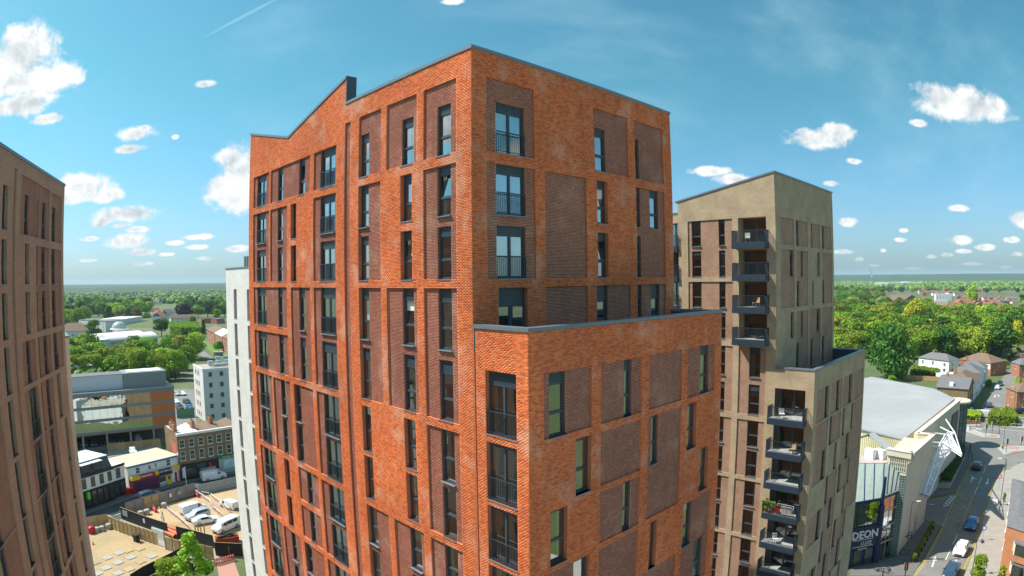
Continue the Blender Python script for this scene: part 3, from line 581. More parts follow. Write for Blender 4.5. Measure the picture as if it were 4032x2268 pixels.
def tan_tower():
    T = thing('tan_brick_tower', 'tan brick apartment tower with stacked dark steel balconies', 'tower', (24.13017, 53.65884, 0), MAIN_RZ)
    mats = [M['tanwall'], M['tanpanel']]; WR, WL, LOW = 18.0, 10.5, -3.814
    fl = [(3.03, 5.58), (0.03, 2.57), (-2.97, -0.45), (-5.97, -3.45), (-9.47, -6.62), (-13.05, -10.15), (-16.2, -13.6), (-19.2, -16.6), (-22.2, -19.6), (-25.2, -22.6), (-28.2, -25.6), (-31.2, -28.6), (-34.2, -31.6)]
    fz = [(Z(a), Z(b)) for a, b in fl]
    P, W, L = [], [], []
    for a, b in ((1, 0), (3, 2), (5, 4), (7, 6), (9, 8), (11, 10)): P.append((4.45, 9.4, fz[a][0], fz[b][1]))
    for i in range(12): W += [(7.95, 9.0, i), (5.3, 5.98, i)]
    for a, b in ((5, 4), (7, 6), (9, 8), (11, 10)): P.append((1.0, 3.82, fz[a][0], fz[b][1]))
    for i in range(4, 12): W.append((1.6, 2.74, i))
    Ws = [(a, b, fz[i][0], fz[i][1], 0.33) for a, b, i in W]
    Lu = [(0.94, 3.83, Z(a) + 0.02, Z(b), 1.25, 1) for a, b in fl[:4]]
    ll = fl[5:]; Ll = [(-3.0, 0.0, Z(a) + 0.02, Z(b) - 0.1, 1.25, 1) for a, b in ll]
    ct = Z(-8.42)
    facade(T, 'side_wall', (0, 0), UL, NL, 0, WL, 0, Z(7.5), P, Ws + Lu, mats, gable=[(0, Z(7.5)), (WL, Z(7.5)), (WL, Z(7.6)), (0, Z(9.6))])
    facade(T, 'lower_side_wall', (0, 0), UL, NL, LOW, 0, 0, ct, [], Ll, mats)
    for a, b, i in W: window(T, (0, 0), UL, NL, a, b, *fz[i], lou=0.3 if i < 4 else (0.55 if i < 6 else 0.1), glass='darkglass')
    for r in Lu:
        window(T, (0, 0), UL, NL, 1.05, 3.7, r[2] + 0.05, r[3] - 0.2, kind='d', depth=0.9, glass='darkglass', lite=True, curt=0)
        balcony(T, (0, 0), UL, NL, 0.72, 3.98, r[2] + 0.05, 1.1)
    for r in Ll:
        window(T, (0, 0), UL, NL, -2.85, -0.2, r[2] + 0.05, r[3] - 0.2, kind='d', depth=0.9, glass='darkglass', lite=True, curt=0)
        balcony(T, (0, 0), UL, NL, -3.2, 0.2, r[2] + 0.05, 1.1)
    # front of the upper block
    F = [(0, (5.45, 10.05, 13.75)), (1, (3.75, 6.95, 11.95)), (2, (5.45, 10.1, 13.6)), (3, (3.75, 6.95, 11.95)), (4, (5.45, 10.1, 13.7))]
    P = [(1.3, 4.75, *fz[0]), (5.45, 8.9, *fz[0]), (9.97, 12.95, *fz[0]), (13.7, 17.2, *fz[0]), (1.2, 4.75, fz[2][0], fz[1][1]), (5.43, 8.87, fz[2][0], fz[1][1]), (13.69, 17.2, fz[2][0], fz[1][1]), (5.43, 8.9, Z(-9.5), fz[3][1]), (9.5, 13.05, Z(-9.5), fz[3][1]), (13.6, 17.2, Z(-9.5), fz[3][1])]
    Ws = [(s, s + (0.6 if s in (6.95, 10.1, 10.05) else 0.95), fz[i][0] if i < 4 else Z(-9.4), fz[i][1], 0.33) for i, q in F for s in q]
    facade(T, 'front_wall', (0, 0), UR, NR, 0, WR, Z(-9.6), Z(9.6), P, Ws, mats)
    for r in Ws: window(T, (0, 0), UR, NR, *r[:4], glass='darkglass', lou=0.3)
    O1 = (0, LOW)
    rw = [(-13.36, -10.3), (-16.45, -13.55), (-19.5, -16.6), (-22.6, -19.6), (-25.8, -22.6), (-29.0, -25.7), (-32.0, -28.8), (-35.0, -31.9)]
    P = [(0.96, 4.6, Z(-13.4), Z(-10.3)), (5.3, 8.95, Z(-13.4), Z(-10.3)), (9.46, 13.1, Z(-13.4), Z(-10.3)), (13.4, 17.5, Z(-13.4), Z(-10.3)), (0.95, 4.7, Z(-19.5), Z(-13.6)), (5.3, 9.0, Z(-16.45), Z(-13.6)), (13.0, 17.5, Z(-19.5), Z(-13.6)),
         (5.3, 9.0, Z(-25.8), Z(-19.6)), (9.5, 12.9, Z(-22.6), Z(-16.6)), (13.4, 17.5, Z(-25.8), Z(-19.6)), (0.95, 4.7, Z(-25.8), Z(-22.6)), (5.3, 9.0, Z(-32), Z(-25.8)), (9.5, 12.9, Z(-32), Z(-25.8)), (0.95, 4.7, Z(-32), Z(-28.8))]
    Ws = []
    for i, (a, b) in enumerate(rw):
        for s in ((3.65, 7.35, 11.95) if i % 2 == 0 else (5.35, 9.7, 13.1)): Ws.append((s, s + 0.95, Z(a), Z(b), 0.33))
    facade(T, 'lower_front_wall', O1, UR, NR, 0, WR, 0, ct, P, Ws, mats)
    for r in Ws: window(T, O1, UR, NR, *r[:4], glass='darkglass')
    facade(T, 'end_wall', (WR, 0), UL, (1, 0), LOW, WL, 0, ct, [], [], mats); facade(T, 'end_wall', (WR, 0), UL, (1, 0), 0, WL, ct, Z(9.6), [], [], mats)
    facade(T, 'rear_wall', (0, WL), UR, (0, 1), 0, WR, 0, Z(7.55), [], [], mats)
    MB().box(1.5, 16.5, 1.5, 9, 0.3, Z(7)).box(1.5, 16.5, LOW + 1.4, 1.4, 0.3, Z(-9.8)).build('interior_wall', M['room'], T)
    MB().box(0.3, WR - 0.3, LOW + 0.3, -0.01, Z(-9.8), Z(-9.55)).build('terrace_deck', M['frame'], T)
    m = MB(); m.box(0.02, 0.34, LOW + 0.02, -0.012, Z(-9.55), ct - 0.002).box(0.34, WR - 0.34, LOW + 0.02, LOW + 0.34, Z(-9.55), ct - 0.002).box(WR - 0.34, WR - 0.02, LOW + 0.02, -0.012, Z(-9.55), ct - 0.002); m.build('parapet_lining', M['frame'], T)
    m = MB(); m.box(-0.06, 0.42, LOW - 0.06, -0.013, ct, ct + 0.15).box(0.42, WR - 0.42, LOW - 0.06, LOW + 0.42, ct, ct + 0.15).box(WR - 0.42, WR + 0.06, LOW - 0.06, -0.013, ct, ct + 0.15); m.build('terrace_coping', M['coping'], T)
    m = MB(); a, b = (-0.08, Z(9.6)), (WL + 0.3, Z(7.55))
    for y0, y1, z0, z1 in ((a[0], b[0], a[1], b[1]),):
        m.v += [(x, y, z + o) for y, z in ((y0, z0), (y1, z1)) for x in (-0.08, WR + 0.08) for o in (0, 0.16)]; m.f += [(0, 1, 3, 2), (4, 6, 7, 5), (0, 4, 5, 1), (2, 3, 7, 6), (0, 2, 6, 4), (1, 5, 7, 3)]; m.m += [0] * 6
    m.build('roof', M['coping'], T)
    # set-back wing that shows as a sliver beside the red tower
    O2 = (0.9, 0); Wg = [(10.62, 12.3, fz[i][0], fz[i][1], 0.33) for i in range(0, 9)]
    facade(T, 'wing_wall', O2, UL, NL, WL, 17.0, 0, Z(6.5), [], Wg, mats)
    for i, r in enumerate(Wg):
        window(T, O2, UL, NL, *r[:4], kind='d', glass='darkglass'); balcony(T, O2, UL, NL, 10.55, 13.2, r[2] + 0.02, 1.1)
    MB().box(0.85, 9, 10.56, 17.1, Z(6.5), Z(6.68)).build('wing_coping', M['coping'], T)
    m = MB()
    for i in range(6): m.tube((1.0, 10.7 + i * 1.2, Z(6.6)), (1.0, 10.7 + i * 1.2, Z(7.7)), 0.02, n=5)
    for z in (7.15, 7.68): m.tube((1.0, 10.7, Z(z)), (1.0, 16.8, Z(z)), 0.02, n=5)
    m.build('roof_guardrail', mat('galvanised_rail', (0.6, 0.62, 0.64), 0.4, metal=0.6), T)
    return T
tan_tower()

def brown_tower():
    d = Vector((-0.43837115, 0.89879405)); T = thing('brown_brick_tower', 'shaded brown brick apartment tower with narrow recessed windows, turned to the tree-lined valley', 'tower', (-33.61779, 39.75911, 0), math.atan2(d.y, d.x))
    mats = [M['brownwall'], M['brownpanel']]; W0, TOP = -24.0, 7.45
    fl = [(3.08, 5.55), (0.09, 2.57), (-2.93, -0.38), (-5.95, -3.35), (-9.45, -6.3), (-13.0, -9.75), (-16.0, -13.1), (-19.0, -16.3), (-22.0, -19.4), (-25.0, -22.4)]
    fz = [(Z(a), Z(b)) for a, b in fl]; cols = dict(A=(-14.1, -13.15), B=(-9.7, -8.8), C=(-7.2, -6.7), D=(-5.7, -4.75), E=(-3.05, -2.1), Q=(-18.5, -17.5), R=(-21.5, -20.5), e=(-1.85, -1.0), b=(-9.7, -8.0))
    P = [(-10.8, -7.4, fz[0][0], Z(6.6)), (-7.3, -4.1, fz[0][0], Z(6.55)), (-3.7, -0.7, fz[0][0], Z(6.5)), (-12.2, -11.7, 0, Z(6.75)), (-7.3, -4.1, fz[2][0], fz[1][1]), (-3.7, -0.7, fz[2][0], fz[1][1])]
    for a, b in ((3, 3), (5, 4), (7, 6), (9, 8)):
        P += [(-10.8, -7.9, fz[a][0], fz[b][1]), (-7.3, -4.1, fz[a][0], fz[b][1]), (-18.8, -15.2, fz[a][0], fz[b][1])]
        if a < 5: P.append((-3.7, -0.7, fz[a][0], fz[b][1]))
    Ws = []
    for i in range(10):
        for c in ('A', 'b' if 4 <= i else 'B', 'C', 'D', 'E' if i < 5 else 'e', 'Q', 'R'): Ws.append((*cols[c], *fz[i], 0.33, 0, c))
    facade(T, 'front_wall', (0, 0), UR, NR, W0, 0, 0, Z(TOP), P, [w[:5] for w in Ws], mats)
    for k, w in enumerate(Ws): window(T, (0, 0), UR, NR, *w[:4], kind='j' if (w[6] == 'b' or (w[6] == 'E' and k // 7 == 3)) else 'n', lou=0.3 if w[2] > Z(-6) else 0.5, glass='glass')
    facade(T, 'end_wall', (0, 0), UL, (1, 0), 0, 14, 0, Z(TOP), [], [], mats); facade(T, 'rear_wall', (0, 14), UR, (0, 1), W0, 0, 0, Z(TOP), [], [], mats); facade(T, 'side_wall', (W0, 0), UL, NL, 0, 14, 0, Z(TOP), [], [], mats)
    MB().box(W0 + 1.5, -1.5, 1.4, 12.5, 0.3, Z(TOP - 1)).build('interior_wall', M['room'], T)
    MB().box(W0 - 0.06, 0.06, -0.06, 0.4, Z(TOP), Z(TOP) + 0.18).box(W0, 0.06, 13.6, 14.06, Z(TOP), Z(TOP) + 0.18).box(-0.4, 0.06, 0.4, 13.6, Z(TOP), Z(TOP) + 0.18).build('coping', M['coping'], T)
    MB().box(W0 + 0.3, -0.3, 0.3, 13.7, Z(TOP) - 0.5, Z(TOP) - 0.3).build('roof', M['frame'], T)
brown_tower()

def white_tower(name, label, loc, y0, y1, top, cols, fl, wx):
    T = thing(name, label, 'tower', loc, MAIN_RZ); mats = [M['whitewall'], M['whitewall']]
    Ws = [(a, b, Z(c), Z(d), 0.3) for a, b in cols for c, d in fl]
    facade(T, 'front_wall', (0, 0), UL, NL, y0, y1, 0, Z(top), [], Ws, mats)
    for w in Ws: window(T, (0, 0), UL, NL, *w[:4], glass='darkglass', lite=True)
    facade(T, 'side_wall', (0, y0), UR, NR, 0, wx, 0, Z(top), [], [], mats); facade(T, 'rear_wall', (0, y1), UR, (0, 1), 0, wx, 0, Z(top), [], [], mats); facade(T, 'end_wall', (wx, 0), UL, (1, 0), y0, y1, 0, Z(top), [], [], mats)
    MB().box(-0.05, wx + 0.05, y0 - 0.05, y1 + 0.05, Z(top), Z(top) + 0.14).build('coping', M['coping'], T)
    MB().box(1.4, wx - 1.4, y0 + 1.4, y1 - 1.4, 0.3, Z(top - 0.5)).build('interior_wall', M['room'], T)
    return T
FLW = [(-3.4, -0.63), (-6.89, -3.91)] + [(-9.9 - 3 * i, -7.3 - 3 * i) for i in range(9)]
T = white_tower('white_brick_tower', 'white brick apartment tower standing behind the red tower', (-28.31953, 57.73141, 0), -15.0, 0.0, 1.3, [(-3.25, -2.4), (-7.1, -6.2), (-10.8, -9.9)], FLW, 12.0)
m = MB().box(1.0, 8.0, -11.0, -2.6, Z(1.44), Z(2.5))
for i in range(14): m.box(0.96, 1.0, -10.9 + i * 0.6, -10.6 + i * 0.6, Z(1.46), Z(2.45))
m.build('plant_screen', mat('plant_screen', (0.13, 0.16, 0.18), 0.6), T)
white_tower('white_block', 'white brick tower block just behind the brown brick tower', (-37.19 - 7.223, 44.5 - 6.916, 0), 0.0, 8.0, -4.4, [], FLW, 10.0)
# ================================================================ builders for vehicles, trees, houses
def solid(name, c, r=0.6, **k): return cached(('m', name), lambda: mat(name, c, r, **k))
PAINT = lambda nm, c: solid('paint_' + nm, c, 0.28, var=0.03, spec=0.6, coat=0.6)
M['tyre'] = mat('tyre', (0.02, 0.02, 0.022), 0.9); M['rim'] = mat('rim', (0.5, 0.52, 0.54), 0.35, metal=0.8)
M['carglass'] = mat('car_glass', (0.015, 0.025, 0.03), 0.05, 0.02, spec=0.9)
M['lampw'] = mat('headlamp', (0.8, 0.82, 0.85), 0.1, spec=0.8); M['lampr'] = mat('tail_lamp', (0.55, 0.01, 0.01), 0.2)
M['black'] = mat('black_plastic', (0.02, 0.02, 0.022), 0.6); M['white'] = mat('white_paint', (0.78, 0.78, 0.77), 0.6, 0.05); M['grey'] = mat('grey_paint', (0.32, 0.34, 0.36), 0.6, 0.08)
M['steel'] = mat('galvanised', (0.42, 0.45, 0.47), 0.45, 0.1, metal=0.5)
CARS = dict(hatch=(4.1, 1.78, ((.5, .30, .50, .60), (.485, .22, .70, .76), (.30, .20, .88, .97), (.25, .20, .92, 1.0), (.07, .20, .95, 1.42), (-.10, .20, .96, 1.48), (-.30, .20, .98, 1.44), (-.42, .22, .99, 1.32), (-.485, .25, .97, 1.02), (-.5, .32, .60, .70))),
            saloon=(4.7, 1.84, ((.5, .30, .48, .58), (.485, .22, .66, .73), (.27, .20, .84, .93), (.22, .20, .88, .97), (.05, .20, .92, 1.38), (-.10, .20, .93, 1.43), (-.22, .20, .95, 1.38), (-.38, .20, .98, 1.08), (-.47, .22, .96, 1.04), (-.485, .25, .92, .98), (-.5, .35, .62, .70))),
            suv=(4.5, 1.88, ((.5, .36, .60, .74), (.485, .28, .84, .92), (.29, .25, 1.02, 1.10), (.25, .25, 1.05, 1.14), (.10, .25, 1.08, 1.58), (-.08, .25, 1.10, 1.66), (-.34, .25, 1.12, 1.62), (-.44, .27, 1.13, 1.50), (-.49, .30, 1.08, 1.12), (-.5, .40, .70, .80))),
            van=(5.2, 1.98, ((.5, .32, .62, .78), (.485, .24, .92, 1.02), (.37, .22, 1.12, 1.24), (.33, .22, 1.16, 1.32), (.22, .22, 1.20, 1.86), (.12, .22, 1.22, 1.97), (-.2, .22, 1.22, 1.99), (-.44, .22, 1.22, 1.97), (-.485, .24, 1.20, 1.90), (-.5, .3, 1.15, 1.80))))
def car_meshes(style, k):
    def mk():
        L, W, st = CARS[style]; L *= k; W *= k
        body, sides, scr, rear = MB(), [], MB(), MB(); rings = []
        for i, (x, zb, zs, zt) in enumerate(st):
            e = 0.82 if i in (0, len(st) - 1) else (0.94 if i in (1, len(st) - 2) else 1.0); hw = W / 2 * e; cab = (zt - zs) > 0.25
            wt = hw * ((0.94 if style == 'van' else 0.78) if cab else 0.86); X = x * L
            rings.append([(X, -hw * .93, zb * k), (X, -hw, (zb + .18) * k), (X, -hw, zs * k), (X, -wt, (zt - .05) * k), (X, -wt * .55, zt * k), (X, wt * .55, zt * k), (X, wt, (zt - .05) * k), (X, hw, zs * k), (X, hw, (zb + .18) * k), (X, hw * .93, zb * k)])
        for a, b in zip(rings[:-1], rings[1:]):
            for j in range(9): body.face([a[j], b[j], b[j + 1], a[j + 1]])
        body.face(rings[0]); body.face(rings[-1][::-1])
        lerp = lambda p, q, t: tuple(p[i] + (q[i] - p[i]) * t for i in range(3))
        cabs = [i for i in range(len(st)) if st[i][3] - st[i][2] > 0.25]; i0, i1 = cabs[0], min(cabs[-1], len(st) - 2)
        def off(p, dy=0, dx=0, dz=0): return (p[0] + dx, p[1] + dy, p[2] + dz)
        ends = (i1 if style != 'vanp' else i0 + 1)
        for sg, (b, t) in ((-1, (2, 3)), (1, (7, 6))):
            side = MB(); sides.append(side)
            rng = range(i0, (i0 + 1 if style == 'van' else i1))
            for i in rng:
                A, B = rings[i], rings[i + 1]
                side.face([off(lerp(A[b], A[t], .1), sg * .012), off(lerp(B[b], B[t], .1), sg * .012), off(lerp(B[b], B[t], .86), sg * .012), off(lerp(A[b], A[t], .86), sg * .012)])
            A, B = rings[i0 - 1], rings[i0]
            side.face([off(lerp(A[b], B[b], .45), sg * .012, 0, .03), off(lerp(B[b], B[t], .1), sg * .012), off(lerp(B[b], B[t], .86), sg * .012)])
        A, B = rings[i0 - 1], rings[i0]
        scr.face([off(lerp(A[3], B[3], .1), .04, .015, .02), off(lerp(A[6], B[6], .1), -.04, .015, .02), off(lerp(A[6], B[6], .94), -.04, .015, .02), off(lerp(A[3], B[3], .94), .04, .015, .02)])
        A, B = rings[i1], rings[i1 + 1]
        rear.face([off(lerp(A[3], B[3], .12), .04, -.015, .02), off(lerp(B[3], A[3], .15), .04, -.015, .02), off(lerp(B[6], A[6], .15), -.04, -.015, .02), off(lerp(A[6], B[6], .12), -.04, -.015, .02)])
        r = (.36 if style in ('suv', 'van') else .32) * k
        ty = MB().tube((0, -.11 * k, 0), (0, .11 * k, 0), r, n=14).mesh('tyre', M['tyre'])
        rm = MB().tube((0, -.118 * k, 0), (0, .118 * k, 0), r * .62, n=10).mesh('rim', M['rim'])
        hl = MB().box(-.06, .05, -.2, .2, -.06, .06).mesh('headlight', M['lampw']); tl = MB().box(-.04, .05, -.16, .16, -.09, .09).mesh('tail_light', M['lampr'])
        return body, [q.mesh('side_window', M['carglass']) for q in sides], scr.mesh('windscreen', M['carglass']), rear.mesh('rear_window', M['carglass']), ty, rm, hl, tl, rings, r
    return cached(('car', style, k), mk)
def car(name, label, cat, pos, rz, style, paint, k=1.06, group=None, rack=False, sidewin=False, lit=False):
    body, side, scr, rear, ty, rm, hl, tl, rings, r = car_meshes(style, k); L, W, st = CARS[style]; L *= k; W *= k
    T = thing(name, label, cat, pos, rz, group)
    me = cached(('carb', style, k, paint.name), lambda: body.mesh('body', paint, True)); put('body', me, T)
    put('side_window', side[0], T); put('side_window', side[1], T); put('windscreen', scr, T)
    if style != 'van' or sidewin: put('rear_window', rear, T)
    for sx in (.31, -.30):
        for sy in (-1, 1):
            w = put('wheel', ty, T, (sx * L, sy * (W / 2 - .10 * k), r)); put('rim', rm, w)
    zf, zr = st[1][2] * k - .06, st[-2][2] * k - .12
    for sy in (-1, 1):
        put('headlight', hl, T, (L * .485, sy * W * .32, zf)); put('tail_light', tl, T, (-L * .492, sy * W * .38, zr))
    bm_ = cached(('bump', style, k), lambda: MB().box(-.04, .04, -W * .3, W * .3, .35 * k, .5 * k).mesh('bumper', M['black'])); mi_ = cached(('mir', style, k), lambda: MB().box(L * .13, L * .17, -.07, .07, st[3][2] * k, st[3][2] * k + .14).mesh('mirror', M['black']))
    for sy in (-1, 1): put('bumper', bm_, T, (sy * L * .497, 0, 0)); put('mirror', mi_, T, (0, sy * W * .52, 0))
    if sidewin:
        m = MB()
        for sy in (-1, 1):
            for a, b in ((.10, -.12), (-.14, -.34)): y = sy * (W / 2 + .004); m.face([(a * L, y * 1.0, 1.24 * k), (b * L, y, 1.24 * k), (b * L, y * .965, 1.78 * k), (a * L, y * .965, 1.78 * k)])
        m.each('cabin_window', M['carglass'], T)
    if rack:
        m = MB(); zt = 2.02 * k
        for x in (.15, -.1, -.35): m.bar((x * L, -W * .5, zt + .08), (x * L, W * .5, zt + .08), .05); m.bar((x * L, -W * .5, zt + .08), (x * L - .02, -W * .5, .5), .04)
        for z in (zt + .1, zt + .35): m.bar((.2 * L, -W * .5, z), (-.45 * L, -W * .5, z), .04); m.bar((.2 * L, W * .5, z), (-.45 * L, W * .5, z), .04)
        for z in (.6, 1.1, 1.6): m.bar((.12 * L, -W * .53, z), (-.45 * L, -W * .53, z), .04)
        m.build('roof_rack', M['white'], T)
    return T
def heading(a, b): return math.atan2(b.y - a.y, b.x - a.x)
def car_px(name, label, cat, pf, pr, style, paint, **kw):
    """car between the ground pixels of its nose and its tail"""
    a, b = G(pr), G(pf); return car(name, label, cat, (a + b) * 0.5, heading(a, b), style, paint, **kw)

# ---------------------------------------------------------------- trees
LEAFS = {}
def crown_mesh(name, seed, rx, rz, n, leaf, lobes, matl, shape='round'):
    """many small leaf faces spread over lumpy lobes"""
    R = np.random.default_rng(seed); C, rad = [], []
    for i in range(lobes):
        t = R.uniform(0, 2 * math.pi); h = R.uniform(-0.75, 0.95)
        if shape == 'cone': h = R.uniform(-1, 1); w = max(0.06, (1 - (h + 1) / 2) ** 0.9) * R.uniform(0.5, 0.95)
        elif shape == 'column': w = R.uniform(0.2, 0.7) * (1 - max(0, h) * 0.5)
        else: w = math.sqrt(max(0.05, 1 - h * h)) * R.uniform(0.35, 0.80)
        C.append((w * math.cos(t) * rx, w * math.sin(t) * rx, h * rz * 0.8)); rad.append(R.uniform(0.26, 0.48) * rx * (0.6 if shape != 'round' else 1))
    C = np.array(C); rad = np.array(rad); k = R.choice(lobes, n, p=rad ** 2 / (rad ** 2).sum())
    d = R.normal(size=(n, 3)); d[:, 2] = d[:, 2] * 0.9 + 0.35; d /= np.linalg.norm(d, axis=1)[:, None]
    P = C[k] + d * (rad[k] * R.uniform(0.72, 1.12, n))[:, None] * np.array([1, 1, 0.85])
    nrm = d * 0.8 + R.normal(size=(n, 3)) * 0.6; nrm /= np.linalg.norm(nrm, axis=1)[:, None]
    a = np.cross(nrm, R.normal(size=(n, 3))); a /= np.linalg.norm(a, axis=1)[:, None]; b = np.cross(nrm, a)
    s = (leaf * R.uniform(0.6, 1.35, n))[:, None]
    V = np.stack([P - a * s - b * s * 0.55, P + a * s * 0.2 - b * s * 0.8, P + a * s + b * s * 0.5, P - a * s * 0.3 + b * s * 0.8], 1).reshape(-1, 3)
    me = bpy.data.meshes.new(name); me.vertices.add(4 * n); me.vertices.foreach_set('co', V.reshape(-1).astype(np.float32)); me.loops.add(4 * n); me.loops.foreach_set('vertex_index', np.arange(4 * n, dtype=np.int32))
    me.polygons.add(n); me.polygons.foreach_set('loop_start', np.arange(0, 4 * n, 4, dtype=np.int32)); me.polygons.foreach_set('loop_total', np.full(n, 4, np.int32)); me.update(calc_edges=True); me.materials.append(matl); return me
def trunk_mesh(seed, h, r, spread):
    R = random.Random(seed); m = MB(); m.tube((0, 0, -0.3), (R.uniform(-.2, .2), R.uniform(-.2, .2), h * .55), r, r * .6, 7, cap=False)
    for i in range(6):
        t = i * 1.05 + R.uniform(-.3, .3); z = h * R.uniform(.3, .55); m.tube((0, 0, z), (math.cos(t) * spread, math.sin(t) * spread, z + h * R.uniform(.2, .4)), r * .4, r * .12, 5, cap=False)
    return m.mesh('trunk', M['bark'])
M['bark'] = mat('bark', (0.09, 0.07, 0.05), 0.95, 0.2, 4)
LM = dict(mid=leafmat('leaf_mid', (0.130, 0.265, 0.014), (0.215, 0.365, 0.024)), dark=leafmat('leaf_dark', (0.055, 0.150, 0.014), (0.100, 0.220, 0.024)), light=leafmat('leaf_light', (0.230, 0.370, 0.020), (0.330, 0.460, 0.036)),
          yellow=leafmat('leaf_yellow', (0.40, 0.43, 0.022), (0.52, 0.52, 0.045)), copper=leafmat('leaf_copper', (0.045, 0.022, 0.030), (0.075, 0.032, 0.035)), olive=leafmat('leaf_olive', (0.180, 0.255, 0.020), (0.275, 0.335, 0.032)))
TV = {}
def tree_kind(k):
    if k in TV: return TV[k]
    mt, shape, num = k.split('-'); seed = sum(map(ord, k))
    if shape == 'round': cr = crown_mesh('crown', seed, 5.0, 5.2, 3600, 0.34, 30, LM[mt])
    elif shape == 'wide': cr = crown_mesh('crown', seed, 6.2, 4.4, 4200, 0.36, 34, LM[mt])
    elif shape == 'cone': cr = crown_mesh('crown', seed, 4.0, 7.5, 3600, 0.30, 70, LM[mt], 'cone')
    elif shape == 'column': cr = crown_mesh('crown', seed, 2.6, 8.0, 3000, 0.30, 46, LM[mt], 'column')
    else: cr = crown_mesh('crown', seed, 1.2, 1.1, 1300, 0.13, 22, LM[mt])
    tr = trunk_mesh(seed, {'round': 9, 'wide': 9, 'cone': 12, 'column': 12}.get(shape, 1.5), 0.32 if shape != 'bush' else 0.05, 3.0 if shape != 'bush' else 0.5)
    TV[k] = (cr, tr, {'round': 7.6, 'wide': 6.9, 'cone': 8.4, 'column': 9.0}.get(shape, 1.2)); return TV[k]
trnd = random.Random(11)
def tree(name, label, kind, pos, height, width=None, group=None, cat='tree', low=False):
    cr, tr, zc = tree_kind(kind); full = {'round': 12.9, 'wide': 11.4, 'cone': 15.8, 'column': 17.0}.get(kind.split('-')[1], 2.35); s = height / full; w = (width / {'round': 11.5, 'wide': 14.0, 'cone': 8.4, 'column': 5.6}.get(kind.split('-')[1], 2.9)) if width else s
    T = thing(name, label, cat, pos, trnd.uniform(0, 6.28), group); zk = {'round': 5.2, 'wide': 4.4}.get(kind.split('-')[1], 6.0)
    put('crown', cr, T, (0, 0, height * .48 if low else zc * s), sca=(w, w, height * .5 / zk if low else s)); put('trunk', tr, T, sca=(w, w, s)); return T
def tree_px(name, label, kind, base, top, wpx=None, **kw):
    """tree whose foot is at the ground pixel base and whose tip reaches pixel top; wpx: crown width in photo pixels"""
    P = G(base); h = HT(base, top); w = wpx / 2435 * P.xy.length if wpx else None
    return tree(name, label, kind, P, max(h, 1.0), w, **kw)

# ---------------------------------------------------------------- houses
M['roofgrey'] = mat('slate_roof', (0.15, 0.15, 0.16), 0.85, 0.2, 1.5); M['roofbrown'] = mat('brown_tile_roof', (0.19, 0.125, 0.085), 0.9, 0.2, 1.5); M['roofred'] = mat('red_tile_roof', (0.30, 0.125, 0.075), 0.9, 0.2, 1.2)
M['render'] = mat('white_render', (0.74, 0.74, 0.72), 0.85, 0.06, 0.6); M['cream'] = mat('cream_render', (0.68, 0.62, 0.46), 0.85, 0.08, 0.6)
M['brick2'] = brickmat('weathered_red_brick', (0.30, 0.12, 0.065), (0.38, 0.16, 0.09), (0.42, 0.34, 0.26)); M['stock'] = brickmat('london_stock_brick', (0.20, 0.125, 0.065), (0.27, 0.175, 0.095), (0.30, 0.24, 0.17))
M['door'] = mat('dark_door', (0.05, 0.06, 0.07), 0.5)
def hwin(w, h, fm, gl='carglass', bars=True):
    def mk():
        f = MB(); t = 0.08; f.box(-w / 2, -w / 2 + t, -.06, .02, 0, h).box(w / 2 - t, w / 2, -.06, .02, 0, h).box(-w / 2 + t, w / 2 - t, -.06, .02, 0, t).box(-w / 2 + t, w / 2 - t, -.06, .02, h - t, h).box(-w / 2 - .06, w / 2 + .06, -.12, .02, -.07, 0)
        if bars: f.box(-w / 2 + t, w / 2 - t, -.05, .02, h * .5 - .035, h * .5 + .035)
        return f.mesh('window', M[fm]), MB().box(-w / 2 + .04, w / 2 - .04, -.025, -.01, .04, h - .04).mesh('pane', M[gl])
    return cached(('hw', w, h, fm, gl, bars), mk)
def put_win(T, x, y, z, w, h, rz=0.0, fm='white', gl='carglass', bars=True):
    a, b = hwin(round(w, 2), round(h, 2), fm, gl, bars); o = put('window', a, T, (x, y, z), rz); put('pane', b, o); return o
def roof_mb(w, d, h, rh, kind, ov=0.35, hipx=None):
    m = MB(); x0, x1, y0, y1 = -ov, w + ov, -ov, d + ov; z = h; t = h + rh
    if kind == 'gable':      # ridge along x
        A, B = (x0, d / 2, t), (x1, d / 2, t); m.face([(x0, y0, z), (x1, y0, z), B, A]); m.face([(x1, y1, z), (x0, y1, z), A, B]); m.face([(x0, y1, z), (x0, y0, z), A]); m.face([(x1, y0, z), (x1, y1, z), B])
    elif kind == 'gabley':
        A, B = (w / 2, y0, t), (w / 2, y1, t); m.face([(x0, y0, z), (x0, y1, z), B, A][::-1]); m.face([(x1, y0, z), (x1, y1, z), B, A]); m.face([(x0, y0, z), (x1, y0, z), A]); m.face([(x1, y1, z), (x0, y1, z), B])
    elif kind == 'hip':
        if w >= d: k = min(w * .45, d / 2 + ov); A, B = (x0 + k, d / 2, t), (x1 - k, d / 2, t); m.face([(x0, y0, z), (x1, y0, z), B, A]); m.face([(x1, y1, z), (x0, y1, z), A, B]); m.face([(x0, y1, z), (x0, y0, z), A]); m.face([(x1, y0, z), (x1, y1, z), B])
        else: k = min(d * .45, w / 2 + ov); A, B = (w / 2, y0 + k, t), (w / 2, y1 - k, t); m.face([(x0, y0, z), (x1, y0, z), A]); m.face([(x1, y1, z), (x0, y1, z), B]); m.face([(x0, y1, z), (x0, y0, z), A, B]); m.face([(x1, y0, z), (x1, y1, z), B, A])
    m.face([(x0, y0, z - .01), (x0, y1, z - .01), (x1, y1, z - .01), (x1, y0, z - .01)]); m.box(x0, x1, y0, y0 + .12, z - .16, z - .012); m.box(x0, x1, y1 - .12, y1, z - .16, z - .012)
    return m
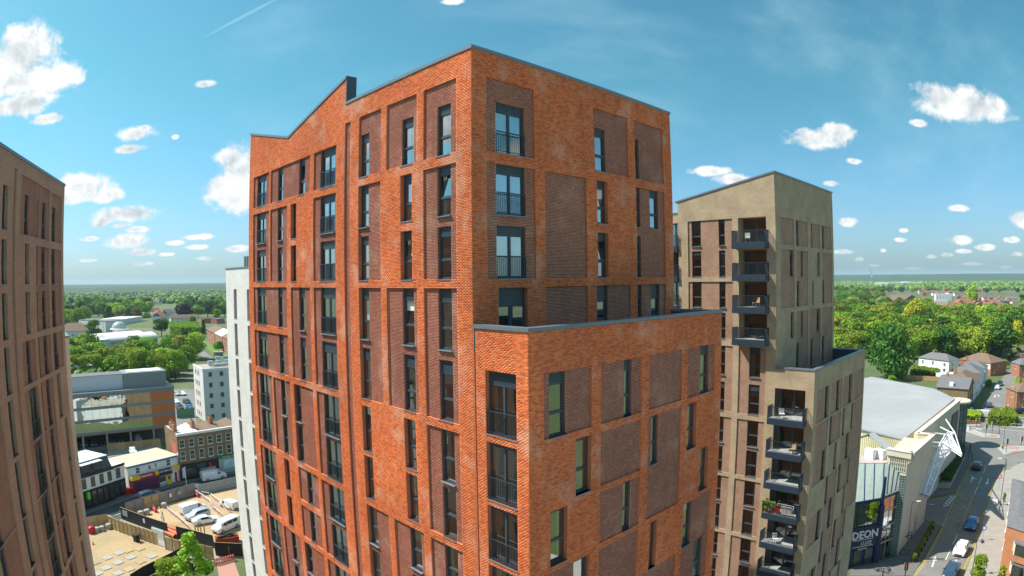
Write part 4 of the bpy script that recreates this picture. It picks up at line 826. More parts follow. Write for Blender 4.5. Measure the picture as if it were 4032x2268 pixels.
def house(name, label, P, rz, w, d, h, rh, kind, wall, roof, wins=(), doors=(), chim=(), cat='house', group=None, fm='white'):
    """x along the front, y into the house; wins: (face, s, z, w, h) with face f/l/r"""
    T = thing(name, label, cat, (P.x, P.y, 0), rz, group)
    MB().prism([(0, 0), (w, 0), (w, d), (0, d)], -0.5, h).build('wall', M[wall], T)
    R = roof_mb(w, d, h, rh, kind).build('roof', M[roof], T) if kind != 'flat' else MB().box(-.1, w + .1, -.1, d + .1, h, h + rh).build('roof', M[roof], T)
    if kind == 'gabley' or kind == 'gable':
        m = MB(); m.face([(0, -.005, h), (w, -.005, h), (w / 2, -.005, h + rh * .96)] if kind == 'gabley' else [(-.005, 0, h), (-.005, d, h), (-.005, d / 2, h + rh * .96)]); m.build('gable', M[wall], T)
    for (cx, cyy, cw) in chim:
        c = MB().box(cx - cw / 2, cx + cw / 2, cyy - .3, cyy + .3, h, h + rh + 1.0)
        for i in range(3): c.tube((cx - cw / 3 + i * cw / 3, cyy, h + rh + 1.0), (cx - cw / 3 + i * cw / 3, cyy, h + rh + 1.4), .1, n=6)
        c.build('chimney', M['brick2'], R)
    for (f, s, z, ww, hh) in wins:
        if f == 'f': put_win(T, s, 0, z, ww, hh, 0, fm)
        elif f == 'l': put_win(T, 0, s, z, ww, hh, -math.pi / 2, fm)
        else: put_win(T, w, s, z, ww, hh, math.pi / 2, fm)
    for (f, s, ww) in doors: MB().box(s - ww / 2, s + ww / 2, -.08, .02, 0, 2.1).build('door', M['door'], T) if f == 'f' else MB().box(w - .02, w + .08, s - ww / 2, s + ww / 2, 0, 2.1).build('door', M['door'], T)
    return T
def front(pa, pb):
    """front line between two ground pixels (left to right as seen): origin, heading, length"""
    A, B = G(pa), G(pb); return A, heading(A, B), (B - A).xy.length
def sheet(name, pxs, z, m, label=None, world=False, parent=None):
    pts = [(p.x, p.y) for p in pxs] if world else [(q.x, q.y) for q in (G(p) for p in pxs)]
    mb = MB(); c = [(x, y, z) for x, y in pts]
    if sum(pts[i][0] * pts[(i + 1) % len(pts)][1] - pts[(i + 1) % len(pts)][0] * pts[i][1] for i in range(len(pts))) < 0: c = c[::-1]
    mb.face(c); o = mb.build(name, m, parent)
    return o if parent else struct(o, label)
def strip(name, line, w, z, m, parent=None, h=0.0, side=0):
    """ribbon of width w along a world polyline"""
    mb = MB(); L, R = [], []
    for i, p in enumerate(line):
        d = ((line[min(i + 1, len(line) - 1)] - line[max(i - 1, 0)]).xy).normalized(); n = Vector((-d.y, d.x)); a = (p.xy + n * w * (0.5 + side / 2)); b = (p.xy - n * w * (0.5 - side / 2)); L.append(a); R.append(b)
    for i in range(len(line) - 1):
        mb.face([(R[i].x, R[i].y, z), (R[i + 1].x, R[i + 1].y, z), (L[i + 1].x, L[i + 1].y, z), (L[i].x, L[i].y, z)])
        if h:
            for q in (L, R): mb.face([(q[i].x, q[i].y, z - h), (q[i + 1].x, q[i + 1].y, z - h), (q[i + 1].x, q[i + 1].y, z), (q[i].x, q[i].y, z)])
    return mb.build(name, m, parent)
def text(name, body, size, m, parent, loc, rot, ext=0.02, align='LEFT', bold=0.0):
    cu = bpy.data.curves.new(name, 'FONT'); cu.body = body; cu.size = size; cu.extrude = ext; cu.align_x = align; cu.offset = bold; cu.resolution_u = 2; cu.materials.append(m)
    q = bpy.data.objects.new(name, cu); col.objects.link(q); dg = bpy.context.evaluated_depsgraph_get(); me = bpy.data.meshes.new_from_object(q.evaluated_get(dg)); bpy.data.objects.remove(q)
    me.materials.clear(); me.materials.append(m); return put(name, me, parent, loc, rot=rot)
def street_lamp(label, pos, h, aim, kind='arm', group=None, arms=1):
    T = thing('street_lamp', label, 'lamp post', pos, aim, group)
    MB().tube((0, 0, 0), (0, 0, 1.4), .09, n=8).tube((0, 0, 1.4), (0, 0, h), .06, .04, 8).build('post', M['black'], T)
    for a in range(arms):
        s = 1 if a == 0 else -1
        MB().tube((0, 0, h - .1), (s * .9, 0, h + .05), .035, n=6).build('arm', M['black'], T)
        if kind == 'arm': MB().box(min(s * .8, s * 1.5), max(s * .8, s * 1.5), -.14, .14, h, h + .1).build('lantern', M['white'], T)
        else: MB().lathe([(.03, 0), (.08, -.1), (.32, -.35), (.34, -.42), (.16, -.44), (.14, -.6), (0, -.62)], 10, c=(s * .9, 0, h + .05)).build('lantern', M['black'], T)
    return T
# ================================================================ ground
def groundmat():
    m, n = newmat('open_ground'); co = n.n('ShaderNodeNewGeometry').outputs['Position']
    a = n.n('ShaderNodeTexNoise', i_Vector=co, i_Scale=0.012, i_Detail=6.0).outputs[0]; b = n.n('ShaderNodeTexNoise', i_Vector=co, i_Scale=0.6, i_Detail=8.0, i_Roughness=0.7).outputs[0]
    c = n.ramp(a, [(0.35, (0.10, 0.125, 0.045)), (0.5, (0.075, 0.11, 0.03)), (0.6, (0.16, 0.15, 0.10)), (0.7, (0.07, 0.10, 0.03))])
    c = n.n('ShaderNodeHueSaturation', i_Color=c, i_Value=n.math('ADD', 0.6, n.math('MULTIPLY', b, 0.8))).outputs[0]
    out(n, n.n('ShaderNodeBsdfPrincipled', i_0=c, i_Roughness=0.95).outputs[0]); return m
g = MB(); N_ = 48; RG = [0, 60, 120, 240, 480, 900, 1600, 2600, 4200, 6500, 9000, 14000]
struct(g.prism([(-14000, -14000), (14000, -14000), (14000, 14000), (-14000, 14000)], -3, -0.02).build('ground', groundmat()), 'flat ground of grass and yards')
def gritmat(name, base, patch, scale=0.25, fine=6.0, amt=0.5, rough=0.92):
    m, n = newmat(name); co = n.n('ShaderNodeNewGeometry').outputs['Position']
    a = n.n('ShaderNodeTexNoise', i_Vector=co, i_Scale=scale, i_Detail=7.0, i_Roughness=0.65).outputs[0]; b = n.n('ShaderNodeTexNoise', i_Vector=co, i_Scale=fine, i_Detail=5.0).outputs[0]
    c = n.mix(n.math('MULTIPLY', n.smooth(a, 0.42, 0.68), amt), base, patch); c = n.n('ShaderNodeHueSaturation', i_Color=c, i_Value=n.math('ADD', 0.78, n.math('MULTIPLY', b, 0.44))).outputs[0]
    p = n.n('ShaderNodeBsdfPrincipled', i_0=c, i_Roughness=rough); p.inputs['Specular IOR Level'].default_value = 0.25
    n.t.links.new(n.n('ShaderNodeBump', i_Strength=0.3, i_Distance=0.06, i_Height=b).outputs[0], p.inputs['Normal']); out(n, p.outputs[0]); return m
M['asphalt'] = gritmat('asphalt', (0.075, 0.078, 0.082), (0.13, 0.13, 0.13)); M['asphalt2'] = gritmat('pale_asphalt', (0.19, 0.185, 0.175), (0.26, 0.25, 0.235), 0.15)  # the second asphalt has a paler tone of its own
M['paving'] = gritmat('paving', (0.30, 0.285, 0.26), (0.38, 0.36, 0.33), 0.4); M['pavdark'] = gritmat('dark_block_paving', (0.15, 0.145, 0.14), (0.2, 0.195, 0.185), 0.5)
M['sand'] = gritmat('sandy_ground', (0.44, 0.32, 0.185), (0.33, 0.235, 0.135), 0.16, 2.0, 0.9); M['sand2'] = gritmat('dusty_ground', (0.42, 0.30, 0.17), (0.30, 0.25, 0.15), 0.13, 1.5, 0.85)
M['pink'] = mat('pink_resin', (0.42, 0.22, 0.17), 0.9, 0.1, 2); M['line'] = mat('road_paint', (0.66, 0.66, 0.62), 0.8, 0.15, 3); M['yline'] = mat('yellow_paint', (0.50, 0.36, 0.05), 0.8, 0.15, 3); M['kerb'] = mat('kerb', (0.36, 0.35, 0.33), 0.85, 0.1, 2)
M['timber'] = mat('plywood', (0.47, 0.33, 0.16), 0.85, 0.22, 0.9); M['timber2'] = mat('pale_plywood', (0.50, 0.39, 0.24), 0.85, 0.2, 0.9); M['batten'] = mat('batten', (0.40, 0.26, 0.12), 0.85, 0.15, 2)
M['hoardblack'] = mat('black_hoarding', (0.012, 0.013, 0.016), 0.55, 0.1, 1); M['hoardgrey'] = mat('grey_hoarding', (0.27, 0.245, 0.215), 0.85, 0.15, 0.8); M['red'] = mat('red_plastic', (0.48, 0.015, 0.02), 0.5, 0.08, 2); M['orange'] = mat('orange_pipe', (0.52, 0.13, 0.035), 0.6, 0.12, 2)
M['concrete'] = mat('concrete', (0.36, 0.34, 0.30), 0.9, 0.15, 1.5)
struct(MB().prism([(-34, -90), (80, -90), (66, 45), (50, 60), (46, 68), (20, 78), (-24, 74), (-38, 62), (-44, 30)], -.019, .006).build('bounce_plaza', gritmat('pale_bounce_paving', (0.46, 0.43, 0.38), (0.54, 0.51, 0.46), 0.3)), 'pale paved court between the towers, spread wide to bounce light')  # paving shows at one edge; the rest is spread out to bounce light
# ---------------------------------------------------------------- high street
ka = [G(L3(-260, 985)), G(L3(90, 850)), G(L3(630, 682)), G(L3(1150, 548)), G(L3(1900, 395))]
rd = (ka[2] - ka[1]).xy.normalized(); rn = Vector((-rd.y, rd.x))
kb = G(L3(300, 690)); kb2 = G(L3(830, 560))
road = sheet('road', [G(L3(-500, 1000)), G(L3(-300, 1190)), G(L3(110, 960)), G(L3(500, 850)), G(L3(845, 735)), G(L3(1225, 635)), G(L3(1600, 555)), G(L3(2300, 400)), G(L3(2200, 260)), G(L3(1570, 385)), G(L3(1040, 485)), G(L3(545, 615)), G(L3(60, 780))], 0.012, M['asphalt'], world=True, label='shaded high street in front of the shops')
fl_ = [G(L3(-300, 905)), G(L3(60, 795)), G(L3(530, 634)), G(L3(1050, 486)), G(L3(1570, 392)), G(L3(2200, 268))]
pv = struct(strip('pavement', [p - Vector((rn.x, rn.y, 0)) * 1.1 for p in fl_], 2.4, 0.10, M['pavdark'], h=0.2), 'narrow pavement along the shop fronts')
strip('kerb', [p - Vector((rn.x, rn.y, 0)) * 2.36 for p in fl_], 0.16, 0.112, M['kerb'], parent=pv)
struct(strip('pavement', [G(L3(100, 915)), G(L3(490, 800)), G(L3(850, 700)), G(L3(1180, 610)), G(L3(1600, 520))], 1.7, 0.10, M['paving'], h=0.2), 'sunlit pavement against the site hoarding')
# ---------------------------------------------------------------- the building site
sheet('site_ground', [L3(480, 860), L3(850, 745), L3(1220, 645), L3(1700, 540), L3(1900, 900), L3(1500, 1250), L3(1390, 1190), L3(930, 1060)], 0.03, M['sand'], 'dusty compound with parked vans')
sheet('cleared_ground', [L3(-60, 1060), L3(330, 965), L3(820, 1140), L3(1095, 1255), L3(700, 1449), L3(560, 1560), L3(-200, 1560)], 0.035, M['sand2'], 'bare sandy plot with square footings')
sheet('site_road', [L3(320, 965), L3(480, 860), L3(930, 1060), L3(1390, 1190), L3(1480, 1320), L3(1095, 1255), L3(820, 1140)], 0.02, gritmat('site_haul_road', (0.30, 0.28, 0.24), (0.38, 0.34, 0.27)), 'grey haul road between the hoardings')
for i, (x, y) in enumerate(((430, 1222), (310, 1270), (545, 1266), (420, 1318), (300, 1372), (520, 1200), (645, 1310), (640, 1180), (420, 1425), (190, 1320), (760, 1255), (530, 1385), (210, 1430))):
    P = G(L3(x, y)); dark = i in (5, 6, 7, 9, 11)
    tag(MB().box(-.75, .75, -.75, .75, 0, .10).build('footing_pad', M['sand'] if dark else M['concrete'], None, (P.x, P.y, .035), rd.to_3d().xy.angle_signed(Vector((1, 0)))), 'low square sand-covered footing pad on the cleared plot' if dark else 'pale square concrete footing pad on the cleared plot', 'footing', 'sand pads' if dark else 'concrete pads')
def hoarding(name, label, pts, h, pw, faces, post=None, back=False, group=None, cap=None):
    """fence of separate sheets; the boards face the camera side"""
    T = thing(name, label, 'hoarding', pts[0], 0, group); T.location.z = 0; k = 0; O = pts[0]
    for a, b in zip(pts[:-1], pts[1:]):
        n = max(1, round((b - a).xy.length / pw)); d = (b - a).xy / n; w = d.length; rz = math.atan2(d.y, d.x)
        for i in range(n):
            mt = faces[k % len(faces)]; k += 1; q = (a.xy + d * i) - O.xy; j = random.uniform(-.03, .05)
            me = cached(('hp', round(w, 2), h, mt), lambda: MB().box(.01, w - .01, -.012, .012, .05, h).mesh('panel', M[mt])); p = put('panel', me, T, (q.x, q.y, j), rz)
            if post: put('post', cached(('hpost', h, post), lambda: MB().box(-.05, .05, -.13, -.012, 0, h + .02).mesh('post', M[post])), p)
            for zz in ((h * .5, h - .16) if post else ()): put('rail', cached(('hrail', round(w, 2), post), lambda: MB().box(.05, w - .05, -.075, -.0125, 0, .08).mesh('rail', M[post])), p, (0, 0, zz))
            if cap: put('capping', cached(('hcap', round(w, 2), h, cap), lambda: MB().box(0, w, -.05, .05, h, h + .05).mesh('capping', M[cap])), p)
    return T
hoarding('timber_hoarding', 'plywood hoarding across the sandy plot beside the high street', [G(L3(-120, 1050)), G(L3(120, 985)), G(L3(325, 945))], 2.4, 2.4, ['timber2', 'timber'], 'batten')
hoarding('timber_hoarding', 'long bright plywood hoarding between the plot and the haul road', [G(L3(325, 960)), G(L3(440, 1010)), G(L3(830, 1145))], 2.4, 1.22, ['timber', 'timber', 'timber2'], 'batten')
hoarding('timber_hoarding', 'short plywood hoarding running behind the bright young tree', [G(L3(905, 1185)), G(L3(1050, 1225)), G(L3(1390, 1290))], 2.4, 1.6, ['timber2', 'timber'], 'batten')
hoarding('site_hoarding', 'black site hoarding on the compound side of the haul road', [G(L3(455, 880)), G(L3(930, 1050))], 2.4, 2.4, ['hoardblack'], cap='batten')
hoarding('site_hoarding', 'black site hoarding with small notices behind the young tree', [G(L3(1015, 1075)), G(L3(1390, 1175)), G(L3(1405, 1245)), G(L3(1680, 1260))], 2.4, 2.4, ['hoardblack'], cap='batten')
hoarding('grey_hoarding', 'weathered grey hoarding along the sunlit pavement', [G(L3(510, 835)), G(L3(690, 780))], 2.5, 1.8, ['hoardgrey'], 'hoardgrey')
hoarding('grey_hoarding', 'new yellow plywood gate panels in the street hoarding', [G(L3(690, 782)), G(L3(845, 735))], 2.5, 1.5, ['timber'], 'batten')
hoarding('grey_hoarding', 'shaded grey hoarding with notices opposite the shops', [G(L3(845, 735)), G(L3(1200, 625))], 2.5, 2.2, ['hoardgrey'], 'hoardgrey')
hoarding('mesh_hoarding', 'grey sheeted fence panels in front of the rack van', [G(L3(1225, 635)), G(L3(1565, 560)), G(L3(1800, 500))], 2.2, 1.5, ['grey'], 'steel')
def notice(label, p, h, w, hh, mt, face):
    P = G(p); return tag(MB().box(-w / 2, w / 2, -.02, .02, 0, hh).build('notice', M[mt], None, (P.x, P.y, h), face), label, 'notice')
hz = heading(G(L3(455, 880)), G(L3(930, 1050)))
notice('faded printed poster at the street end of the black hoarding', L3(500, 898), 1.0, 1.6, 1.1, 'grey', hz)
notice('small pale notice in the middle of the black hoarding', L3(690, 968), 1.0, .5, .8, 'white', hz)
h2 = heading(G(L3(845, 735)), G(L3(1200, 625)))
notice('white notice on the shaded grey hoarding', L3(955, 712), 1.2, .5, .7, 'white', h2); notice('dark framed notice on the shaded grey hoarding', L3(1045, 684), 1.2, 1.0, .7, 'grey', h2)
for i, (x, y, s) in enumerate(((650, 845, .95), (712, 830, 1.0), (885, 760, .95))):
    P = G(L3(x, y)); tag(MB().lathe([(0, 0), (.62 * s, 0), (.66 * s, .2), (.66 * s, .8 * s), (.55 * s, s), (0, s * 1.02)], 8).build('concrete_block', M['concrete'], None, P, i), 'grey concrete weight block behind the street hoarding', 'block', 'blocks behind the street hoarding')
for i, (x, y, s) in enumerate(((210, 1008, .9), (262, 995, .9), (330, 975, 1.0))):
    P = G(L3(x, y)); tag(MB().lathe([(0, 0), (.6 * s, 0), (.64 * s, .2), (.64 * s, .8 * s), (.52 * s, s), (0, s * 1.02)], 8).build('concrete_block', M['concrete'], None, P, i), 'grey concrete weight block on the sandy plot', 'block', 'blocks on the sandy plot')
P = G(L3(158, 1020)); tag(MB().lathe([(0, 0), (.6, 0), (.7, .15), (.7, 1.0), (.45, 1.3), (.2, 1.35), (0, 1.4)], 12).build('red_drum', M['red'], None, P, smooth=True), 'round red plastic drum on the sandy plot', 'drum')
P = G(L3(172, 1135)); tag(MB().lathe([(.3, 0), (.3, .05), (.16, .06), (.05, .6), (0, .62)], 10).build('traffic_cone', M['orange'], None, P), 'orange cone lying alone on the sandy plot', 'cone')
P = G(L3(608, 1105)); tag(MB().prism([(-.45, -.35), (.45, -.35), (.5, .4), (-.5, .4)], 0, 1.3).box(-.55, .55, -.45, .5, 1.3, 1.38).build('waste_bin', M['black'], None, P, hz), 'black waste bin against the bright plywood hoarding', 'bin')
for i, (x, y) in enumerate(((790, 800), (1212, 650))):
    P = G(L3(x, y)); T = thing('water_barrier', ('red plastic road barrier by the yellow gate panels', 'red plastic road barrier where grey hoarding meets the sheeted fence')[i], 'barrier', P, heading(G(L3(760, 770)), G(L3(830, 830))))
    MB().prism([(-1, -.25), (1, -.25), (1, .25), (-1, .25)], 0, .35).prism([(-.95, -.12), (.95, -.12), (.95, .12), (-.95, .12)], .35, 1.0).build('body', M['red'], T); MB().box(-.6, .6, -.13, .13, .55, .75).build('reflective_strip', M['white'], T)
def mesh_barrier(T):
    m = MB(); f = MB()
    for z in (.15, 1.0): m.bar((-1, 0, z), (1, 0, z), .05)
    for x in (-1, 1): m.bar((x, 0, 0), (x, 0, 1.1), .05)
    for i in range(9): f.bar((-.9 + i * .225, 0, .15), (-.9 + i * .225, 0, 1.0), .025)
    return m, f
mbm = mesh_barrier(None); MBF, MBI = mbm[0].mesh('frame', M['white']), mbm[1].mesh('mesh_infill', mat('barrier_red', (0.50, 0.12, 0.07), 0.6))
STR = MB().box(-.98, .98, -.03, .03, .82, .98).mesh('striped_board', M['white'])
def barriers(chain, label, group):
    for a, b in zip(chain[:-1], chain[1:]):
        A, B = G(L3(*a)), G(L3(*b)); n = max(1, round((B - A).length / 2.15))
        for i in range(n):
            P = A + (B - A) * ((i + .5) / n); T = thing('site_barrier', label, 'barrier', P, heading(A, B) + random.uniform(-.08, .08), group); put('frame', MBF, T); put('mesh_infill', MBI, T); put('striped_board', STR, T)
barriers([(835, 800), (850, 870), (860, 960)], 'red and white mesh barrier beside the pipe stacks', 'barriers by the pipes')
barriers([(915, 800), (1030, 890), (1130, 985)], 'red and white mesh barrier in the line behind the silver car', 'barriers behind the parked cars')
barriers([(1235, 650), (1340, 720), (1375, 790), (1450, 850)], 'red and white mesh barrier in the zigzag line by the white vans', 'zigzag of barriers')
barriers([(1250, 640), (1350, 660), (1440, 725), (1540, 815)], 'red and white mesh barrier in the row beside the small van', 'row of barriers by the small van')
def pipes(label, a, b, n, r, rows, L_):
    A, B = G(L3(*a)), G(L3(*b)); T = thing('pipe_stack', label, 'pipes', A, heading(A, B)); k = 0
    for j in range(rows):
        for i in range(n - j):
            o = MB(); y = (i + j * .5) * r * 2.05; z = .06 + r + j * r * 1.75; o.tube((0, y, z), (L_, y, z), r, n=10, cap=False); o.tube((0, y, z), (L_, y, z), r * .86, n=10, cap=False); o.build('pipe', M['orange'], T)
    MB().box(.4, .55, 0, n * r * 2, 0, .06).box(L_ - .6, L_ - .45, 0, n * r * 2, 0, .06).each('bearer', M['batten'], T)
pipes('stack of thin orange drain pipes on the compound', (1125, 1030), (985, 985), 5, .17, 3, 4.4)
pipes('pair of wide orange drain pipes beside the thin ones', (1040, 1065), (955, 1025), 2, .42, 1, 3.6)
for i, (x, y) in enumerate(((1205, 1045), (1235, 1060), (1262, 1058), (1295, 1052))):
    P = G(L3(x, y)); tag(MB().box(-.08, .08, -.08, .08, 0, 1.9 + .25 * (i % 2)).build('timber_post', M['batten'], None, P), 'upright timber post behind the black hoarding', 'post', 'upright posts')
P = G(L3(1520, 1120)); T = thing('skip', 'red steel skip heaped with dark scrap beside the minibus', 'skip', P, .55)
MB().prism([(-2, -.9), (2, -.9), (2, .9), (-2, .9)], .1, 1.3).build('body', mat('rusty_red_skip', (0.30, 0.045, 0.02), 0.75, 0.25, 1.2), T)
m = MB(); [m.bar((random.uniform(-2, 1), random.uniform(-.7, .7), 1.35 + random.random() * .3), (random.uniform(0, 2.2), random.uniform(-.7, .7), 1.4 + random.random() * .5), .12) for _ in range(16)]; m.build('scrap', M['black'], T)
A, B = G(L3(860, 1010)), G(L3(800, 985)); P = G(L3(845, 1075)); T = thing('board_stack', 'stack of white sheets leaning on the black hoarding', 'boards', P, hz)
for i in range(4): MB().box(-1.6, 1.6, -.5 + i * .09, -.46 + i * .09, 0, 1.9 + i * .05).build('sheet', M['white'] if i < 3 else M['sill'], T)
P = G(L3(955, 1195)); tag(MB().box(-1.0, 1.0, -.05, .05, .1, 1.6).build('white_board', M['white'], None, P, hz), 'white board standing at the end of the short plywood hoarding', 'board')
P = G(L3(1110, 548)); T = thing('banner_pole', 'white pole with a narrow vertical banner in front of the brick terrace', 'banner', P, heading(ka[1], ka[2])); MB().tube((0, 0, 0), (0, 0, 4.4), .06, n=8).build('pole', M['white'], T); MB().box(-.75, -.08, -.02, .02, 2.0, 4.3).build('banner', mat('banner_print', (0.55, 0.45, 0.60), 0.8, 0.5, 1.5), T)
sheet('path', [L3(1415, 1345), L3(1585, 1295), L3(1640, 1449), L3(1660, 1560), L3(1450, 1560), L3(1430, 1440)], 0.04, M['pink'], 'pink resin path by the red crowd barrier')
A, B = G(L3(1392, 1345)), G(L3(1590, 1290)); T = thing('crowd_barrier', 'long red plastic barrier across the pink path', 'barrier', (A + B) * .5, heading(A, B)); Lb = (B - A).length / 2
m = MB().box(-Lb, Lb, -.06, .06, .75, 1.1).box(-Lb, Lb, -.05, .05, .15, .25); [m.box(-Lb + i * Lb / 6 - .05, -Lb + i * Lb / 6 + .05, -.04, .04, 0, .75) for i in range(13)]; m.build('frame', M['red'], T)
m = MB(); [m.box(-Lb + (i + .25) * Lb / 4, -Lb + (i + .8) * Lb / 4, -.067, -.06, .8, 1.05) for i in range(8)]; m.each('white_panel', M['white'], T)
# vehicles on the site
W_, S_ = PAINT('white', (0.78, 0.79, 0.80)), PAINT('silver', (0.42, 0.46, 0.52))
car_px('parked_van', 'white panel van parked beside the silver car on the sandy compound', 'van', L3(1285, 775), L3(1065, 840), 'van', W_, k=1.02)
car_px('parked_car', 'silver estate car parked between the white van and the white saloon', 'car', L3(1110, 900), L3(1330, 835), 'suv', S_, k=1.08)
car_px('parked_car', 'white saloon car parked on the sandy compound', 'car', L3(1420, 890), L3(1182, 938), 'saloon', W_, k=1.08)
car_px('minibus', 'white minibus with dark side windows parked beside the red skip', 'minibus', L3(1372, 1040), L3(1640, 925), 'van', W_, k=1.08, sidewin=True)
car_px('small_van', 'small white van parked by the row of mesh barriers', 'van', L3(1455, 735), L3(1625, 790), 'van', W_, k=.86)
car_px('rack_van', 'white van with a roof rack parked in the high street', 'van', L3(1515, 452), L3(1245, 502), 'van', W_, k=1.12, rack=True)
car_px('estate_car', 'dark blue estate car with pale roof driving along the high street', 'car', L3(832, 640), L3(640, 698), 'suv', PAINT('navy', (0.03, 0.06, 0.10)), k=1.12)

# ================================================================ shops
M['pubblack'] = mat('black_shopfront', (0.012, 0.013, 0.014), 0.4, 0.1, 2); M['lead'] = mat('zinc_roof', (0.66, 0.66, 0.64), 0.5, 0.08, 0.6); M['maroon'] = mat('maroon_shopfront', (0.22, 0.012, 0.02), 0.5); M['purple'] = mat('purple_shutter', (0.075, 0.012, 0.06), 0.6, 0.1, 3); M['yellow'] = mat('yellow_sign', (0.78, 0.52, 0.01), 0.5, 0.03); M['flatroof'] = mat('beige_flat_roof', (0.50, 0.45, 0.34), 0.9, 0.12, 0.5); M['signred'] = mat('red_sign', (0.45, 0.01, 0.03), 0.5, 0.03); M['green'] = mat('green_sign', (0.02, 0.22, 0.06), 0.5, 0.05)
M['shopglass'] = mat('shop_window', (0.05, 0.055, 0.045), 0.08, 0.3, 1.0, spec=0.8)
def shopfront(T, x0, x1, y, z0, z1, m, n, fm):
    MB().box(x0, x1, y - .08, y, z0, z1).build('shopfront', M[m], T)
    for i in range(n):
        a, b = x0 + (x1 - x0) * (i + .1) / n, x0 + (x1 - x0) * (i + .9) / n; put_win(T, (a + b) / 2, y - .09, z0 + .55, b - a, z1 - z0 - 1.0, 0, fm, 'shopglass', False)
A, rz, w = front(L3(-150, 880), L3(530, 634)); T = thing('pub', 'white pub with black ground floor, mansard dormers and zinc roof', 'pub', A, rz); T.location.z = 0
dp = 9.0; x1 = w * .80
MB().box(0, x1, 0, dp, 0, 7.0).box(x1, w, .6, dp, 0, 6.9).build('wall', M['render'], T); shopfront(T, .1, x1 - .05, 0, .1, 3.9, 'pubblack', 9, 'pubblack'); shopfront(T, x1 + .05, w - .05, .6, .1, 3.7, 'pubblack', 2, 'pubblack')
m = MB().box(-.2, x1 + .15, -.22, .1, 6.55, 7.05).box(x1 + .1, w + .1, .4, .7, 6.5, 6.95).build('cornice', M['pubblack'], T)
mb = MB(); mb.face([(0, .1, 7.02), (x1, .1, 7.02), (x1, 1.6, 9.2), (0, 1.6, 9.2)]); mb.face([(x1, .1, 7.02), (x1, dp, 7.02), (x1, dp, 9.2), (x1, 1.6, 9.2)]); mb.face([(0, dp, 7.02), (0, .1, 7.02), (0, 1.6, 9.2), (0, dp, 9.2)]); mb.build('mansard', mat('lead_mansard', (0.075, 0.085, 0.095), 0.6), T)
R = MB().box(0, x1 + .1, 1.5, dp, 9.2, 9.32); [R.box(.3 + i * .62, .38 + i * .62, 1.45, dp, 9.32, 9.40) for i in range(int(x1 / .62))]; R.build('roof', M['lead'], T)
for fx in (.30, .54, .74):
    x = x1 * fx; d = MB().box(x - 1.15, x + 1.15, .15, 2.2, 7.1, 8.9, 0).box(x - 1.3, x + 1.3, 0, 2.4, 8.9, 9.02, 1).build('dormer', [bpy.data.materials['lead_mansard'], M['lead']], T); a, b = hwin(1.7, 1.3, 'pubblack', 'shopglass'); o = put('window', a, d, (x, .14, 7.35)); 
for fx in (.12, .29, .46, .62, .78, .93):
    put_win(T, x1 * fx, -.01, 4.4, 1.0, 1.9, 0, 'pubblack', 'shopglass')
put_win(T, (x1 + w) / 2, .59, 4.2, 1.1, 2.0, 0, 'pubblack', 'shopglass')
MB().box(-.3, .3, -.7, -.09, 2.2, 3.6).build('hanging_sign', mat('lime_sign', (0.12, 0.6, 0.05), 0.5), T).location = (x1 * .49, 0, 0)

A, rz, w = front(L3(540, 622), L3(1048, 484)); T = thing('white_shop', 'white two-storey shop with yellow and red signs and a beige flat roof', 'shop', A, rz)
h = 5.75; MB().box(0, w, 0, 9.5, 0, h).build('wall', M['render'], T); MB().box(-.1, w + .1, -.12, 9.6, h, h + .12).build('roof', M['flatroof'], T); MB().box(-.12, w + .12, -.2, -.121, h - .25, h + .16).build('fascia', mat('blue_fascia', (0.045, 0.17, 0.40), 0.5, 0.05), T)
zs = 3.0
MB().box(.2, w * .53, -1.3, 0, .02, zs).build('shop_bay', M['maroon'], T); MB().box(.9, w * .50, -1.34, -1.3, .45, zs - .45).build('roller_shutter', M['purple'], T)
MB().box(w * .53, w * .80, -1.25, 0, zs - .6, zs).build('canopy', M['purple'], T); put_win(T, w * .60, -.9, .9, 2.0, 1.4, 0, 'white', 'shopglass', False); MB().box(w * .54, w * .66, -1.0, -.9, .1, .85).build('stall_riser', mat('blue_print', (0.35, 0.5, 0.6), 0.6, 0.6, 2), T)
D = MB().box(w * .68, w * .77, -1.05, -.93, .05, 2.35).build('yellow_door', M['yellow'], T); put('pane', hwin(.7, .9, 'yellow', 'shopglass', False)[1], D, (w * .735, -1.07, 1.2))
MB().box(w * .80, w * .99, -.5, 0, .02, zs).build('side_shopfront', M['white'], T); MB().box(w * .87, w * .915, -.56, -.5, .1, 2.3).build('red_door', M['signred'], T); MB().box(w * .945, w * .98, -.56, -.5, .1, 2.4).build('grey_door', M['grey'], T)
for a, b, y, m, nm in ((.01, .17, -1.42, 'yellow', 'yellow_sign'), (.17, .46, -1.40, 'signred', 'red_sign'), (.46, .53, -1.41, 'yellow', 'yellow_sign'), (.53, .79, -1.38, 'pubblack', 'dark_sign'), (.79, 1.0, -1.0, 'yellow', 'yellow_sign')):
    MB().box(w * a, w * b, y, y + .9, zs + .01, zs + .72).build(nm, M[m], T)
text('lettering', 'PRIME PIZZA', .50, M['white'], T, (w * .185, -1.42, zs + .28), (math.pi / 2, 0, 0), bold=.012); text('lettering', 'CUTTING CORE', .50, M['white'], T, (w * .545, -1.40, zs + .25), (math.pi / 2, 0, 0), bold=.01)
for fx, z, ww, hh in ((.19, 3.95, 1.1, 1.3), (.42, 4.2, .8, .9), (.54, 4.35, .6, .95), (.79, 3.95, 1.1, 1.5)): put_win(T, w * fx, 0, z, ww, hh, 0, 'white', 'shopglass')
P = G(L3(522, 628)); tag(MB().prism([(-.6, -.5), (.6, -.5), (.65, .55), (-.65, .55)], .1, 1.25).box(-.68, .68, -.56, .6, 1.25, 1.36).build('red_bin', M['red'], None, P, rz), 'red wheeled bin between the pub and the white shop', 'bin')

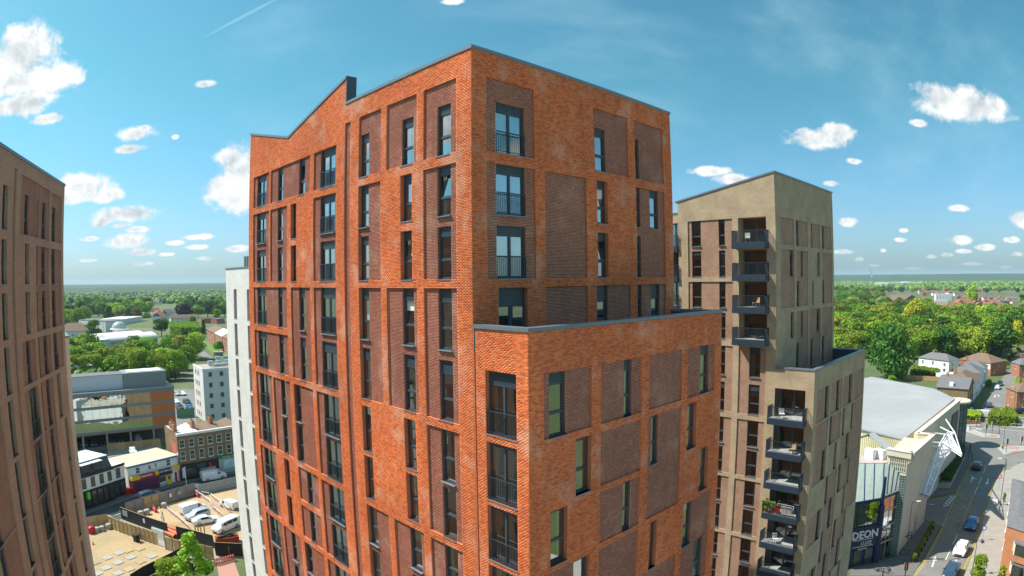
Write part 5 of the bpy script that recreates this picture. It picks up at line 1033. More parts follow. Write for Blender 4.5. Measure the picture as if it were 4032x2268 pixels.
A, rz, w = front(L3(1052, 492), L3(1720, 366)); T = thing('brick_terrace', 'three-storey brown brick terrace with rows of white sash windows above dark shops', 'terrace', A, rz)
h = 10.2; MB().box(0, w, 0, 9.5, 0, h).build('wall', M['stock'], T); MB().box(-.1, w, -.18, .35, h, h + .55).build('parapet', M['white'], T)
pw = w / 3.2; m = MB()
for i in range(3):
    x0, x1 = .2 + i * pw, .2 + (i + 1) * pw; m.face([(x0, .36, h + .3), (x0 + pw / 2, .36, h + .05), (x0 + pw / 2, 9.5, h + .05), (x0, 9.5, h + .75)], 1 if i else 0); m.face([(x0 + pw / 2, .36, h + .05), (x1, .36, h + .3), (x1, 9.5, h + .75), (x0 + pw / 2, 9.5, h + .05)], 1 if i else 0)
rf = m.build('roof', [M['lead'], M['roofbrown']], T)
mb = MB(); mb.face([(-.002, 0, h), (-.002, 9.5, h), (-.002, 9.5, h + .75), (-.002, .36, h + .3)]); mb.build('gable', M['stock'], T)
for x, y in ((.6, 3.5), (.9, 6.5), (pw + .1, 4.5), (2 * pw, 6.0)):
    c = MB().box(x - .4, x + .4, y - .8, y + .8, h, h + 2.1); [c.tube((x, y - .55 + i * .36, h + 2.1), (x, y - .55 + i * .36, h + 2.6), .13, n=6) for i in range(4)]; c.build('chimney', M['brick2'], rf)
for i in range(7):
    for z, hh in ((4.5, 2.15), (7.45, 1.85)): put_win(T, 1.05 + i * (w / 7.35), 0, z, 1.25, hh, 0, 'white', 'shopglass')
x2 = w * .56
MB().box(0, x2, -.6, -.002, 0, 3.7).build('shopfront', M['pubblack'], T); MB().box(x2 + .02, w, -.6, -.002, 0, 3.6).build('shopfront', M['steel'], T); MB().box(x2, w, -.75, -.003, 3.62, 4.35).build('green_sign', M['green'], T)
for a, b in ((.06, .26), (.30, .50)): put_win(T, w * (a + b) / 2, -.62, .7, w * (b - a), 2.0, 0, 'pubblack', 'shopglass', False)
MB().box(w * .24, w * .36, -.68, -.6, 2.3, 3.3).build('dark_sign', M['frame'], T); MB().box(w * .405, w * .435, -1.15, -.61, 2.2, 3.4).build('hanging_sign', M['signred'], T); MB().box(w * .36, w * .5, -.66, -.6, .9, 2.0).build('board', M['timber'], T)
MB().box(w * .63, w * .80, -.66, -.6, 1.0, 3.2).build('window_poster', mat('pale_poster', (0.45, 0.62, 0.62), 0.5, 0.4, 1.2), T); text('lettering', 'Alexander Thorpe', .5, M['white'], T, (x2 + 1.0, -.77, 3.8), (math.pi / 2, 0, 0))
MB().box(-.03, -.005, 1.0, 4.6, 5.6, 8.3).build('painted_panel', mat('faded_pink_paint', (0.48, 0.12, 0.10), 0.9, 0.2, 1.5), T); MB().box(-.05, -.005, .1, .8, 5.3, 6.4).build('white_plate', M['white'], T)
# yard behind the white shop
sheet('yard', [L2(560, 1290), L2(1240, 1180), L2(1230, 1120), L2(560, 1210)], 0.05, M['paving'], 'paved yard behind the shops')
hoarding('yard_wall', 'brown timber yard fence behind the shops', [G(L2(560, 1215)), G(L2(1235, 1140))], 2.0, 2.4, ['batten', 'timber'])
car_px('hatchback', 'white hatchback parked in the yard behind the white shop', 'car', L2(905, 1275), L2(850, 1200), 'hatch', W_)

# ================================================================ office block
A, rz, w0 = front(L2(450, 1170), L2(1445, 1052)); T = thing('office_block', 'four-storey glazed office block with brick end bays and rooftop plant', 'office', A, rz)
w = w0; xl = -30.0; H_ = 15.0; z0 = 4.0; fh = 3.45; xb = w * .70; dp = 15.0
M['spandrel'] = mat('grey_spandrel', (0.23, 0.25, 0.26), 0.6, 0.06); M['officebrick'] = brickmat('orange_office_brick', (0.58, 0.165, 0.055), (0.66, 0.20, 0.07), (0.52, 0.25, 0.14), stain=0.1)
MB().box(xl + .2, w - .2, .35, dp, z0, H_).build('core', M['room'], T)
bm = MB()
for i in range(4): z = z0 - .35 + i * fh; bm.box(xl, w, -.12, dp, z, z + .75)
bm.box(xl, w + .1, -.3, dp + .1, H_ - .35, H_ + .25); bm.build('floor_band', M['spandrel'], T)
for i in range(3):
    z = z0 + .402 + i * fh; MB().box(xb, w - .02, .0, dp - .1, z, z + fh - .754).build('brick_bay', M['officebrick'], T)
    n = 22; pw = (xb - xl) / n
    for k in range(n):
        put('pane', cached(('op', round(pw, 2)), lambda: MB().box(.03, pw - .03, .02, .05, 0, fh - .76).mesh('pane', M['mirrorglass'])), T, (xl + k * pw, 0, z))
        if k % 1 == 0: put('mullion', cached(('om',), lambda: MB().box(-.035, .035, -.03, .08, 0, fh - .76).mesh('mullion', M['steel'])), T, (xl + k * pw, 0, z))
MB().box(xl, xb, .9, 1.0, z0, z0 + 3 * fh).build('blinds', mat('office_blinds', (0.62, 0.66, 0.65), 0.9, 0.3, 0.35), T)
for i in range(8): MB().box(-.25, .25, -.25, .25, 0, z0 - .34).build('column', M['concrete'], T).location = (-24 + i * (w0 + 24) / 7.0, .4, 0)
MB().box(xl, w, dp - .2, dp, 0, z0).build('rear_wall', M['officebrick'], T)
M['plantw'] = mat('pale_plant_cladding', (0.60, 0.64, 0.68), 0.5, 0.05, 1.0); 
mp = MB(); mp.box(-16, w * .38, 3.2, 9.5, H_ + .25, H_ + 4.2); [mp.box(-16 + .02, w * .38 - .02, 3.14, 3.2, H_ + .5 + i * .28, H_ + .6 + i * .28) for i in range(13)]; mp.build('plant_room', M['plantw'], T); MB().box(-16.1, w * .385, 3.1, 9.6, H_ + 4.2, H_ + 4.32).build('plant_roof', M['roofgrey'], T)
MB().box(w * .38 + .05, w * .93, 2.6, 11, H_ + .25, H_ + 4.4).build('plant_room', M['spandrel'], T); MB().box(w * .45, w * .88, 4, 9.5, H_ + 4.4, H_ + 4.55).build('roof_hatch', M['white'], T)
for i, (x, y, st, c) in enumerate(((270, 1180, 'suv', 'navy'), (395, 1170, 'hatch', 'charcoal'), (625, 1150, 'suv', 'charcoal'), (735, 1125, 'hatch', 'navy'), (965, 1100, 'hatch', 'silver'))):
    P = G(L2(x, y)); q = P + Vector((-math.sin(rz), math.cos(rz), 0)) * 3.0
    car('office_car', ('dark four-by-four in the leftover shade under the office block', 'charcoal hatchback under the office block next to the first column', 'tall charcoal car in the middle bay under the office block', 'dark blue hatchback beside the middle column under the office block', 'silver hatchback parked under the brick end of the office block')[i], 'car', q, rz - math.pi / 2, st, PAINT(c, {'navy': (0.03, 0.06, 0.10), 'charcoal': (0.05, 0.05, 0.055), 'silver': (0.42, 0.46, 0.52)}[c]), group='cars under the office')
sheet('car_park', [L2(1400, 1080), L2(1700, 1000), L2(1660, 430), L2(1400, 430), L2(1150, 700), L2(100, 1240)], 0.015, M['asphalt2'], 'car park beside and under the office block')
for i, (x, y, st, c) in enumerate(((1515, 500, 'hatch', 'white'), (1440, 505, 'hatch', 'silver'), (1565, 610, 'suv', 'charcoal'), (1430, 605, 'hatch', 'white'), (1475, 680, 'suv', 'charcoal'), (1600, 675, 'hatch', 'blue'))):
    P = G(L2(x, y)); car('car_park_car', ('white hatchback in the back row of the car park by the trees', 'silver hatchback in the back row of the car park beside the brick bays', 'charcoal four-by-four in the middle row of the car park', 'white hatchback in the middle row of the car park', 'charcoal four-by-four behind the green car park fence', 'blue hatchback behind the green car park fence')[i], 'car', P, rz - math.pi / 2 + .1, st, PAINT(c, {'white': (0.78, 0.79, 0.80), 'charcoal': (0.05, 0.05, 0.055), 'silver': (0.42, 0.46, 0.52), 'blue': (0.05, 0.12, 0.3)}[c]), group='cars in the car park')
hoarding('green_fence', 'green sheeted fence beside the office car park', [G(L2(1440, 800)), G(L2(1665, 775))], 3.0, 2.4, ['greenfence']) if M.setdefault('greenfence', mat('green_sheeting', (0.07, 0.22, 0.12), 0.7)) else None

# ================================================================ hotel
C = G(L2(1815, 985)); cz = HT(L2(1815, 985), L2(1770, 182)); T = thing('hotel', 'white six-storey hotel with shade-greyed front, small square windows and rooftop plant', 'hotel', C, 0.72)
M['hotel'] = mat('pale_cladding', (0.60, 0.62, 0.66), 0.7, 0.05, 0.4); M['hotel2'] = mat('white_cladding', (0.72, 0.70, 0.67), 0.7, 0.05, 0.4)  # grey-blue front and warm white side: shade and sun put into the colour
wx, dy, zb = 16.0, 13.0, cz * .17
b = MB(); b.face([(0, 0, zb), (wx, 0, zb), (wx, 0, cz), (0, 0, cz)], 0); b.face([(0, dy, zb), (0, 0, zb), (0, 0, cz), (0, dy, cz)], 1); b.face([(wx, 0, zb), (wx, dy, zb), (wx, dy, cz), (wx, 0, cz)], 0); b.face([(wx, dy, zb), (0, dy, zb), (0, dy, cz), (wx, dy, cz)], 0); b.face([(0, 0, zb), (0, dy, zb), (wx, dy, zb), (wx, 0, zb)], 0); b.build('wall', [M['hotel'], M['hotel2']], T)
MB().box(2, wx - 1, 2, dy - 1, 0, zb).build('ground_floor', M['brick2'], T); MB().box(-.1, wx + .1, -.1, dy + .1, cz - .25, cz - .02).box(-.1, .25, -.1, dy + .1, cz - .02, cz + .3).box(-.1, wx + .1, -.1, .25, cz - .02, cz + .3).build('parapet', M['white'], T)
MB().box(.3, wx - .1, .3, dy - .1, cz - .4, cz - .012).build('roof', M['concrete'], T)
fh2 = (cz - zb) / 5
for i in range(5):
    z = zb + i * fh2 + fh2 * .30
    for x in (2.2, 5.6, 9.0, 12.4): put_win(T, x, 0, z, 1.15, 1.4, 0, 'steel', 'shopglass', False)
    for y in (1.2, 3.4, 5.6): put_win(T, 0, dy - y - 2, z, .8, 1.4, -math.pi / 2, 'steel', 'shopglass', False)
m = MB()
for i in range(4): m.tube((3 + i * .8, 4 + i, cz + .6), (13, 5 + i * 1.2, cz + .6), .28, n=7); m.box(4 + i * 2.6, 5.6 + i * 2.6, 9, 10.6, cz, cz + 1.3)
for i in range(3): m.tube((8 + i * 2.4, 12.5, cz), (8 + i * 2.4, 12.5, cz + 2.2), .9, n=10)
m.build('roof_plant', M['steel'], T)
# ================================================================ streets by the cinema
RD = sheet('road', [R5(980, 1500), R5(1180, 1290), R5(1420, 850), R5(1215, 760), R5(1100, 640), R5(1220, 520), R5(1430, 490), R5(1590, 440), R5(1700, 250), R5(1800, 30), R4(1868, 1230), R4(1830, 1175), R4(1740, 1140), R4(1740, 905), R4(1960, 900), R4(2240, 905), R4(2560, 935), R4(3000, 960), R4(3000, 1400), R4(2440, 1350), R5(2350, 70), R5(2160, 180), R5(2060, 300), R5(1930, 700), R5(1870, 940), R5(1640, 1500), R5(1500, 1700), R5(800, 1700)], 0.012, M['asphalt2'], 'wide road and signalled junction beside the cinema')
sheet('side_street', [R4(1960, 905), R4(1985, 640), R4(2095, 480), R4(2230, 300), R4(2390, 110), R4(2440, 40), R4(2530, -60), R4(2650, -60), R4(2560, 60), R4(2385, 340), R4(2265, 640), R4(2235, 740), R4(2240, 908)], 0.008, M['asphalt2'], 'narrow residential street rising between the houses')
pv = sheet('pavement', [R5(1670, 1500), R5(1880, 940), R5(1940, 700), R5(2072, 300), R5(2170, 180), R5(2380, 70), R5(2700, 100), R5(2500, 1600), R5(1760, 1600)], 0.10, M['paving'], 'sunlit pavement opposite the cinema')
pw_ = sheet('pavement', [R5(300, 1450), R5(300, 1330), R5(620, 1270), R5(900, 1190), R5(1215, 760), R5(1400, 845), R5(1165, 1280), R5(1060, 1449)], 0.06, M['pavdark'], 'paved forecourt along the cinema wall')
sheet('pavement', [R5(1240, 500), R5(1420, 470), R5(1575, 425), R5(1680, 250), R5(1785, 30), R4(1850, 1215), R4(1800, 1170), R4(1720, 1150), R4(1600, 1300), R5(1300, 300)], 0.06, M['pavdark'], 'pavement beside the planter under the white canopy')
sheet('pavement', [R4(1760, 900), R4(1960, 895), R4(1965, 870), R4(1760, 860)], 0.06, M['paving'], 'pavement at the corner by the low brick wall')
sheet('pavement', [R4(2245, 905), R4(2560, 930), R4(2700, 900), R4(2500, 840), R4(2240, 890)], 0.06, M['paving'], 'pavement below the long hedge')
def W(p, z=0.0): return G(p, z)
def mark(pts, w=0.13, m='line', z=0.024, closed=False):
    P = [G(p) for p in pts] + ([G(pts[0])] if closed else []); o = strip('road_marking', P, w, z, M[m], parent=RD); return o
for a, b in (((1610, 950), (1550, 1065)), ((1525, 1125), (1465, 1258)), ((1712, 705), (1640, 880)), ((1855, 365), (1815, 455)), ((1905, 240), (1870, 330)), ((1960, 105), (1925, 195))): mark([R5(*a), R5(*b)])
mark([R5(1850, 95), R5(1962, 108)], .15)
for a in ((1075, 1449, 1190, 1290, 1415, 870), (1098, 1449, 1210, 1300, 1435, 872)): mark([R5(a[0], a[1]), R5(a[2], a[3]), R5(a[4], a[5])], .12, 'yline')
for d in (0, 16): mark([R5(1600 - d, 440), R5(1690 - d, 262), R5(1790 - d, 60)], .12, 'yline'); mark([R5(1240, 530 - d), R5(1420, 500 - d), R5(1570, 452 - d)], .1, 'yline')
for d in (0, 18): mark([R5(1655 + d, 1440), R5(1868 + d, 930), R5(1925 + d, 700), R5(2050 + d, 310), R5(2140 + d, 185), R5(2340 + d, 80)], .12, 'yline')
bx = [(1605, 442), (1800, 470), (1630, 893), (1420, 850)]
mark([R5(*p) for p in bx], .16, 'yline', closed=True)
for a, b in (((1605, 442), (1765, 555)), ((1585, 500), (1725, 640)), ((1560, 600), (1685, 745)), ((1500, 700), (1660, 820)), ((1450, 790), (1560, 870)), ((1800, 470), (1570, 545)), ((1765, 560), (1520, 680)), ((1720, 660), (1470, 760)), ((1685, 760), (1440, 840)), ((1700, 455), (1590, 480))): mark([R5(*a), R5(*b)], .12, 'yline')
for i in range(5):
    for j in range(2): mark([R5(1578 - i * 20 - j * 42, 475 + i * 26 + j * 6), R5(1568 - i * 20 - j * 42, 487 + i * 26 + j * 6)], .5)
def arrow(tail, head, turn=False):
    A, B = G(tail), G(head); d = (B - A).normalized(); n = Vector((-d.y, d.x, 0)); m = MB(); z = Vector((0, 0, .024)); C = A + (B - A) * .62
    q = lambda *p: m.face([tuple(x + z) for x in p]); q(A - n * .12, C - n * .12, C + n * .12, A + n * .12); q(C - n * .42, B, C + n * .42)
    if turn: q(C - n * .1 - d * .3, C - n * 1.1 - d * .1, C - n * 1.1 + d * .2, C - n * .1 + d * .2)
    m.build('road_arrow', M['line'], RD)
arrow(R5(1300, 1340), R5(1342, 1210)); arrow(R5(1772, 310), R5(1800, 232), True); arrow(R5(1990, 260), R5(1962, 342)); arrow(R5(1600, 1250), R5(1562, 1350)); arrow(R5(1232, 570), R5(1335, 580))
for a, b in (((2160, 500), (2140, 530)), ((2200, 520), (2190, 500))): mark([R4(*a), R4(*b)], .4)
mark([R4(2250, 700), R4(2370, 380), R4(2400, 320)], .2, 'yline'); mark([R4(1760, 965), R4(2000, 920), R4(2518, 960)], .2)
# traffic islands
def island(label, pts, tact):
    T = thing('traffic_island', label, 'traffic island', G(pts[0])); T.location.z = 0; o = T.location.xy
    MB().prism([tuple(G(p).xy - o) for p in pts], 0, .14).build('kerbed_base', M['kerb'], T)
    for t in tact: MB().prism([tuple(G(p).xy - o) for p in t], .14, .15).build('tactile_paving', M['pink'], T)
island('triangular traffic island with pink tactile paving near the hedge', [R4(1770, 960), R4(2000, 1040), R4(2210, 1050), R4(2215, 1010), R4(2000, 985), R4(1790, 935)], [[R4(2050, 1030), R4(2180, 1040), R4(2190, 1015), R4(2090, 1008)]])
island('traffic island with signal posts near the brick corner building', [R4(2180, 1175), R4(2270, 1265), R4(2420, 1235), R4(2560, 1200), R4(2560, 1150), R4(2300, 1150)], [[R4(2265, 1165), R4(2450, 1195), R4(2460, 1165), R4(2290, 1155)], [R4(2310, 1255), R4(2450, 1230), R4(2460, 1205), R4(2340, 1230)]])
def signal(label, base, top, face=0.0, red=False):
    P = G(base); h = max(2.6, min(4.2, HT(base, top))); T = thing('traffic_light', label, 'traffic light', P, face); MB().tube((0, 0, 0), (0, 0, h), .07, n=8).build('post', M['black'], T)
    MB().box(-.3, .3, -.16, .05, h - 1.2, h).build('backing_board', M['black'], T); MB().box(-.33, -.3, -.15, .0, h - 1.2, h).box(.3, .33, -.15, 0, h - 1.2, h).build('white_border', M['white'], T)
    for i, c in enumerate(('lampr', 'amber', 'greenlamp')): MB().tube((0, -.28, h - .22 - i * .36), (0, -.16, h - .22 - i * .36), .11, n=10).build('lamp', M[c], T)
M['amber'] = mat('amber_lens', (0.35, 0.16, 0.01), 0.3); M['greenlamp'] = mat('green_lens', (0.02, 0.2, 0.08), 0.3)
for i, (b, t, lb) in enumerate((((2290, 1235), (2300, 1055), 'signal with white-edged head on the island by the brick corner building'), ((2030, 1035), (2050, 870), 'signal on the tip of the triangular island'), ((1915, 900), (1910, 790), 'signal by the low brick wall at the corner'), ((2112, 990), (2115, 830), 'signal at the middle of the triangular island'), ((1815, 1310), (1830, 1125), 'signal with red housing on the shaded kerb by the cinema drum'), ((2480, 1150), (2490, 1030), 'signal beyond the brick corner building'))): signal(lb, R4(*b), R4(*t), math.pi / 2 * .2 - .6)
signal('white-framed signal head beside the cinema forecourt', R5(965, 1480), R5(980, 1305), -.7)
street_lamp('tall slim lamp post on the island by the brick corner building', G(R4(2250, 1195)), HT(R4(2250, 1195), R4(2300, 640)), .5); street_lamp('lamp post on the triangular island in front of the hedge', G(R4(2200, 1005)), HT(R4(2200, 1005), R4(2220, 690)), .8); street_lamp('lamp post on the bend beside the brick corner building', G(R4(2285, 1449)), HT(R4(2285, 1449), R4(2290, 1310)), 2.8)
street_lamp('tall lamp post on the pavement by the brick corner building', G(R5(2120, 660)), HT(R5(2120, 660), R5(2200, 20)), 2.6); street_lamp('dark lamp post with a round sign beside the cinema wall', G(R5(960, 1300)), HT(R5(960, 1300), R5(1060, 550)), -.1)
street_lamp('black twin-arm heritage lamp above the pavement trees', G(R5(1780, 1449)), HT(R5(1780, 1449), R5(1850, 1010)), -.25, 'bell', arms=2); street_lamp('black twin-arm heritage lamp in front of the cinema doors', G(R5(690, 1500)), HT(R5(690, 1500), R5(690, 1350)), -.25, 'bell', arms=2)
street_lamp('lamp post beside the white terrace houses', G(R4(1985, 590)), HT(R4(1985, 590), R4(1995, 380)), .6); street_lamp('lamp post at the top of the residential street', G(R4(2395, 700)), HT(R4(2395, 700), R4(2415, 400)), 2.4)
def sign_post(label, base, h, m, r=.32):
    T = thing('road_sign', label, 'sign', G(base), -.7); MB().tube((0, 0, 0), (0, 0, h), .035, n=6).build('post', M['steel'], T); MB().tube((0, -.05, h), (0, -.02, h), r, n=16).build('sign_disc', M[m], T); MB().tube((0, -.06, h), (0, -.05, h), r * .55, n=12).build('symbol', M['white'], T)
M['signblue'] = mat('blue_sign', (0.02, 0.16, 0.5), 0.4)
sign_post('round blue sign on the sunlit pavement', R5(1915, 1020), 2.3, 'signblue', .4); sign_post('round red-rimmed sign by the brick corner building', R5(2108, 405), 3.0, 'lampr', .4); sign_post('small round blue sign on the signal island', R4(2262, 1190), 2.6, 'signblue')
T = thing('round_sign', 'large dark ring sign fixed beside the cinema lamp post', 'sign', G(R5(985, 1250)), .2); hh = HT(R5(985, 1250), R5(1000, 950)); m = MB()
for i in range(20): a, b = 2 * math.pi * i / 20, 2 * math.pi * (i + 1) / 20; m.bar((.55 * math.cos(a), 0, hh + .55 * math.sin(a)), (.55 * math.cos(b), 0, hh + .55 * math.sin(b)), .1)
m.build('ring', M['black'], T); MB().bar((-.95, 0, hh), (.55, 0, hh), .14).build('bar', M['black'], T)
tag(MB().box(-.5, .5, -.1, .1, 0, .9).build('bollard', M['yellow'], None, G(R4(2235, 1180)), .4), 'yellow plastic keep-left bollard on the signal island', 'bollard'); tag(MB().box(-.18, .18, -.3, .3, 0, 1.1).build('bollard', M['white'], None, G(R4(1805, 950)), .8), 'white and yellow bollard on the triangular island', 'bollard')
def guard(label, a, b, h=1.0, m='steel'):
    A, B = G(a), G(b); T = thing('guard_rail', label, 'railing', A, heading(A, B)); L_ = (B - A).xy.length; k = MB(); n = max(2, int(L_ / 1.0))
    for z in (.15, h): k.bar((0, 0, z), (L_, 0, z), .06)
    for i in range(n + 1): k.bar((L_ * i / n, 0, 0), (L_ * i / n, 0, h), .05)
    k.build('rail', M[m], T)
guard('white guard rail on the triangular island', R4(1860, 945), R4(1975, 985), m='white'); guard('white guard rail at the foot of the long hedge', R4(2350, 905), R4(2600, 920), m='white'); guard('pale guard rail at the far corner beyond the hedge', R4(2420, 810), R4(2600, 850), m='white'); guard('dark railing beside the cinema exit', R5(915, 1195), R5(1020, 1200), 1.1, 'black'); guard('dark guard rail in front of the cinema doors', R5(590, 1370), R5(770, 1430), 1.1, 'black')
tag(MB().box(-.7, .7, -.5, .5, 0, .5).build('white_cabinet', M['white'], None, G(R5(2070, 555), .1), .8), 'white utility cabinet on the sunlit pavement', 'cabinet')
# ================================================================ cars on the right
BL_, DK_ = PAINT('bright_blue', (0.01, 0.13, 0.36)), PAINT('black', (0.015, 0.018, 0.025))
car_px('hatchback', 'white hatchback driving past the cinema forecourt', 'car', R5(1605, 1240), R5(1692, 1085), 'hatch', W_, k=1.15); car_px('hatchback', 'bright blue hatchback at the edge of the yellow box', 'car', R5(1748, 925), R5(1812, 790), 'hatch', BL_, k=1.15); car_px('hatchback', 'black car with red tail lights waiting at the stop line', 'car', R5(1862, 95), R5(1828, 185), 'hatch', DK_, k=1.15); car_px('hatchback', 'dark blue car following the white hatchback', 'car', R5(1490, 1500), R5(1565, 1375), 'hatch', PAINT('navy', (0.03, 0.06, 0.10)), k=1.15)
car_px('delivery_van', 'white panel van parked behind the hedge at the junction', 'van', R4(2150, 785), R4(1915, 780), 'van', W_, k=1.15); car_px('parked_car', 'dark car in the street behind the white panel van', 'car', R4(2092, 615), R4(2060, 690), 'hatch', PAINT('navy', (0.03, 0.06, 0.10)), k=1.12); car_px('parked_car', 'silver car parked nose to tail in the residential street', 'car', R4(2160, 448), R4(2205, 405), 'hatch', S_, k=1.12); car_px('parked_car', 'dark car parked behind the silver one in the residential street', 'car', R4(2190, 402), R4(2230, 355), 'suv', DK_, k=1.1); car_px('parked_car', 'black car on the drive of the red brick corner house', 'car', R4(2380, 735), R4(2500, 735), 'suv', DK_, k=1.1)
for i, (x, y) in enumerate(((1850, 700), (1870, 640), (1885, 770), (2110, 380), (2350, 715))):
    P = G(R4(x, y)); T = thing('wheelie_bin', ('blue wheeled bin against the white terrace', 'blue wheeled bin beside the terrace porch', 'blue wheeled bin behind the white panel van', 'bright blue wheeled bin up the residential street', 'blue wheeled bin beside the black parked car')[i], 'bin', P, .6); MB().prism([(-.3, -.3), (.3, -.3), (.3, .3), (-.3, .3)], .05, 1.0).build('body', M['signblue'], T); MB().box(-.34, .34, -.34, .36, 1.0, 1.08).build('lid', M['signblue'], T)

# ================================================================ cinema
zr, zp = 14.9, 16.3
a, b, c, d, e = [G(R4(*p), zp) for p in ((1102, 1232), (1365, 1000), (1165, 985), (1712, 545), (790, 1178))]
T = thing('cinema', 'big cream cinema with grey flat roof, blue glazed entrance and white canopy truss', 'cinema', (a.x, a.y, 0)); o = a.xy
l = lambda P: (P.x - o.x, P.y - o.y)
M['cwall'] = mat('cream_panels', (0.55, 0.49, 0.385), 0.8, 0.12, 0.25); M['corr'] = mat('corrugated_cream', (0.62, 0.57, 0.38), 0.6, 0.05); M['croof'] = gritmat('grey_roof_felt', (0.31, 0.32, 0.33), (0.37, 0.375, 0.38), 0.07, 3.0, 0.8); M['cblue'] = mat('navy_frame', (0.006, 0.018, 0.075), 0.45, 0.1, spec=0.5)
rp = [G(R4(*p), zr) for p in ((1000, 1062), (1640, 550), (1480, 470), (1370, 422), (585, 272), (300, 330), (200, 860))]
MB().prism([l(p) for p in rp], 0, zr - .02).build('wall', M['corr'], T); R = MB().prism([l(p) for p in rp], zr, zr + .1); R.build('roof', M['croof'], T)
u = (G(R4(460, 932), zr) - rp[0]).xy; n = int(u.length / .45); k = MB()      # ribs of the front cladding
nn = Vector((u.y, -u.x)).normalized(); nn = nn if nn.dot(-a.xy) > 0 else -nn
for i in range(n): p = Vector(l(rp[0])) + u * (i / n); k.bar((p.x + nn.x * .03, p.y + nn.y * .03, 5), (p.x + nn.x * .03, p.y + nn.y * .03, zr - .1), .12, .06)
k.build('cladding_rib', M['corr'], T)
MB().bar((*l(rp[0]), zr), (*(Vector(l(rp[0])) + u * 1.6), zr), .35, .3).build('eaves_gutter', M['grey'], T)
bl = [e, a, b, c, rp[0]]; MB().prism([l(p) for p in bl], 0, zp - 1.0).build('front_block', M['cwall'], T)
k = MB()
for p, q in ((e, a), (a, b), (b, c)): k.bar((*l(p), zp - .5), (*l(q), zp - .5), .7, 1.0)
k.build('parapet', M['cwall'], T); k = MB()
for p, q in ((e, a), (a, b), (b, c), (c, d)): k.bar((*l(p), zp + .06), (*l(q), zp + .06), .95, .14)
k.build('coping', mat('cream_coping', (0.66, 0.60, 0.48), 0.7, 0.04), T)
dv = (d - c).xy.normalized(); nv = Vector((dv.y, -dv.x)); nv = nv if nv.x > 0 else -nv
cw = [Vector(l(c)), Vector(l(d)), Vector(l(d)) - nv * .6, Vector(l(c)) - nv * .6]; MB().prism([tuple(p) for p in cw], 0, zp).build('street_wall', M['cwall'], T)
k = MB(); dv2 = (b - a).xy; nv2 = Vector((dv2.y, -dv2.x)).normalized(); nv2 = nv2 if nv2.x > 0 else -nv2
for z in (3.2, 6.4, 9.6, 12.8): p, q = Vector(l(a)) + nv2 * .36, Vector(l(b)) + nv2 * .36
for i in range(1, 5): z = i * 1.25; p, q = Vector(l(a)) + nv2 * .012, Vector(l(b)) + nv2 * .012; k.bar((p.x, p.y, z), (q.x, q.y, z), .02, .03)
k.build('panel_joint', M['grey'], T)
P = Vector(l(a)).lerp(Vector(l(b)), .52) + nv2 * .03; MB().box(-.6, .6, -.06, .06, 0, 3.4).build('exit_door', M['grey'], T, (P.x, P.y, 0), math.atan2(dv2.y, dv2.x))
# dark sign board on the street wall
p0, p1 = G(R4(1625, 850), 12.0), G(R4(1692, 760), 12.0); P = (p0 + p1) * .5; D_ = Vector(l(d)) - dv * 5.5 + nv * .12
MB().box(-3.2, 3.2, -.1, .1, 7.5, 14.0).build('sign_board', mat('dark_purple_sign', (0.045, 0.03, 0.05), 0.5, 0.4, 0.6), T, (D_.x, D_.y, 0), math.atan2(dv.y, dv.x))
# glazed corner drum
cc = G(R4(1755, 1165)); cc = cc + Vector((-.9, .7, 0)) * 2.2; hd = 11.8; P = l(cc); g = MB(); 
g.lathe([(2.6, 0), (2.6, hd)], 16, c=(P[0], P[1], 0)); g.build('drum_glazing', M['drumglass'], T) if M.setdefault('drumglass', mat('green_glazing', (0.10, 0.15, 0.13), 0.12, 0.4, 0.5, spec=0.8)) else 0
k = MB()
for i in range(16): t = 2 * math.pi * i / 16; k.bar((P[0] + 2.64 * math.cos(t), P[1] + 2.64 * math.sin(t), 0), (P[0] + 2.64 * math.cos(t), P[1] + 2.64 * math.sin(t), hd), .09)
for z in np.arange(1.4, hd, 1.75): k.lathe([(2.66, z - .05), (2.72, z), (2.66, z + .05)], 16, c=(P[0], P[1], 0))
k.build('drum_mullion', M['cblue'], T); MB().lathe([(2.5, hd), (3.5, hd + .05), (3.6, hd + .4), (3.45, hd + .6), (2.8, hd + .62), (2.7, hd + .3), (0, hd + .35)], 20, c=(P[0], P[1], 0)).build('drum_roof', M['cwall'], T)
# white canopy and its truss
def onwall(p, A, B):
    v = (B - A).xy; n_ = Vector((-v.y, v.x)); r = ray(*p); t = n_.dot(A.xy) / n_.dot(r.xy); return Vector((r.x * t, r.y * t, HC + r.z * t))
inner = [onwall(p, a, b) for p in (R5(1148, 440), R5(1205, 300), R5(1255, 160), R5(1300, 20), R4(1375, 1300), R4(1425, 1200), R4(1490, 1110), R4(1560, 1010))]
outer = [G(p, q.z - .15) for p, q in zip((R5(1262, 472), R5(1330, 300), R5(1395, 130), R5(1450, 20), R4(1530, 1290), R4(1600, 1205), R4(1650, 1180), R4(1728, 1262)), inner)]
k = MB(); V3 = lambda p, dz=0.0: (*l(p), p.z + dz)
for i in range(7):
    A, B, C, D = [V3(p) for p in (inner[i], inner[i + 1], outer[i + 1], outer[i])]; dn = lambda q: (q[0], q[1], q[2] - .35); k.face([A, B, C, D]); k.face([dn(D), dn(C), dn(B), dn(A)]); k.face([D, C, dn(C), dn(D)]); k.face([A, B, dn(B), dn(A)])
k.build('canopy', mat('white_canopy', (0.60, 0.63, 0.70), 0.5, 0.05), T)
apex = [inner[i].lerp(outer[i], .45) for i in range(8)]; k = MB()
rise = [.3, .8, 1.5, 2.2, 2.8, 3.0, 2.6, 2.0]
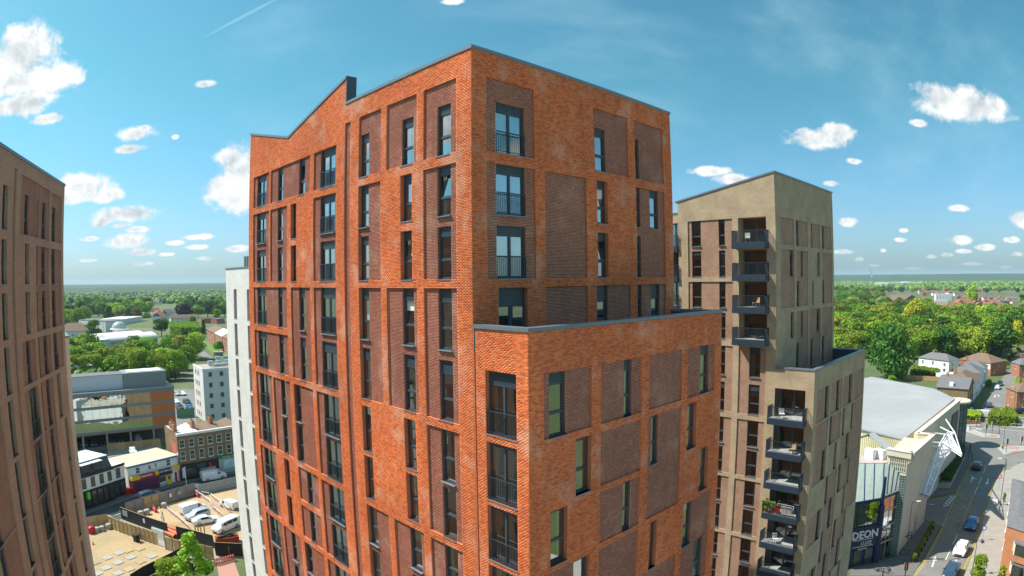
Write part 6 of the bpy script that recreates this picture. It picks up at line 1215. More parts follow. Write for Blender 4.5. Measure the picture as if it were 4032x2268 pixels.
for i in range(8):
    k.tube(V3(apex[i], rise[i]), V3(inner[i], .1), .10, n=6); k.tube(V3(apex[i], rise[i]), V3(outer[i], .1), .10, n=6)
    if i > 2: w_ = inner[i] + (inner[i] - outer[i]) * .3; k.tube(V3(apex[i], rise[i]), V3(w_, rise[i] + .2), .13, n=6); k.tube(V3(outer[i], .12), V3(inner[i], .12), .12, n=6)
    if i < 7:
        k.tube(V3(apex[i], rise[i]), V3(apex[i + 1], rise[i + 1]), .14, n=6); k.tube(V3(outer[i], .12), V3(outer[i + 1], .12), .15, n=6); k.tube(V3(inner[i], .12), V3(inner[i + 1], .12), .13, n=6)
        k.tube(V3(apex[i], rise[i]), V3(outer[i + 1], .1), .08, n=5); k.tube(V3(apex[i + 1], rise[i + 1]), V3(inner[i], .1), .08, n=5); k.tube(V3(inner[i], .12), V3(outer[i + 1], .12), .08, n=5)
k.build('canopy_truss', M['white'], T)
# entrance
P1, P2, P3, P4 = [Vector(l(G(R5(*p)))) for p in ((868, 1205), (795, 1192), (600, 1285), (150, 1378))]
def wallseg(name, A, B, z0, z1, t, m, off=0.0):
    v = B - A; return MB().box(0, v.length, -t - off, -off, z0, z1).build(name, m if not isinstance(m, str) else M[m], T, (A.x, A.y, 0), math.atan2(v.y, v.x))
hE = 13.2; Q = Vector(l(a))
wallseg('corner_pier', P1, Vector(l(a)), 0, zp - 1.2, .02, 'cwall', -.03) if (Q - P1).length > .3 else 0
gb = wallseg('glass_block_wall', P2, P1, 0, 13.4, .12, 'drumglass'); L_ = (P1 - P2).length; k = MB()
for i in range(int(L_ / .42) + 1): k.box(i * .42 - .03, i * .42 + .03, -.16, -.12, 0, 13.4)
for z in np.arange(.4, 13.4, .42): k.box(0, L_, -.16, -.12, z - .03, z + .03)
kk = k.build('glass_block_grid', M['steel'], T, (P2.x, P2.y, 0), math.atan2((P1 - P2).y, (P1 - P2).x)); kk['kind'] = 'stuff'
v = P2 - P3; L_ = v.length; rz = math.atan2(v.y, v.x); MB().box(.2, L_, .02, .3, 0, 10.8).build('foyer_wall', mat('foyer', (0.10, 0.085, 0.075), 0.8, 0.5, 0.4), T, (P3.x, P3.y, 0), rz)
rows = ((.1, 2.9), (3.1, 5.6), (5.8, 8.2), (8.4, 10.8))
for i in range(2):
    for z0, z1 in rows: MB().box(.05, L_ / 2 - .05, -.05, -.03, 0, z1 - z0).build('pane', M['mirrorglass'], T, (P3.x + v.x * (.04 + i * .48), P3.y + v.y * (.04 + i * .48), z0), rz)
k = MB()
for f in (.03, .5, .98): k.box(L_ * f - .06, L_ * f + .06, -.1, .0, 0, 10.8)
for z0, z1 in rows: k.box(0, L_, -.1, 0, z1, z1 + .2)
k.build('glazing_frame', M['steel'], T, (P3.x, P3.y, 0), rz)
MB().tube((P3.x, P3.y, 0), (P3.x, P3.y, 9.5), .55, n=14).tube((P3.x, P3.y, 9.5), (P3.x - .2, P3.y - .6, 14.2), .35, .2, 10).build('column', M['cblue'], T)
v = P3 - P4; L_ = v.length; rz = math.atan2(v.y, v.x); base = lambda f, z, dy=0.0: (P4.x + v.x * f + math.sin(rz) * dy, P4.y + v.y * f - math.cos(rz) * dy, z)
MB().box(0, L_ - .3, .02, .4, 0, 10.4).build('entrance_wall', M['cblue'], T, base(0, 0), rz); MB().box(0, L_ - .3, -.25, .02, 3.1, 6.6).build('sign_band', M['cblue'], T, base(0, 0), rz)
for i in range(3):
    for z0, z1 in ((6.75, 8.4), (8.5, 10.3)): MB().box(0, L_ * .28, -.05, -.02, 0, z1 - z0).build('pane', M['mirrorglass'], T, base(.06 + i * .30, z0), rz)
    MB().box(0, L_ * .2, -.05, 0, .1, 2.7).build('entrance_door', M['shopglass'], T, base(.08 + i * .30, 0, .02), rz)
M['letter'] = mat('white_letters', (0.80, 0.74, 0.72), 0.5, 0.03)
text('lettering', 'ODEON', 1.75, M['letter'], T, base(.955, 4.75, .3), (math.pi / 2, 0, rz), .12, 'RIGHT', .03); text('lettering', 'LUXE', .85, M['letter'], T, base(.80, 3.62, .3), (math.pi / 2, 0, rz), .03, 'RIGHT'); text('lettering', 'isense', .75, M['letter'], T, base(.72, 2.78, .12), (math.pi / 2, 0, rz), .03, 'RIGHT')
for z in (3.4, 4.5): MB().box(L_ * .3, L_ * .84, -.3, -.25, z - .04, z + .04).build('sign_rule', M['letter'], T, base(0, 0), rz)
# tilted glazed eaves over the entrance, with the pink edge roof above
E0, E1, E2 = [Vector(l(G(R5(*p), 14.0))) for p in ((250, 70), (715, 72), (985, 22))]; B0, B1, B2 = P4, P3, P2
for A, B, C, D, n in ((B0, B1, E1, E0, 4), (B1, B2, E2, E1, 4)):
    for i in range(n):
        f, g_ = i / n, (i + 1) / n; q = [A.lerp(B, f), A.lerp(B, g_), D.lerp(C, g_), D.lerp(C, f)]; k = MB(); k.face([(q[0].x, q[0].y, 10.6), (q[1].x, q[1].y, 10.6), (q[2].x, q[2].y, 13.9), (q[3].x, q[3].y, 13.9)]); k.build('eaves_pane', M['eaves'], T) if M.setdefault('eaves', mat('pale_glazing', (0.30, 0.36, 0.33), 0.15, 0.1, 1.0, spec=0.7)) else 0
        k = MB(); k.bar((q[0].x, q[0].y, 10.62), (q[3].x, q[3].y, 13.92), .12); k.build('eaves_bar', M['cblue'], T)
k = MB()
for A, B in ((B0, B1), (B1, B2)): k.bar((A.x, A.y, 10.6), (B.x, B.y, 10.6), .25)
k.build('eaves_beam', M['cblue'], T)
back = [Vector(l(G(R4(*p), 14.0))) for p in ((300, 1250), (760, 1290), (1000, 1285))]; k = MB()
for A, B, C, D in ((E0, E1, back[1], back[0]), (E1, E2, back[2], back[1])): k.face([(p.x, p.y, 14.0) for p in (A, B, C, D)]); k.face([(A.x, A.y, 13.8), (B.x, B.y, 13.8), (B.x, B.y, 14.0), (A.x, A.y, 14.0)])
k.build('entrance_roof', mat('pink_roof_sheet', (0.45, 0.36, 0.35), 0.6, 0.06), T)
# stair roof, vents and glass-block window above
k = MB(); s0, s1, s2 = [Vector(l(G(R4(*p), 15.4 - i * .9))) for i, p in enumerate(((380, 1030), (540, 1035), (792, 1195)))]; off_ = nn * 1.6
for p, q, z0, z1 in ((s0, s1, 15.2, 15.2), (s1, s2, 15.2, 13.8)): k.face([(p.x, p.y, z0), (q.x, q.y, z1), (q.x - off_.x, q.y - off_.y, z1), (p.x - off_.x, p.y - off_.y, z0)]); k.face([(p.x, p.y, z0 - .5), (q.x, q.y, z1 - .5), (q.x, q.y, z1), (p.x, p.y, z0)])
k.build('stair_roof', M['grey'], T)
for i, (x, y) in enumerate(((568, 1300), (692, 1305))):
    P = Vector(l(G(R4(x, y), 14.02))); ac = MB().box(-.9, .9, -.5, .5, 14.02, 15.6).build('air_conditioner', M['white'], T, (P.x, P.y, 0), math.atan2(u.y, u.x) + math.pi); MB().tube((0, .56, 14.8), (0, .5, 14.8), .5, n=14).build('fan', M['black'], ac)
v = Vector(l(a)) - Vector(l(e)); L_ = v.length; q = Vector(l(e)); rz = math.atan2(v.y, v.x); MB().box(L_ * .14, L_ * .82, -.08, .0, zp - 3.4, zp - 1.3).build('glass_block_window', M['drumglass'], T, (q.x, q.y, 0), rz); k = MB()
for i in range(9): k.box(L_ * (.14 + i * .085) - .05, L_ * (.14 + i * .085) + .05, -.13, -.08, zp - 3.4, zp - 1.3)
for i in range(4): k.box(L_ * .14, L_ * .82, -.125, -.085, zp - 3.4 + i * .7 - .04, zp - 3.4 + i * .7 + .04)
k.build('window_grid', M['cwall'], T, (q.x, q.y, 0), rz)
# planter with hedge under the canopy
pts = [G(R5(*p)) for p in ((1365, 375), (1515, 385), (1640, 140), (1700, 20), (1560, -60), (1440, 120))]; P0 = pts[0]; T = thing('planter', 'long beige planter wall with dark clipped hedge under the canopy', 'planter', P0); MB().prism([(p.x - P0.x, p.y - P0.y) for p in pts], 0, 1.1).build('planter_wall', M['concrete'], T)
def hedge_mesh(name, poly, z0, z1, n, leaf, m):
    R_ = np.random.default_rng(len(poly) * 7 + n); P_ = np.array([(p[0], p[1]) for p in poly]); mn, mx = P_.min(0), P_.max(0); V = []
    def inside(x, y):
        k_ = False; j = len(P_) - 1
        for i in range(len(P_)):
            if (P_[i][1] > y) != (P_[j][1] > y) and x < (P_[j][0] - P_[i][0]) * (y - P_[i][1]) / (P_[j][1] - P_[i][1]) + P_[i][0]: k_ = not k_
            j = i
        return k_
    pts_ = []
    while len(pts_) < n * .5:
        x, y = R_.uniform(mn, mx)
        if inside(x, y): pts_.append((x, y, z1 + R_.normal() * .06 + .15 * math.sin(x * 1.3) * math.sin(y * 1.7)))
    per = [(P_[i], P_[(i + 1) % len(P_)]) for i in range(len(P_))]; ln = np.array([np.linalg.norm(q - p) for p, q in per])
    for _ in range(n // 2): p, q = per[R_.choice(len(per), p=ln / ln.sum())]; t = R_.uniform(); w_ = p + (q - p) * t; pts_.append((w_[0] + R_.normal() * .08, w_[1] + R_.normal() * .08, R_.uniform(z0, z1)))
    for p in pts_:
        c_ = np.array(p); a_ = R_.normal(size=3); a_ /= np.linalg.norm(a_); b_ = np.cross(a_, R_.normal(size=3)); b_ /= np.linalg.norm(b_); s_ = leaf * R_.uniform(.6, 1.3); V += [c_ - a_ * s_ - b_ * s_ * .6, c_ + a_ * s_ * .3 - b_ * s_ * .8, c_ + a_ * s_ + b_ * s_ * .6, c_ - a_ * s_ * .3 + b_ * s_ * .8]
    me = bpy.data.meshes.new(name); me.from_pydata([tuple(map(float, x)) for x in V], [], [tuple(range(i, i + 4)) for i in range(0, len(V), 4)]); me.materials.append(m); return me
def hedge(label, pts, z0, z1, m='mid', n=2600, leaf=.17, cat='hedge', solid_m=(0.02, 0.04, 0.012)):
    O = pts[0]; q = [((p - O).x, (p - O).y) for p in pts]; T = thing('hedge', label, cat, (O.x, O.y, 0)); c = Vector((sum(x for x, y in q) / len(q), sum(y for x, y in q) / len(q)))
    MB().prism([tuple(c + (Vector(p) - c) * .9) for p in q], z0, z1 - .12).build('inner_growth', solid('hedge_core', solid_m, .95), T); put('foliage', hedge_mesh('foliage', q, z0, z1, n, leaf, LM[m]), T)
hp = [P0 + (p - P0) * .96 + Vector((.2, .2, 0)) for p in pts]; hedge('dark clipped hedge growing in the planter under the canopy', hp, 1.1, 2.6, 'dark', 3000, .16)
pts = [G(R4(*p)) for p in ((2055, 875), (2240, 895), (2400, 905), (2430, 870), (2360, 790), (2130, 775))]; hedge('long light green hedge at the road junction', pts, 0, 3.0, 'light', 4200, .2)
pts = [G(R4(*p)) for p in ((1780, 850), (1955, 850), (1965, 790), (1800, 770))]; hedge('short light green hedge on the low brick wall', pts, .8, 2.3, 'light', 1800, .18)
A, B = G(R4(1765, 872)), G(R4(1965, 868)); tag(MB().box(0, (B - A).length, -.15, .15, 0, 1.1).build('garden_wall', M['brick2'], None, A, heading(A, B)), 'low red brick garden wall below the short hedge', 'wall')
pts = [G(R4(*p)) for p in ((1075, 265), (1440, 290), (1450, 240), (1120, 195))]; hedge('tall bright clipped hedge in front of the white house', pts, 0, 2.6, 'mid', 3200, .25)
for i in range(7):
    f = i / 6; P = G(R5(1080 + 215 * f, 1275 - 400 * f)); T = thing('box_planter', 'small clipped shrub in a dark tub along the cinema kerb', 'planter', P, .7, 'shrub tubs along the cinema kerb'); MB().box(-.4, .4, -.4, .4, .02, .55).build('tub', M['black'], T); put('shrub', tree_kind('olive-bush-1')[0], T, (0, 0, .95), sca=.45)
# ================================================================ houses on the right
A, rz, w = front(R4(1178, 185), R4(1560, 238)); h = 6.0
house('white_house', 'pair of white rendered houses with grey hipped roof and brick chimney', A, rz, w, 8.5, h, 2.6, 'hip', 'render', 'roofgrey', [('f', w * .14, 3.6, 1.1, 1.4), ('f', w * .48, 3.5, 1.0, 1.7), ('f', w * .86, 3.5, 1.2, 1.4), ('f', w * .86, .9, 1.4, 1.5), ('f', w * .14, .9, 1.4, 1.5), ('f', w * .62, .9, 1.1, 1.5), ('r', 3, .9, 1.2, 1.5), ('r', 3, 3.6, 1.0, 1.3)], [('f', w * .48, 1.0)], [(w * .33, 4.2, .9)])
A, rz, w = front(R4(1690, 205), R4(2092, 262)); house('brick_house', 'large brown brick house with broad brown tiled hip roof', A, rz, w, 13, 5.8, 3.2, 'hip', 'brick2', 'roofbrown', [('f', w * .12, 3.4, 1.6, 1.4), ('f', w * .45, 3.2, 2.0, 1.6), ('f', w * .10, .8, 1.8, 1.3), ('r', 3, .9, 1.3, 1.3), ('r', 7, 3.4, 1.3, 1.3)], [('f', w * .5, 1.1)])
m = MB().box(w * .22, w * .98, -.05, -.002, 3.0, 5.6).build('upper_render', M['render'], bpy.data.objects['brick_house'])
sd_ = (G(R4(2010, 400)) - G(R4(1790, 690))).xy.normalized(); rzt = math.atan2(-sd_.x, sd_.y)
cs = [G(R4(*p)) for p in ((1790, 692), (1868, 588), (1950, 470), (2015, 398), (2050, 350))]
for i in range(4):
    d_ = (cs[i + 1] - cs[i]).length * .93; w_ = 10.5; x_ = Vector((math.cos(rzt), math.sin(rzt), 0)); hh_ = (7.0, 6.6, 7.4, 7.4)[i]
    Tn = house('terrace_house', ('grey slate corner house with skylights at the end of the terrace', 'white terrace house with brown hipped roof next to the slate corner house', 'tall white terrace house with pale hipped roof and chimney row', 'far white terrace house beside the brown brick house')[i], cs[i] - x_ * w_, rzt, w_, max(d_, 6.5), hh_, 2.8, 'hip' if i else 'gable', ('stock', 'render', 'render', 'render')[i], ('roofgrey', 'roofbrown', 'roofgrey', 'roofgrey')[i], [('r', d_ * .3, 1.0, 1.2, 1.5), ('r', d_ * .7, 1.0, 1.2, 1.5), ('r', d_ * .3, 4.0, 1.1, 1.5), ('r', d_ * .7, 4.0, 1.1, 1.5)], [('r', d_ * .5, .9)], [(2.2, d_ * .5, .9)], group='terrace beside the cinema')
    if i == 0: MB().box(4.0, 5.4, .6, 2.0, hh_ + .2, hh_ + 1.7).build('dormer', M['render'], Tn)
rzr = MAIN_RZ
P, Q = G(R5(2215, 842), 7.6), G(R5(2278, 262), 7.6); X = G(R5(2440, 915), 7.6); rz = heading(P, X); T = thing('corner_building', 'orange brick corner building with angled bay windows and grey roof', 'building', (P.x, P.y, 0)); o = P.xy
v1 = (X - P).xy.normalized() * 12; v2 = (Q - P).xy; poly = [Vector((0, 0)), v1, v1 + v2, v2]; M['obrick'] = brickmat('orange_brick', (0.42, 0.16, 0.075), (0.50, 0.205, 0.10), (0.45, 0.33, 0.22), stain=.2)
MB().prism([tuple(p) for p in poly], 0, 7.5).build('wall', M['obrick'], T); cen = sum(poly, Vector((0, 0))) / 4; k = MB(); ring = [cen + (p - cen) * 1.012 for p in poly]; rt = [cen + (p - cen) * .7 for p in poly]
for i in range(4): j = (i + 1) % 4; k.face([(*ring[i], 7.6), (*ring[j], 7.6), (*rt[j], 8.3), (*rt[i], 8.3)])
k.face([(*p, 8.3) for p in rt]); k.face([(*p, 7.59) for p in ring]); k.build('roof', M['roofgrey'], T)
for zf in (1.0, 4.2):
    q = v1 * .30; dn = Vector((v1.y, -v1.x)).normalized(); bp = [q - v1.normalized() * 1.9, q + v1.normalized() * 1.9, q + v1.normalized() * 1.1 + dn * 1.2, q - v1.normalized() * 1.1 + dn * 1.2]
    by = MB().prism([tuple(p) for p in bp], zf - 1.0, zf).build('bay_base', M['obrick'], T); MB().prism([tuple(p) for p in bp], zf + .02, zf + 1.7).build('bay_window', M['shopglass'], T); k = MB(); [k.bar((*p, zf), (*p, zf + 1.7), .22) for p in bp]; k.each('bay_post', M['cream'], T); MB().prism([tuple(q + (p - q) * 1.08) for p in bp], zf + 1.72, zf + 1.95).build('bay_roof', M['roofgrey'], T)
    for f in (.30, .62, .85): p = v2 * f; o2 = put_win(T, p.x, p.y, zf, 1.1, 1.5, math.atan2(v2.y, v2.x) + math.pi)
P = G(R4(2415, 690)); house('brick_cottage', 'red brick house with brown roof on the corner of the residential street', P, -.35, 14, 9, 6.0, 3.0, 'hip', 'brick2', 'roofbrown', [('f', 3, 3.6, 1.2, 1.4), ('f', 3, .9, 1.4, 1.4), ('f', 8, 3.6, 1.2, 1.4), ('l', 4, 3.6, 1.2, 1.4)], [('f', 6, 1.0)], [(3, 4.5, .8)])
P = G(R4(2455, 280)); house('brick_cottage', 'brick house with grey roof high up the residential street', P, -.35, 14, 9, 5.6, 3.0, 'hip', 'brick2', 'roofgrey', [('f', 3, 3.4, 1.2, 1.4), ('f', 3, .9, 1.4, 1.4), ('l', 4, 3.4, 1.2, 1.4)], [('f', 6, 1.0)], [(3, 4.5, .8)])
hoarding('garden_fence', 'long brown timber fence behind the cinema roof', [G(R4(950, 300)), G(R4(1460, 330))], 2.0, 2.4, ['batten']); hoarding('garden_fence', 'pale timber fence in front of the white house', [G(R4(1440, 285)), G(R4(1610, 265))], 1.8, 2.4, ['timber']); 
P = G(R4(1470, 325)); house('garage_row', 'low white flat-roofed garage below the white house', P, -.15, 11, 5, 2.6, .25, 'flat', 'render', 'lead', cat='garage')
# balcony things on the tan tower
bw = lambda s, d_, zr_: Matrix.Translation((24.13017, 53.65884, 0)) @ Matrix.Rotation(MAIN_RZ, 4, 'Z') @ Vector(fp((0, 0), UL, NL, s, d_, Z(zr_)))
for s, d_, lb, kk, sz in ((-.05, -.75, 'green pot plant at the end of a tan tower balcony', 'light-bush-1', .42), (-.75, -.65, 'low leafy pot plant beside the drying rack', 'mid-bush-1', .35)):
    P = bw(s, d_, -22.05); T = thing('potted_plant', lb, 'plant', P); MB().lathe([(.16, 0), (.22, .35), (0, .36)], 10).build('pot', M['orange'], T); put('leaves', tree_kind(kk)[0], T, (0, 0, .7), sca=sz)
P = bw(-1.9, -.7, -22.05); T = thing('drying_rack', 'clothes airer with red and white towels on a tan tower balcony', 'clothes airer', P, MAIN_RZ - math.pi / 2); k = MB()
for x in (-.8, .8): k.bar((x, -.25, 0), (x, .25, .95), .03); k.bar((x, .25, 0), (x, -.25, .95), .03)
for y in (-.25, 0, .25): k.bar((-.8, y, .95), (.8, y, .95), .02)
k.build('frame', M['white'], T)
for x, m_ in ((-.6, 'red'), (0, 'white'), (.55, 'curtain')): MB().box(x - .26, x + .26, -.3, -.27, .25, .98).build('towel', M[m_], T)

def chair_on(label, s, zr_, m, turn):
    P = bw(s, -.55, zr_); T = thing('balcony_chair', label, 'chair', P, MAIN_RZ - math.pi / 2 + turn); MB().box(-.25, .25, -.25, .25, .42, .47).build('seat', M[m], T); MB().box(-.25, .25, .22, .27, .47, .95).build('backrest', M[m], T)
    for x in (-.22, .22):
        for y in (-.22, .22): MB().box(x - .02, x + .02, y - .02, y + .02, 0, .42).build('leg', M['steel'], T)
for lb, s_, z_, m_, t_ in (('white chair on the topmost balcony of the tan tower', 2.6, 3.16, 'white', .4), ('pale timber chair on the third balcony down the tan tower', 1.8, -2.84, 'timber', -.5), ('white chair on the highest balcony of the lower tan block', -1.0, -12.92, 'white', .6), ('timber chair two balconies above the drying rack', -2.2, -16.07, 'timber', -.3), ('white chair on the balcony just below the drying rack', -1.2, -25.07, 'white', .9)): chair_on(lb, s_, z_, m_, t_)
# ================================================================ trees and far land
NM = dict(mid='broad_tree', dark='broad_tree', light='broad_tree', olive='broad_tree', yellow='broad_tree', copper='broad_tree')
def TR(label, kind, base, top, w=None, **kw): return tree_px('tree', label, kind, base, top, w, **kw)
# named trees on the right
TR('big dark green tree standing behind the cinema roof', 'dark-wide-1', R6(820, 1425), R6(790, 790), 195, low=True); TR('bright yellow-green tree beside the tan tower', 'yellow-column-1', R6(185, 1060), R6(180, 605), 90, low=True); TR('golden tree crown rising above the wood', 'yellow-round-1', R6(1110, 960), R6(1110, 430), 118); TR('golden tree at the edge of the wood by the residential street', 'yellow-round-2', R6(2440, 1120), R6(2440, 650), 80)
TR('pale lime tree standing alone before the far roofs', 'light-round-3', R6(1860, 520), R6(1860, 250), 50); TR('round bright green shrub on the white house wall', 'mid-bush-2', R4(1265, 195), R4(1265, 115), 30, cat='shrub'); TR('light green garden tree at the corner of the brick cottage', 'light-round-1', R4(2440, 480), R4(2440, 290), 50); TR('pale green young tree between the white and brown houses', 'light-column-1', R4(1640, 240), R4(1645, 150), 14)
TR('bright green street tree on the sunlit pavement below the twin lamp', 'light-round-2', R5(1860, 1560), R5(1880, 1180), 80); TR('bright young tree against the orange corner building', 'light-column-2', R5(2140, 1540), R5(2150, 1290), 40); TR('narrow green shrub in front of the orange corner building', 'mid-column-1', R5(2170, 590), R5(2175, 410), 18)
TR('dark bush behind the hedge beside the junction', 'dark-bush-1', R4(2410, 890), R4(2400, 790), 30, cat='shrub'); TR('small leafy bush at the end of the cinema roof', 'light-bush-2', R4(830, 340), R4(800, 255), 50, cat='shrub'); TR('green bush below the terrace bins', 'mid-bush-1', R4(2070, 400), R4(2060, 300), 34, cat='shrub')
rr_ = random.Random(5); kinds_r = ['mid-round-1', 'mid-round-2', 'dark-round-1', 'olive-round-1', 'light-round-1', 'mid-wide-1', 'olive-wide-1', 'dark-wide-2', 'mid-round-3']
LBL = dict(mid='leafy green', dark='dark green', olive='olive green', light='light green', yellow='golden green', copper='copper-leaved')
def wood(rows, kinds, place, hts, wid, avoid=(), tag_=''):
    n = 0
    for (y, x0, x1, step, C) in rows:
        x = x0 + rr_.uniform(0, step)
        while x < x1:
            yy = y + rr_.uniform(-.35, .35) * 28; ok = not any(a <= x <= c and b <= yy <= d for a, b, c, d in avoid)
            if ok:
                k = rr_.choice(kinds); P = G(C(x, yy)); h = rr_.uniform(*hts); tone = k.split('-')[0]
                tree('tree', '%s tree %s' % (LBL[tone], place), k, P, h, h * rr_.uniform(*wid), group='%s trees %s' % (LBL[tone], place)); n += 1
            x += step * rr_.uniform(.75, 1.3)
    return n
av_r = [(1130, 1225, 1700, 1450), (1640, 1215, 2240, 1450), (560, 1090, 1100, 1500), (2230, 1000, 2700, 1500)]
wood([(1195, 1120, 2230, 210, R6), (1140, 1100, 2230, 200, R6), (1075, 180, 2240, 190, R6), (1010, 150, 2260, 180, R6), (940, 130, 2560, 170, R6), (870, 120, 2600, 160, R6), (805, 120, 2600, 150, R6)], kinds_r, 'in the wood behind the white house', (16, 21), (1.0, 1.3), av_r)
wood([(1150, 120, 520, 110, R6), (1100, 120, 540, 120, R6), (1050, 110, 560, 130, R6)], ['light-round-1', 'mid-round-2', 'olive-round-1', 'light-wide-1'], 'between the tan tower and the big dark tree', (10, 15), (1.0, 1.3))
wood([(745, 100, 2600, 150, R6), (690, 100, 1400, 150, R6), (690, 2050, 2600, 150, R6), (635, 120, 1250, 150, R6), (585, 120, 780, 120, R6), (585, 1180, 1350, 120, R6)], kinds_r, 'at the far side of the wood', (14, 19), (1.0, 1.35))
wood([(490, 120, 900, 95, R6), (470, 1550, 2600, 150, R6), (420, 120, 860, 90, R6), (400, 1650, 2600, 160, R6), (350, 120, 840, 70, R6), (345, 900, 2600, 180, R6), (305, 110, 900, 60, R6), (262, 1000, 2600, 120, R6)], kinds_r, 'among the distant roofs beyond the cinema', (12, 18), (1.0, 1.4), [(780, 370, 1200, 560), (1350, 300, 1680, 560), (1690, 380, 2440, 560)])
for i, (x, y) in enumerate(((2260, 1290), (2290, 1240), (2330, 1195), (2370, 1150), (2410, 1110), (2450, 1075))): TR('leafy roadside bush along the residential street', 'mid-bush-1' if i % 2 else 'olive-bush-1', R6(x, y), R6(x, y - 75 + i * 4), 30, cat='shrub', group='bushes along the residential street')
# left side
TR('fresh green feathery tree growing by the pink path', 'light-cone-1', L3(1200, 1570), L3(1165, 985), 190); TR('low spreading shrub beside the feathery tree', 'light-wide-1', L3(960, 1500), L3(930, 1280), 150); TR('round bush at the foot of the feathery tree', 'mid-round-4', L3(1310, 1480), L3(1320, 1270), 80)
hoarding('site_hoarding', 'black hoarding along the lower edge of the sandy plot', [G(L3(1100, 1262)), G(L3(700, 1470)), G(L3(560, 1560))], 2.0, 2.4, ['hoardblack'])
kinds_l = ['mid-round-1', 'light-round-1', 'light-round-2', 'olive-round-1', 'mid-wide-1', 'light-wide-1', 'mid-round-2']
wood([(1440, 80, 1640, 150, L1), (1370, 90, 1660, 165, L1), (1300, 80, 1700, 170, L1)], kinds_l, 'in the belt behind the office block', (11, 15), (1.0, 1.3), [(1540, 1420, 2500, 1500)])
wood([(1215, 90, 620, 170, L1), (1180, 930, 1750, 190, L1), (1130, 100, 520, 190, L1), (1090, 1250, 1450, 190, L1)], kinds_l, 'between the office block and the leisure centre', (11, 15), (1.0, 1.3))
TR('tall slim dark poplar standing above the valley trees', 'dark-column-1', L1(275, 690), L1(265, 405), 26); TR('purple copper beech spreading beside the far houses', 'copper-wide-1', L1(1600, 670), L1(1600, 485), 82); TR('dark evergreen beside the tall clipped hedge', 'dark-cone-2', L1(1840, 890), L1(1830, 660), 34); TR('dark rounded tree in front of the leisure centre', 'dark-round-2', L1(460, 930), L1(450, 680), 78); TR('dark tree in a pair before the leisure centre dome', 'dark-round-3', L1(1310, 880), L1(1300, 650), 74); TR('round bright tree on the slope by the brick flats', 'mid-round-3', L1(2010, 700), L1(2020, 535), 46); TR('small green tree on the verge before the brick flats', 'mid-round-1', L1(2030, 1080), L1(2020, 940), 46); TR('young tree at the bend of the ring road', 'light-round-2', L1(1760, 1150), L1(1770, 960), 46); TR('bright tree on the verge above the ring road', 'light-round-1', L1(1700, 740), L1(1705, 625), 30)
kinds_f = ['mid-round-1', 'dark-round-1', 'dark-wide-2', 'olive-round-1', 'mid-wide-1', 'dark-cone-1', 'mid-round-3', 'light-round-1']
wood([(760, 60, 250, 90, L1), (700, 60, 320, 100, L1), (690, 600, 1080, 110, L1), (640, 330, 1100, 110, L1), (600, 60, 1250, 120, L1), (640, 1700, 2130, 100, L1), (590, 1700, 2130, 110, L1), (550, 60, 2130, 115, L1), (500, 60, 2130, 105, L1)], kinds_f, 'in the wooded valley beyond the leisure centre', (15, 21), (1.0, 1.35), [(1180, 480, 1480, 720)])
# distant woodland as one mass
def woodland(name, label, x0, x1, rows, C, seed, avoid=(), size=1.0):
    R_ = random.Random(seed); V, F = [], []; ring = [(0.0, 1.0), (.62, .78), (1.0, .3), (.9, -.25), (.3, -.55)]; n = 7
    for y, step in rows:
        x = x0
        while x < x1:
            if any(a <= x <= c and b_ <= y <= d for a, b_, c, d in avoid): x += step; continue
            P = G(C(x, y + R_.uniform(-.4, .4) * 6)); r = R_.uniform(5, 9.5) * size; h = R_.uniform(6.0, 9.5) * size; b = len(V); z0 = h * .55
            for (q, z) in ring[1:]:
                for i in range(n): t = 2 * math.pi * i / n; k = r * q * R_.uniform(.75, 1.22); V.append((P.x + k * math.cos(t), P.y + k * math.sin(t), z0 + z * h * R_.uniform(.85, 1.12)))
            V.append((P.x, P.y, z0 + h)); top = len(V) - 1
            for i in range(n): F.append((b + i, b + (i + 1) % n, top))
            for k in range(3):
                for i in range(n): j = (i + 1) % n; F.append((b + (k + 1) * n + i, b + (k + 1) * n + j, b + k * n + j, b + k * n + i))
            x += step * R_.uniform(.6, 1.4)
    me = bpy.data.meshes.new(name); me.from_pydata(V, [], F); me.materials.append(M['farleaf']); return tag(put(name, me), label, 'woodland', kind='stuff')
def farleaf():
    m, n = newmat('distant_canopy'); g = n.n('ShaderNodeNewGeometry'); a = n.n('ShaderNodeTexNoise', i_Vector=g.outputs['Position'], i_Scale=0.35, i_Detail=5.0).outputs[0]; c = n.ramp(g.outputs['Random Per Island'], [(0, (0.045, 0.12, 0.016)), (.45, (0.09, 0.19, 0.020)), (.8, (0.15, 0.26, 0.026)), (1, (0.22, 0.32, 0.04))])
    c = n.n('ShaderNodeHueSaturation', i_Color=c, i_Value=n.math('ADD', .55, n.math('MULTIPLY', a, .9))).outputs[0]; p = n.n('ShaderNodeBsdfPrincipled', i_0=c, i_Roughness=.8); n.t.links.new(n.n('ShaderNodeBump', i_Strength=1.0, i_Distance=1.5, i_Height=a).outputs[0], p.inputs['Normal']); out(n, p.outputs[0]); return m
M['farleaf'] = farleaf()
woodland('woodland', 'distant wooded valley below the blue hills', 40, 2160, [(470, 46), (445, 44), (420, 42), (398, 40), (378, 36), (360, 34), (344, 30), (330, 28), (317, 25), (305, 23), (294, 21), (284, 19), (275, 17)], L1, 3)
woodland('woodland', 'distant trees between the far roofs and the horizon', 100, 2700, [(300, 50), (285, 42), (270, 34), (255, 28), (242, 24), (230, 21), (220, 18), (211, 16), (203, 15)], R6, 4)
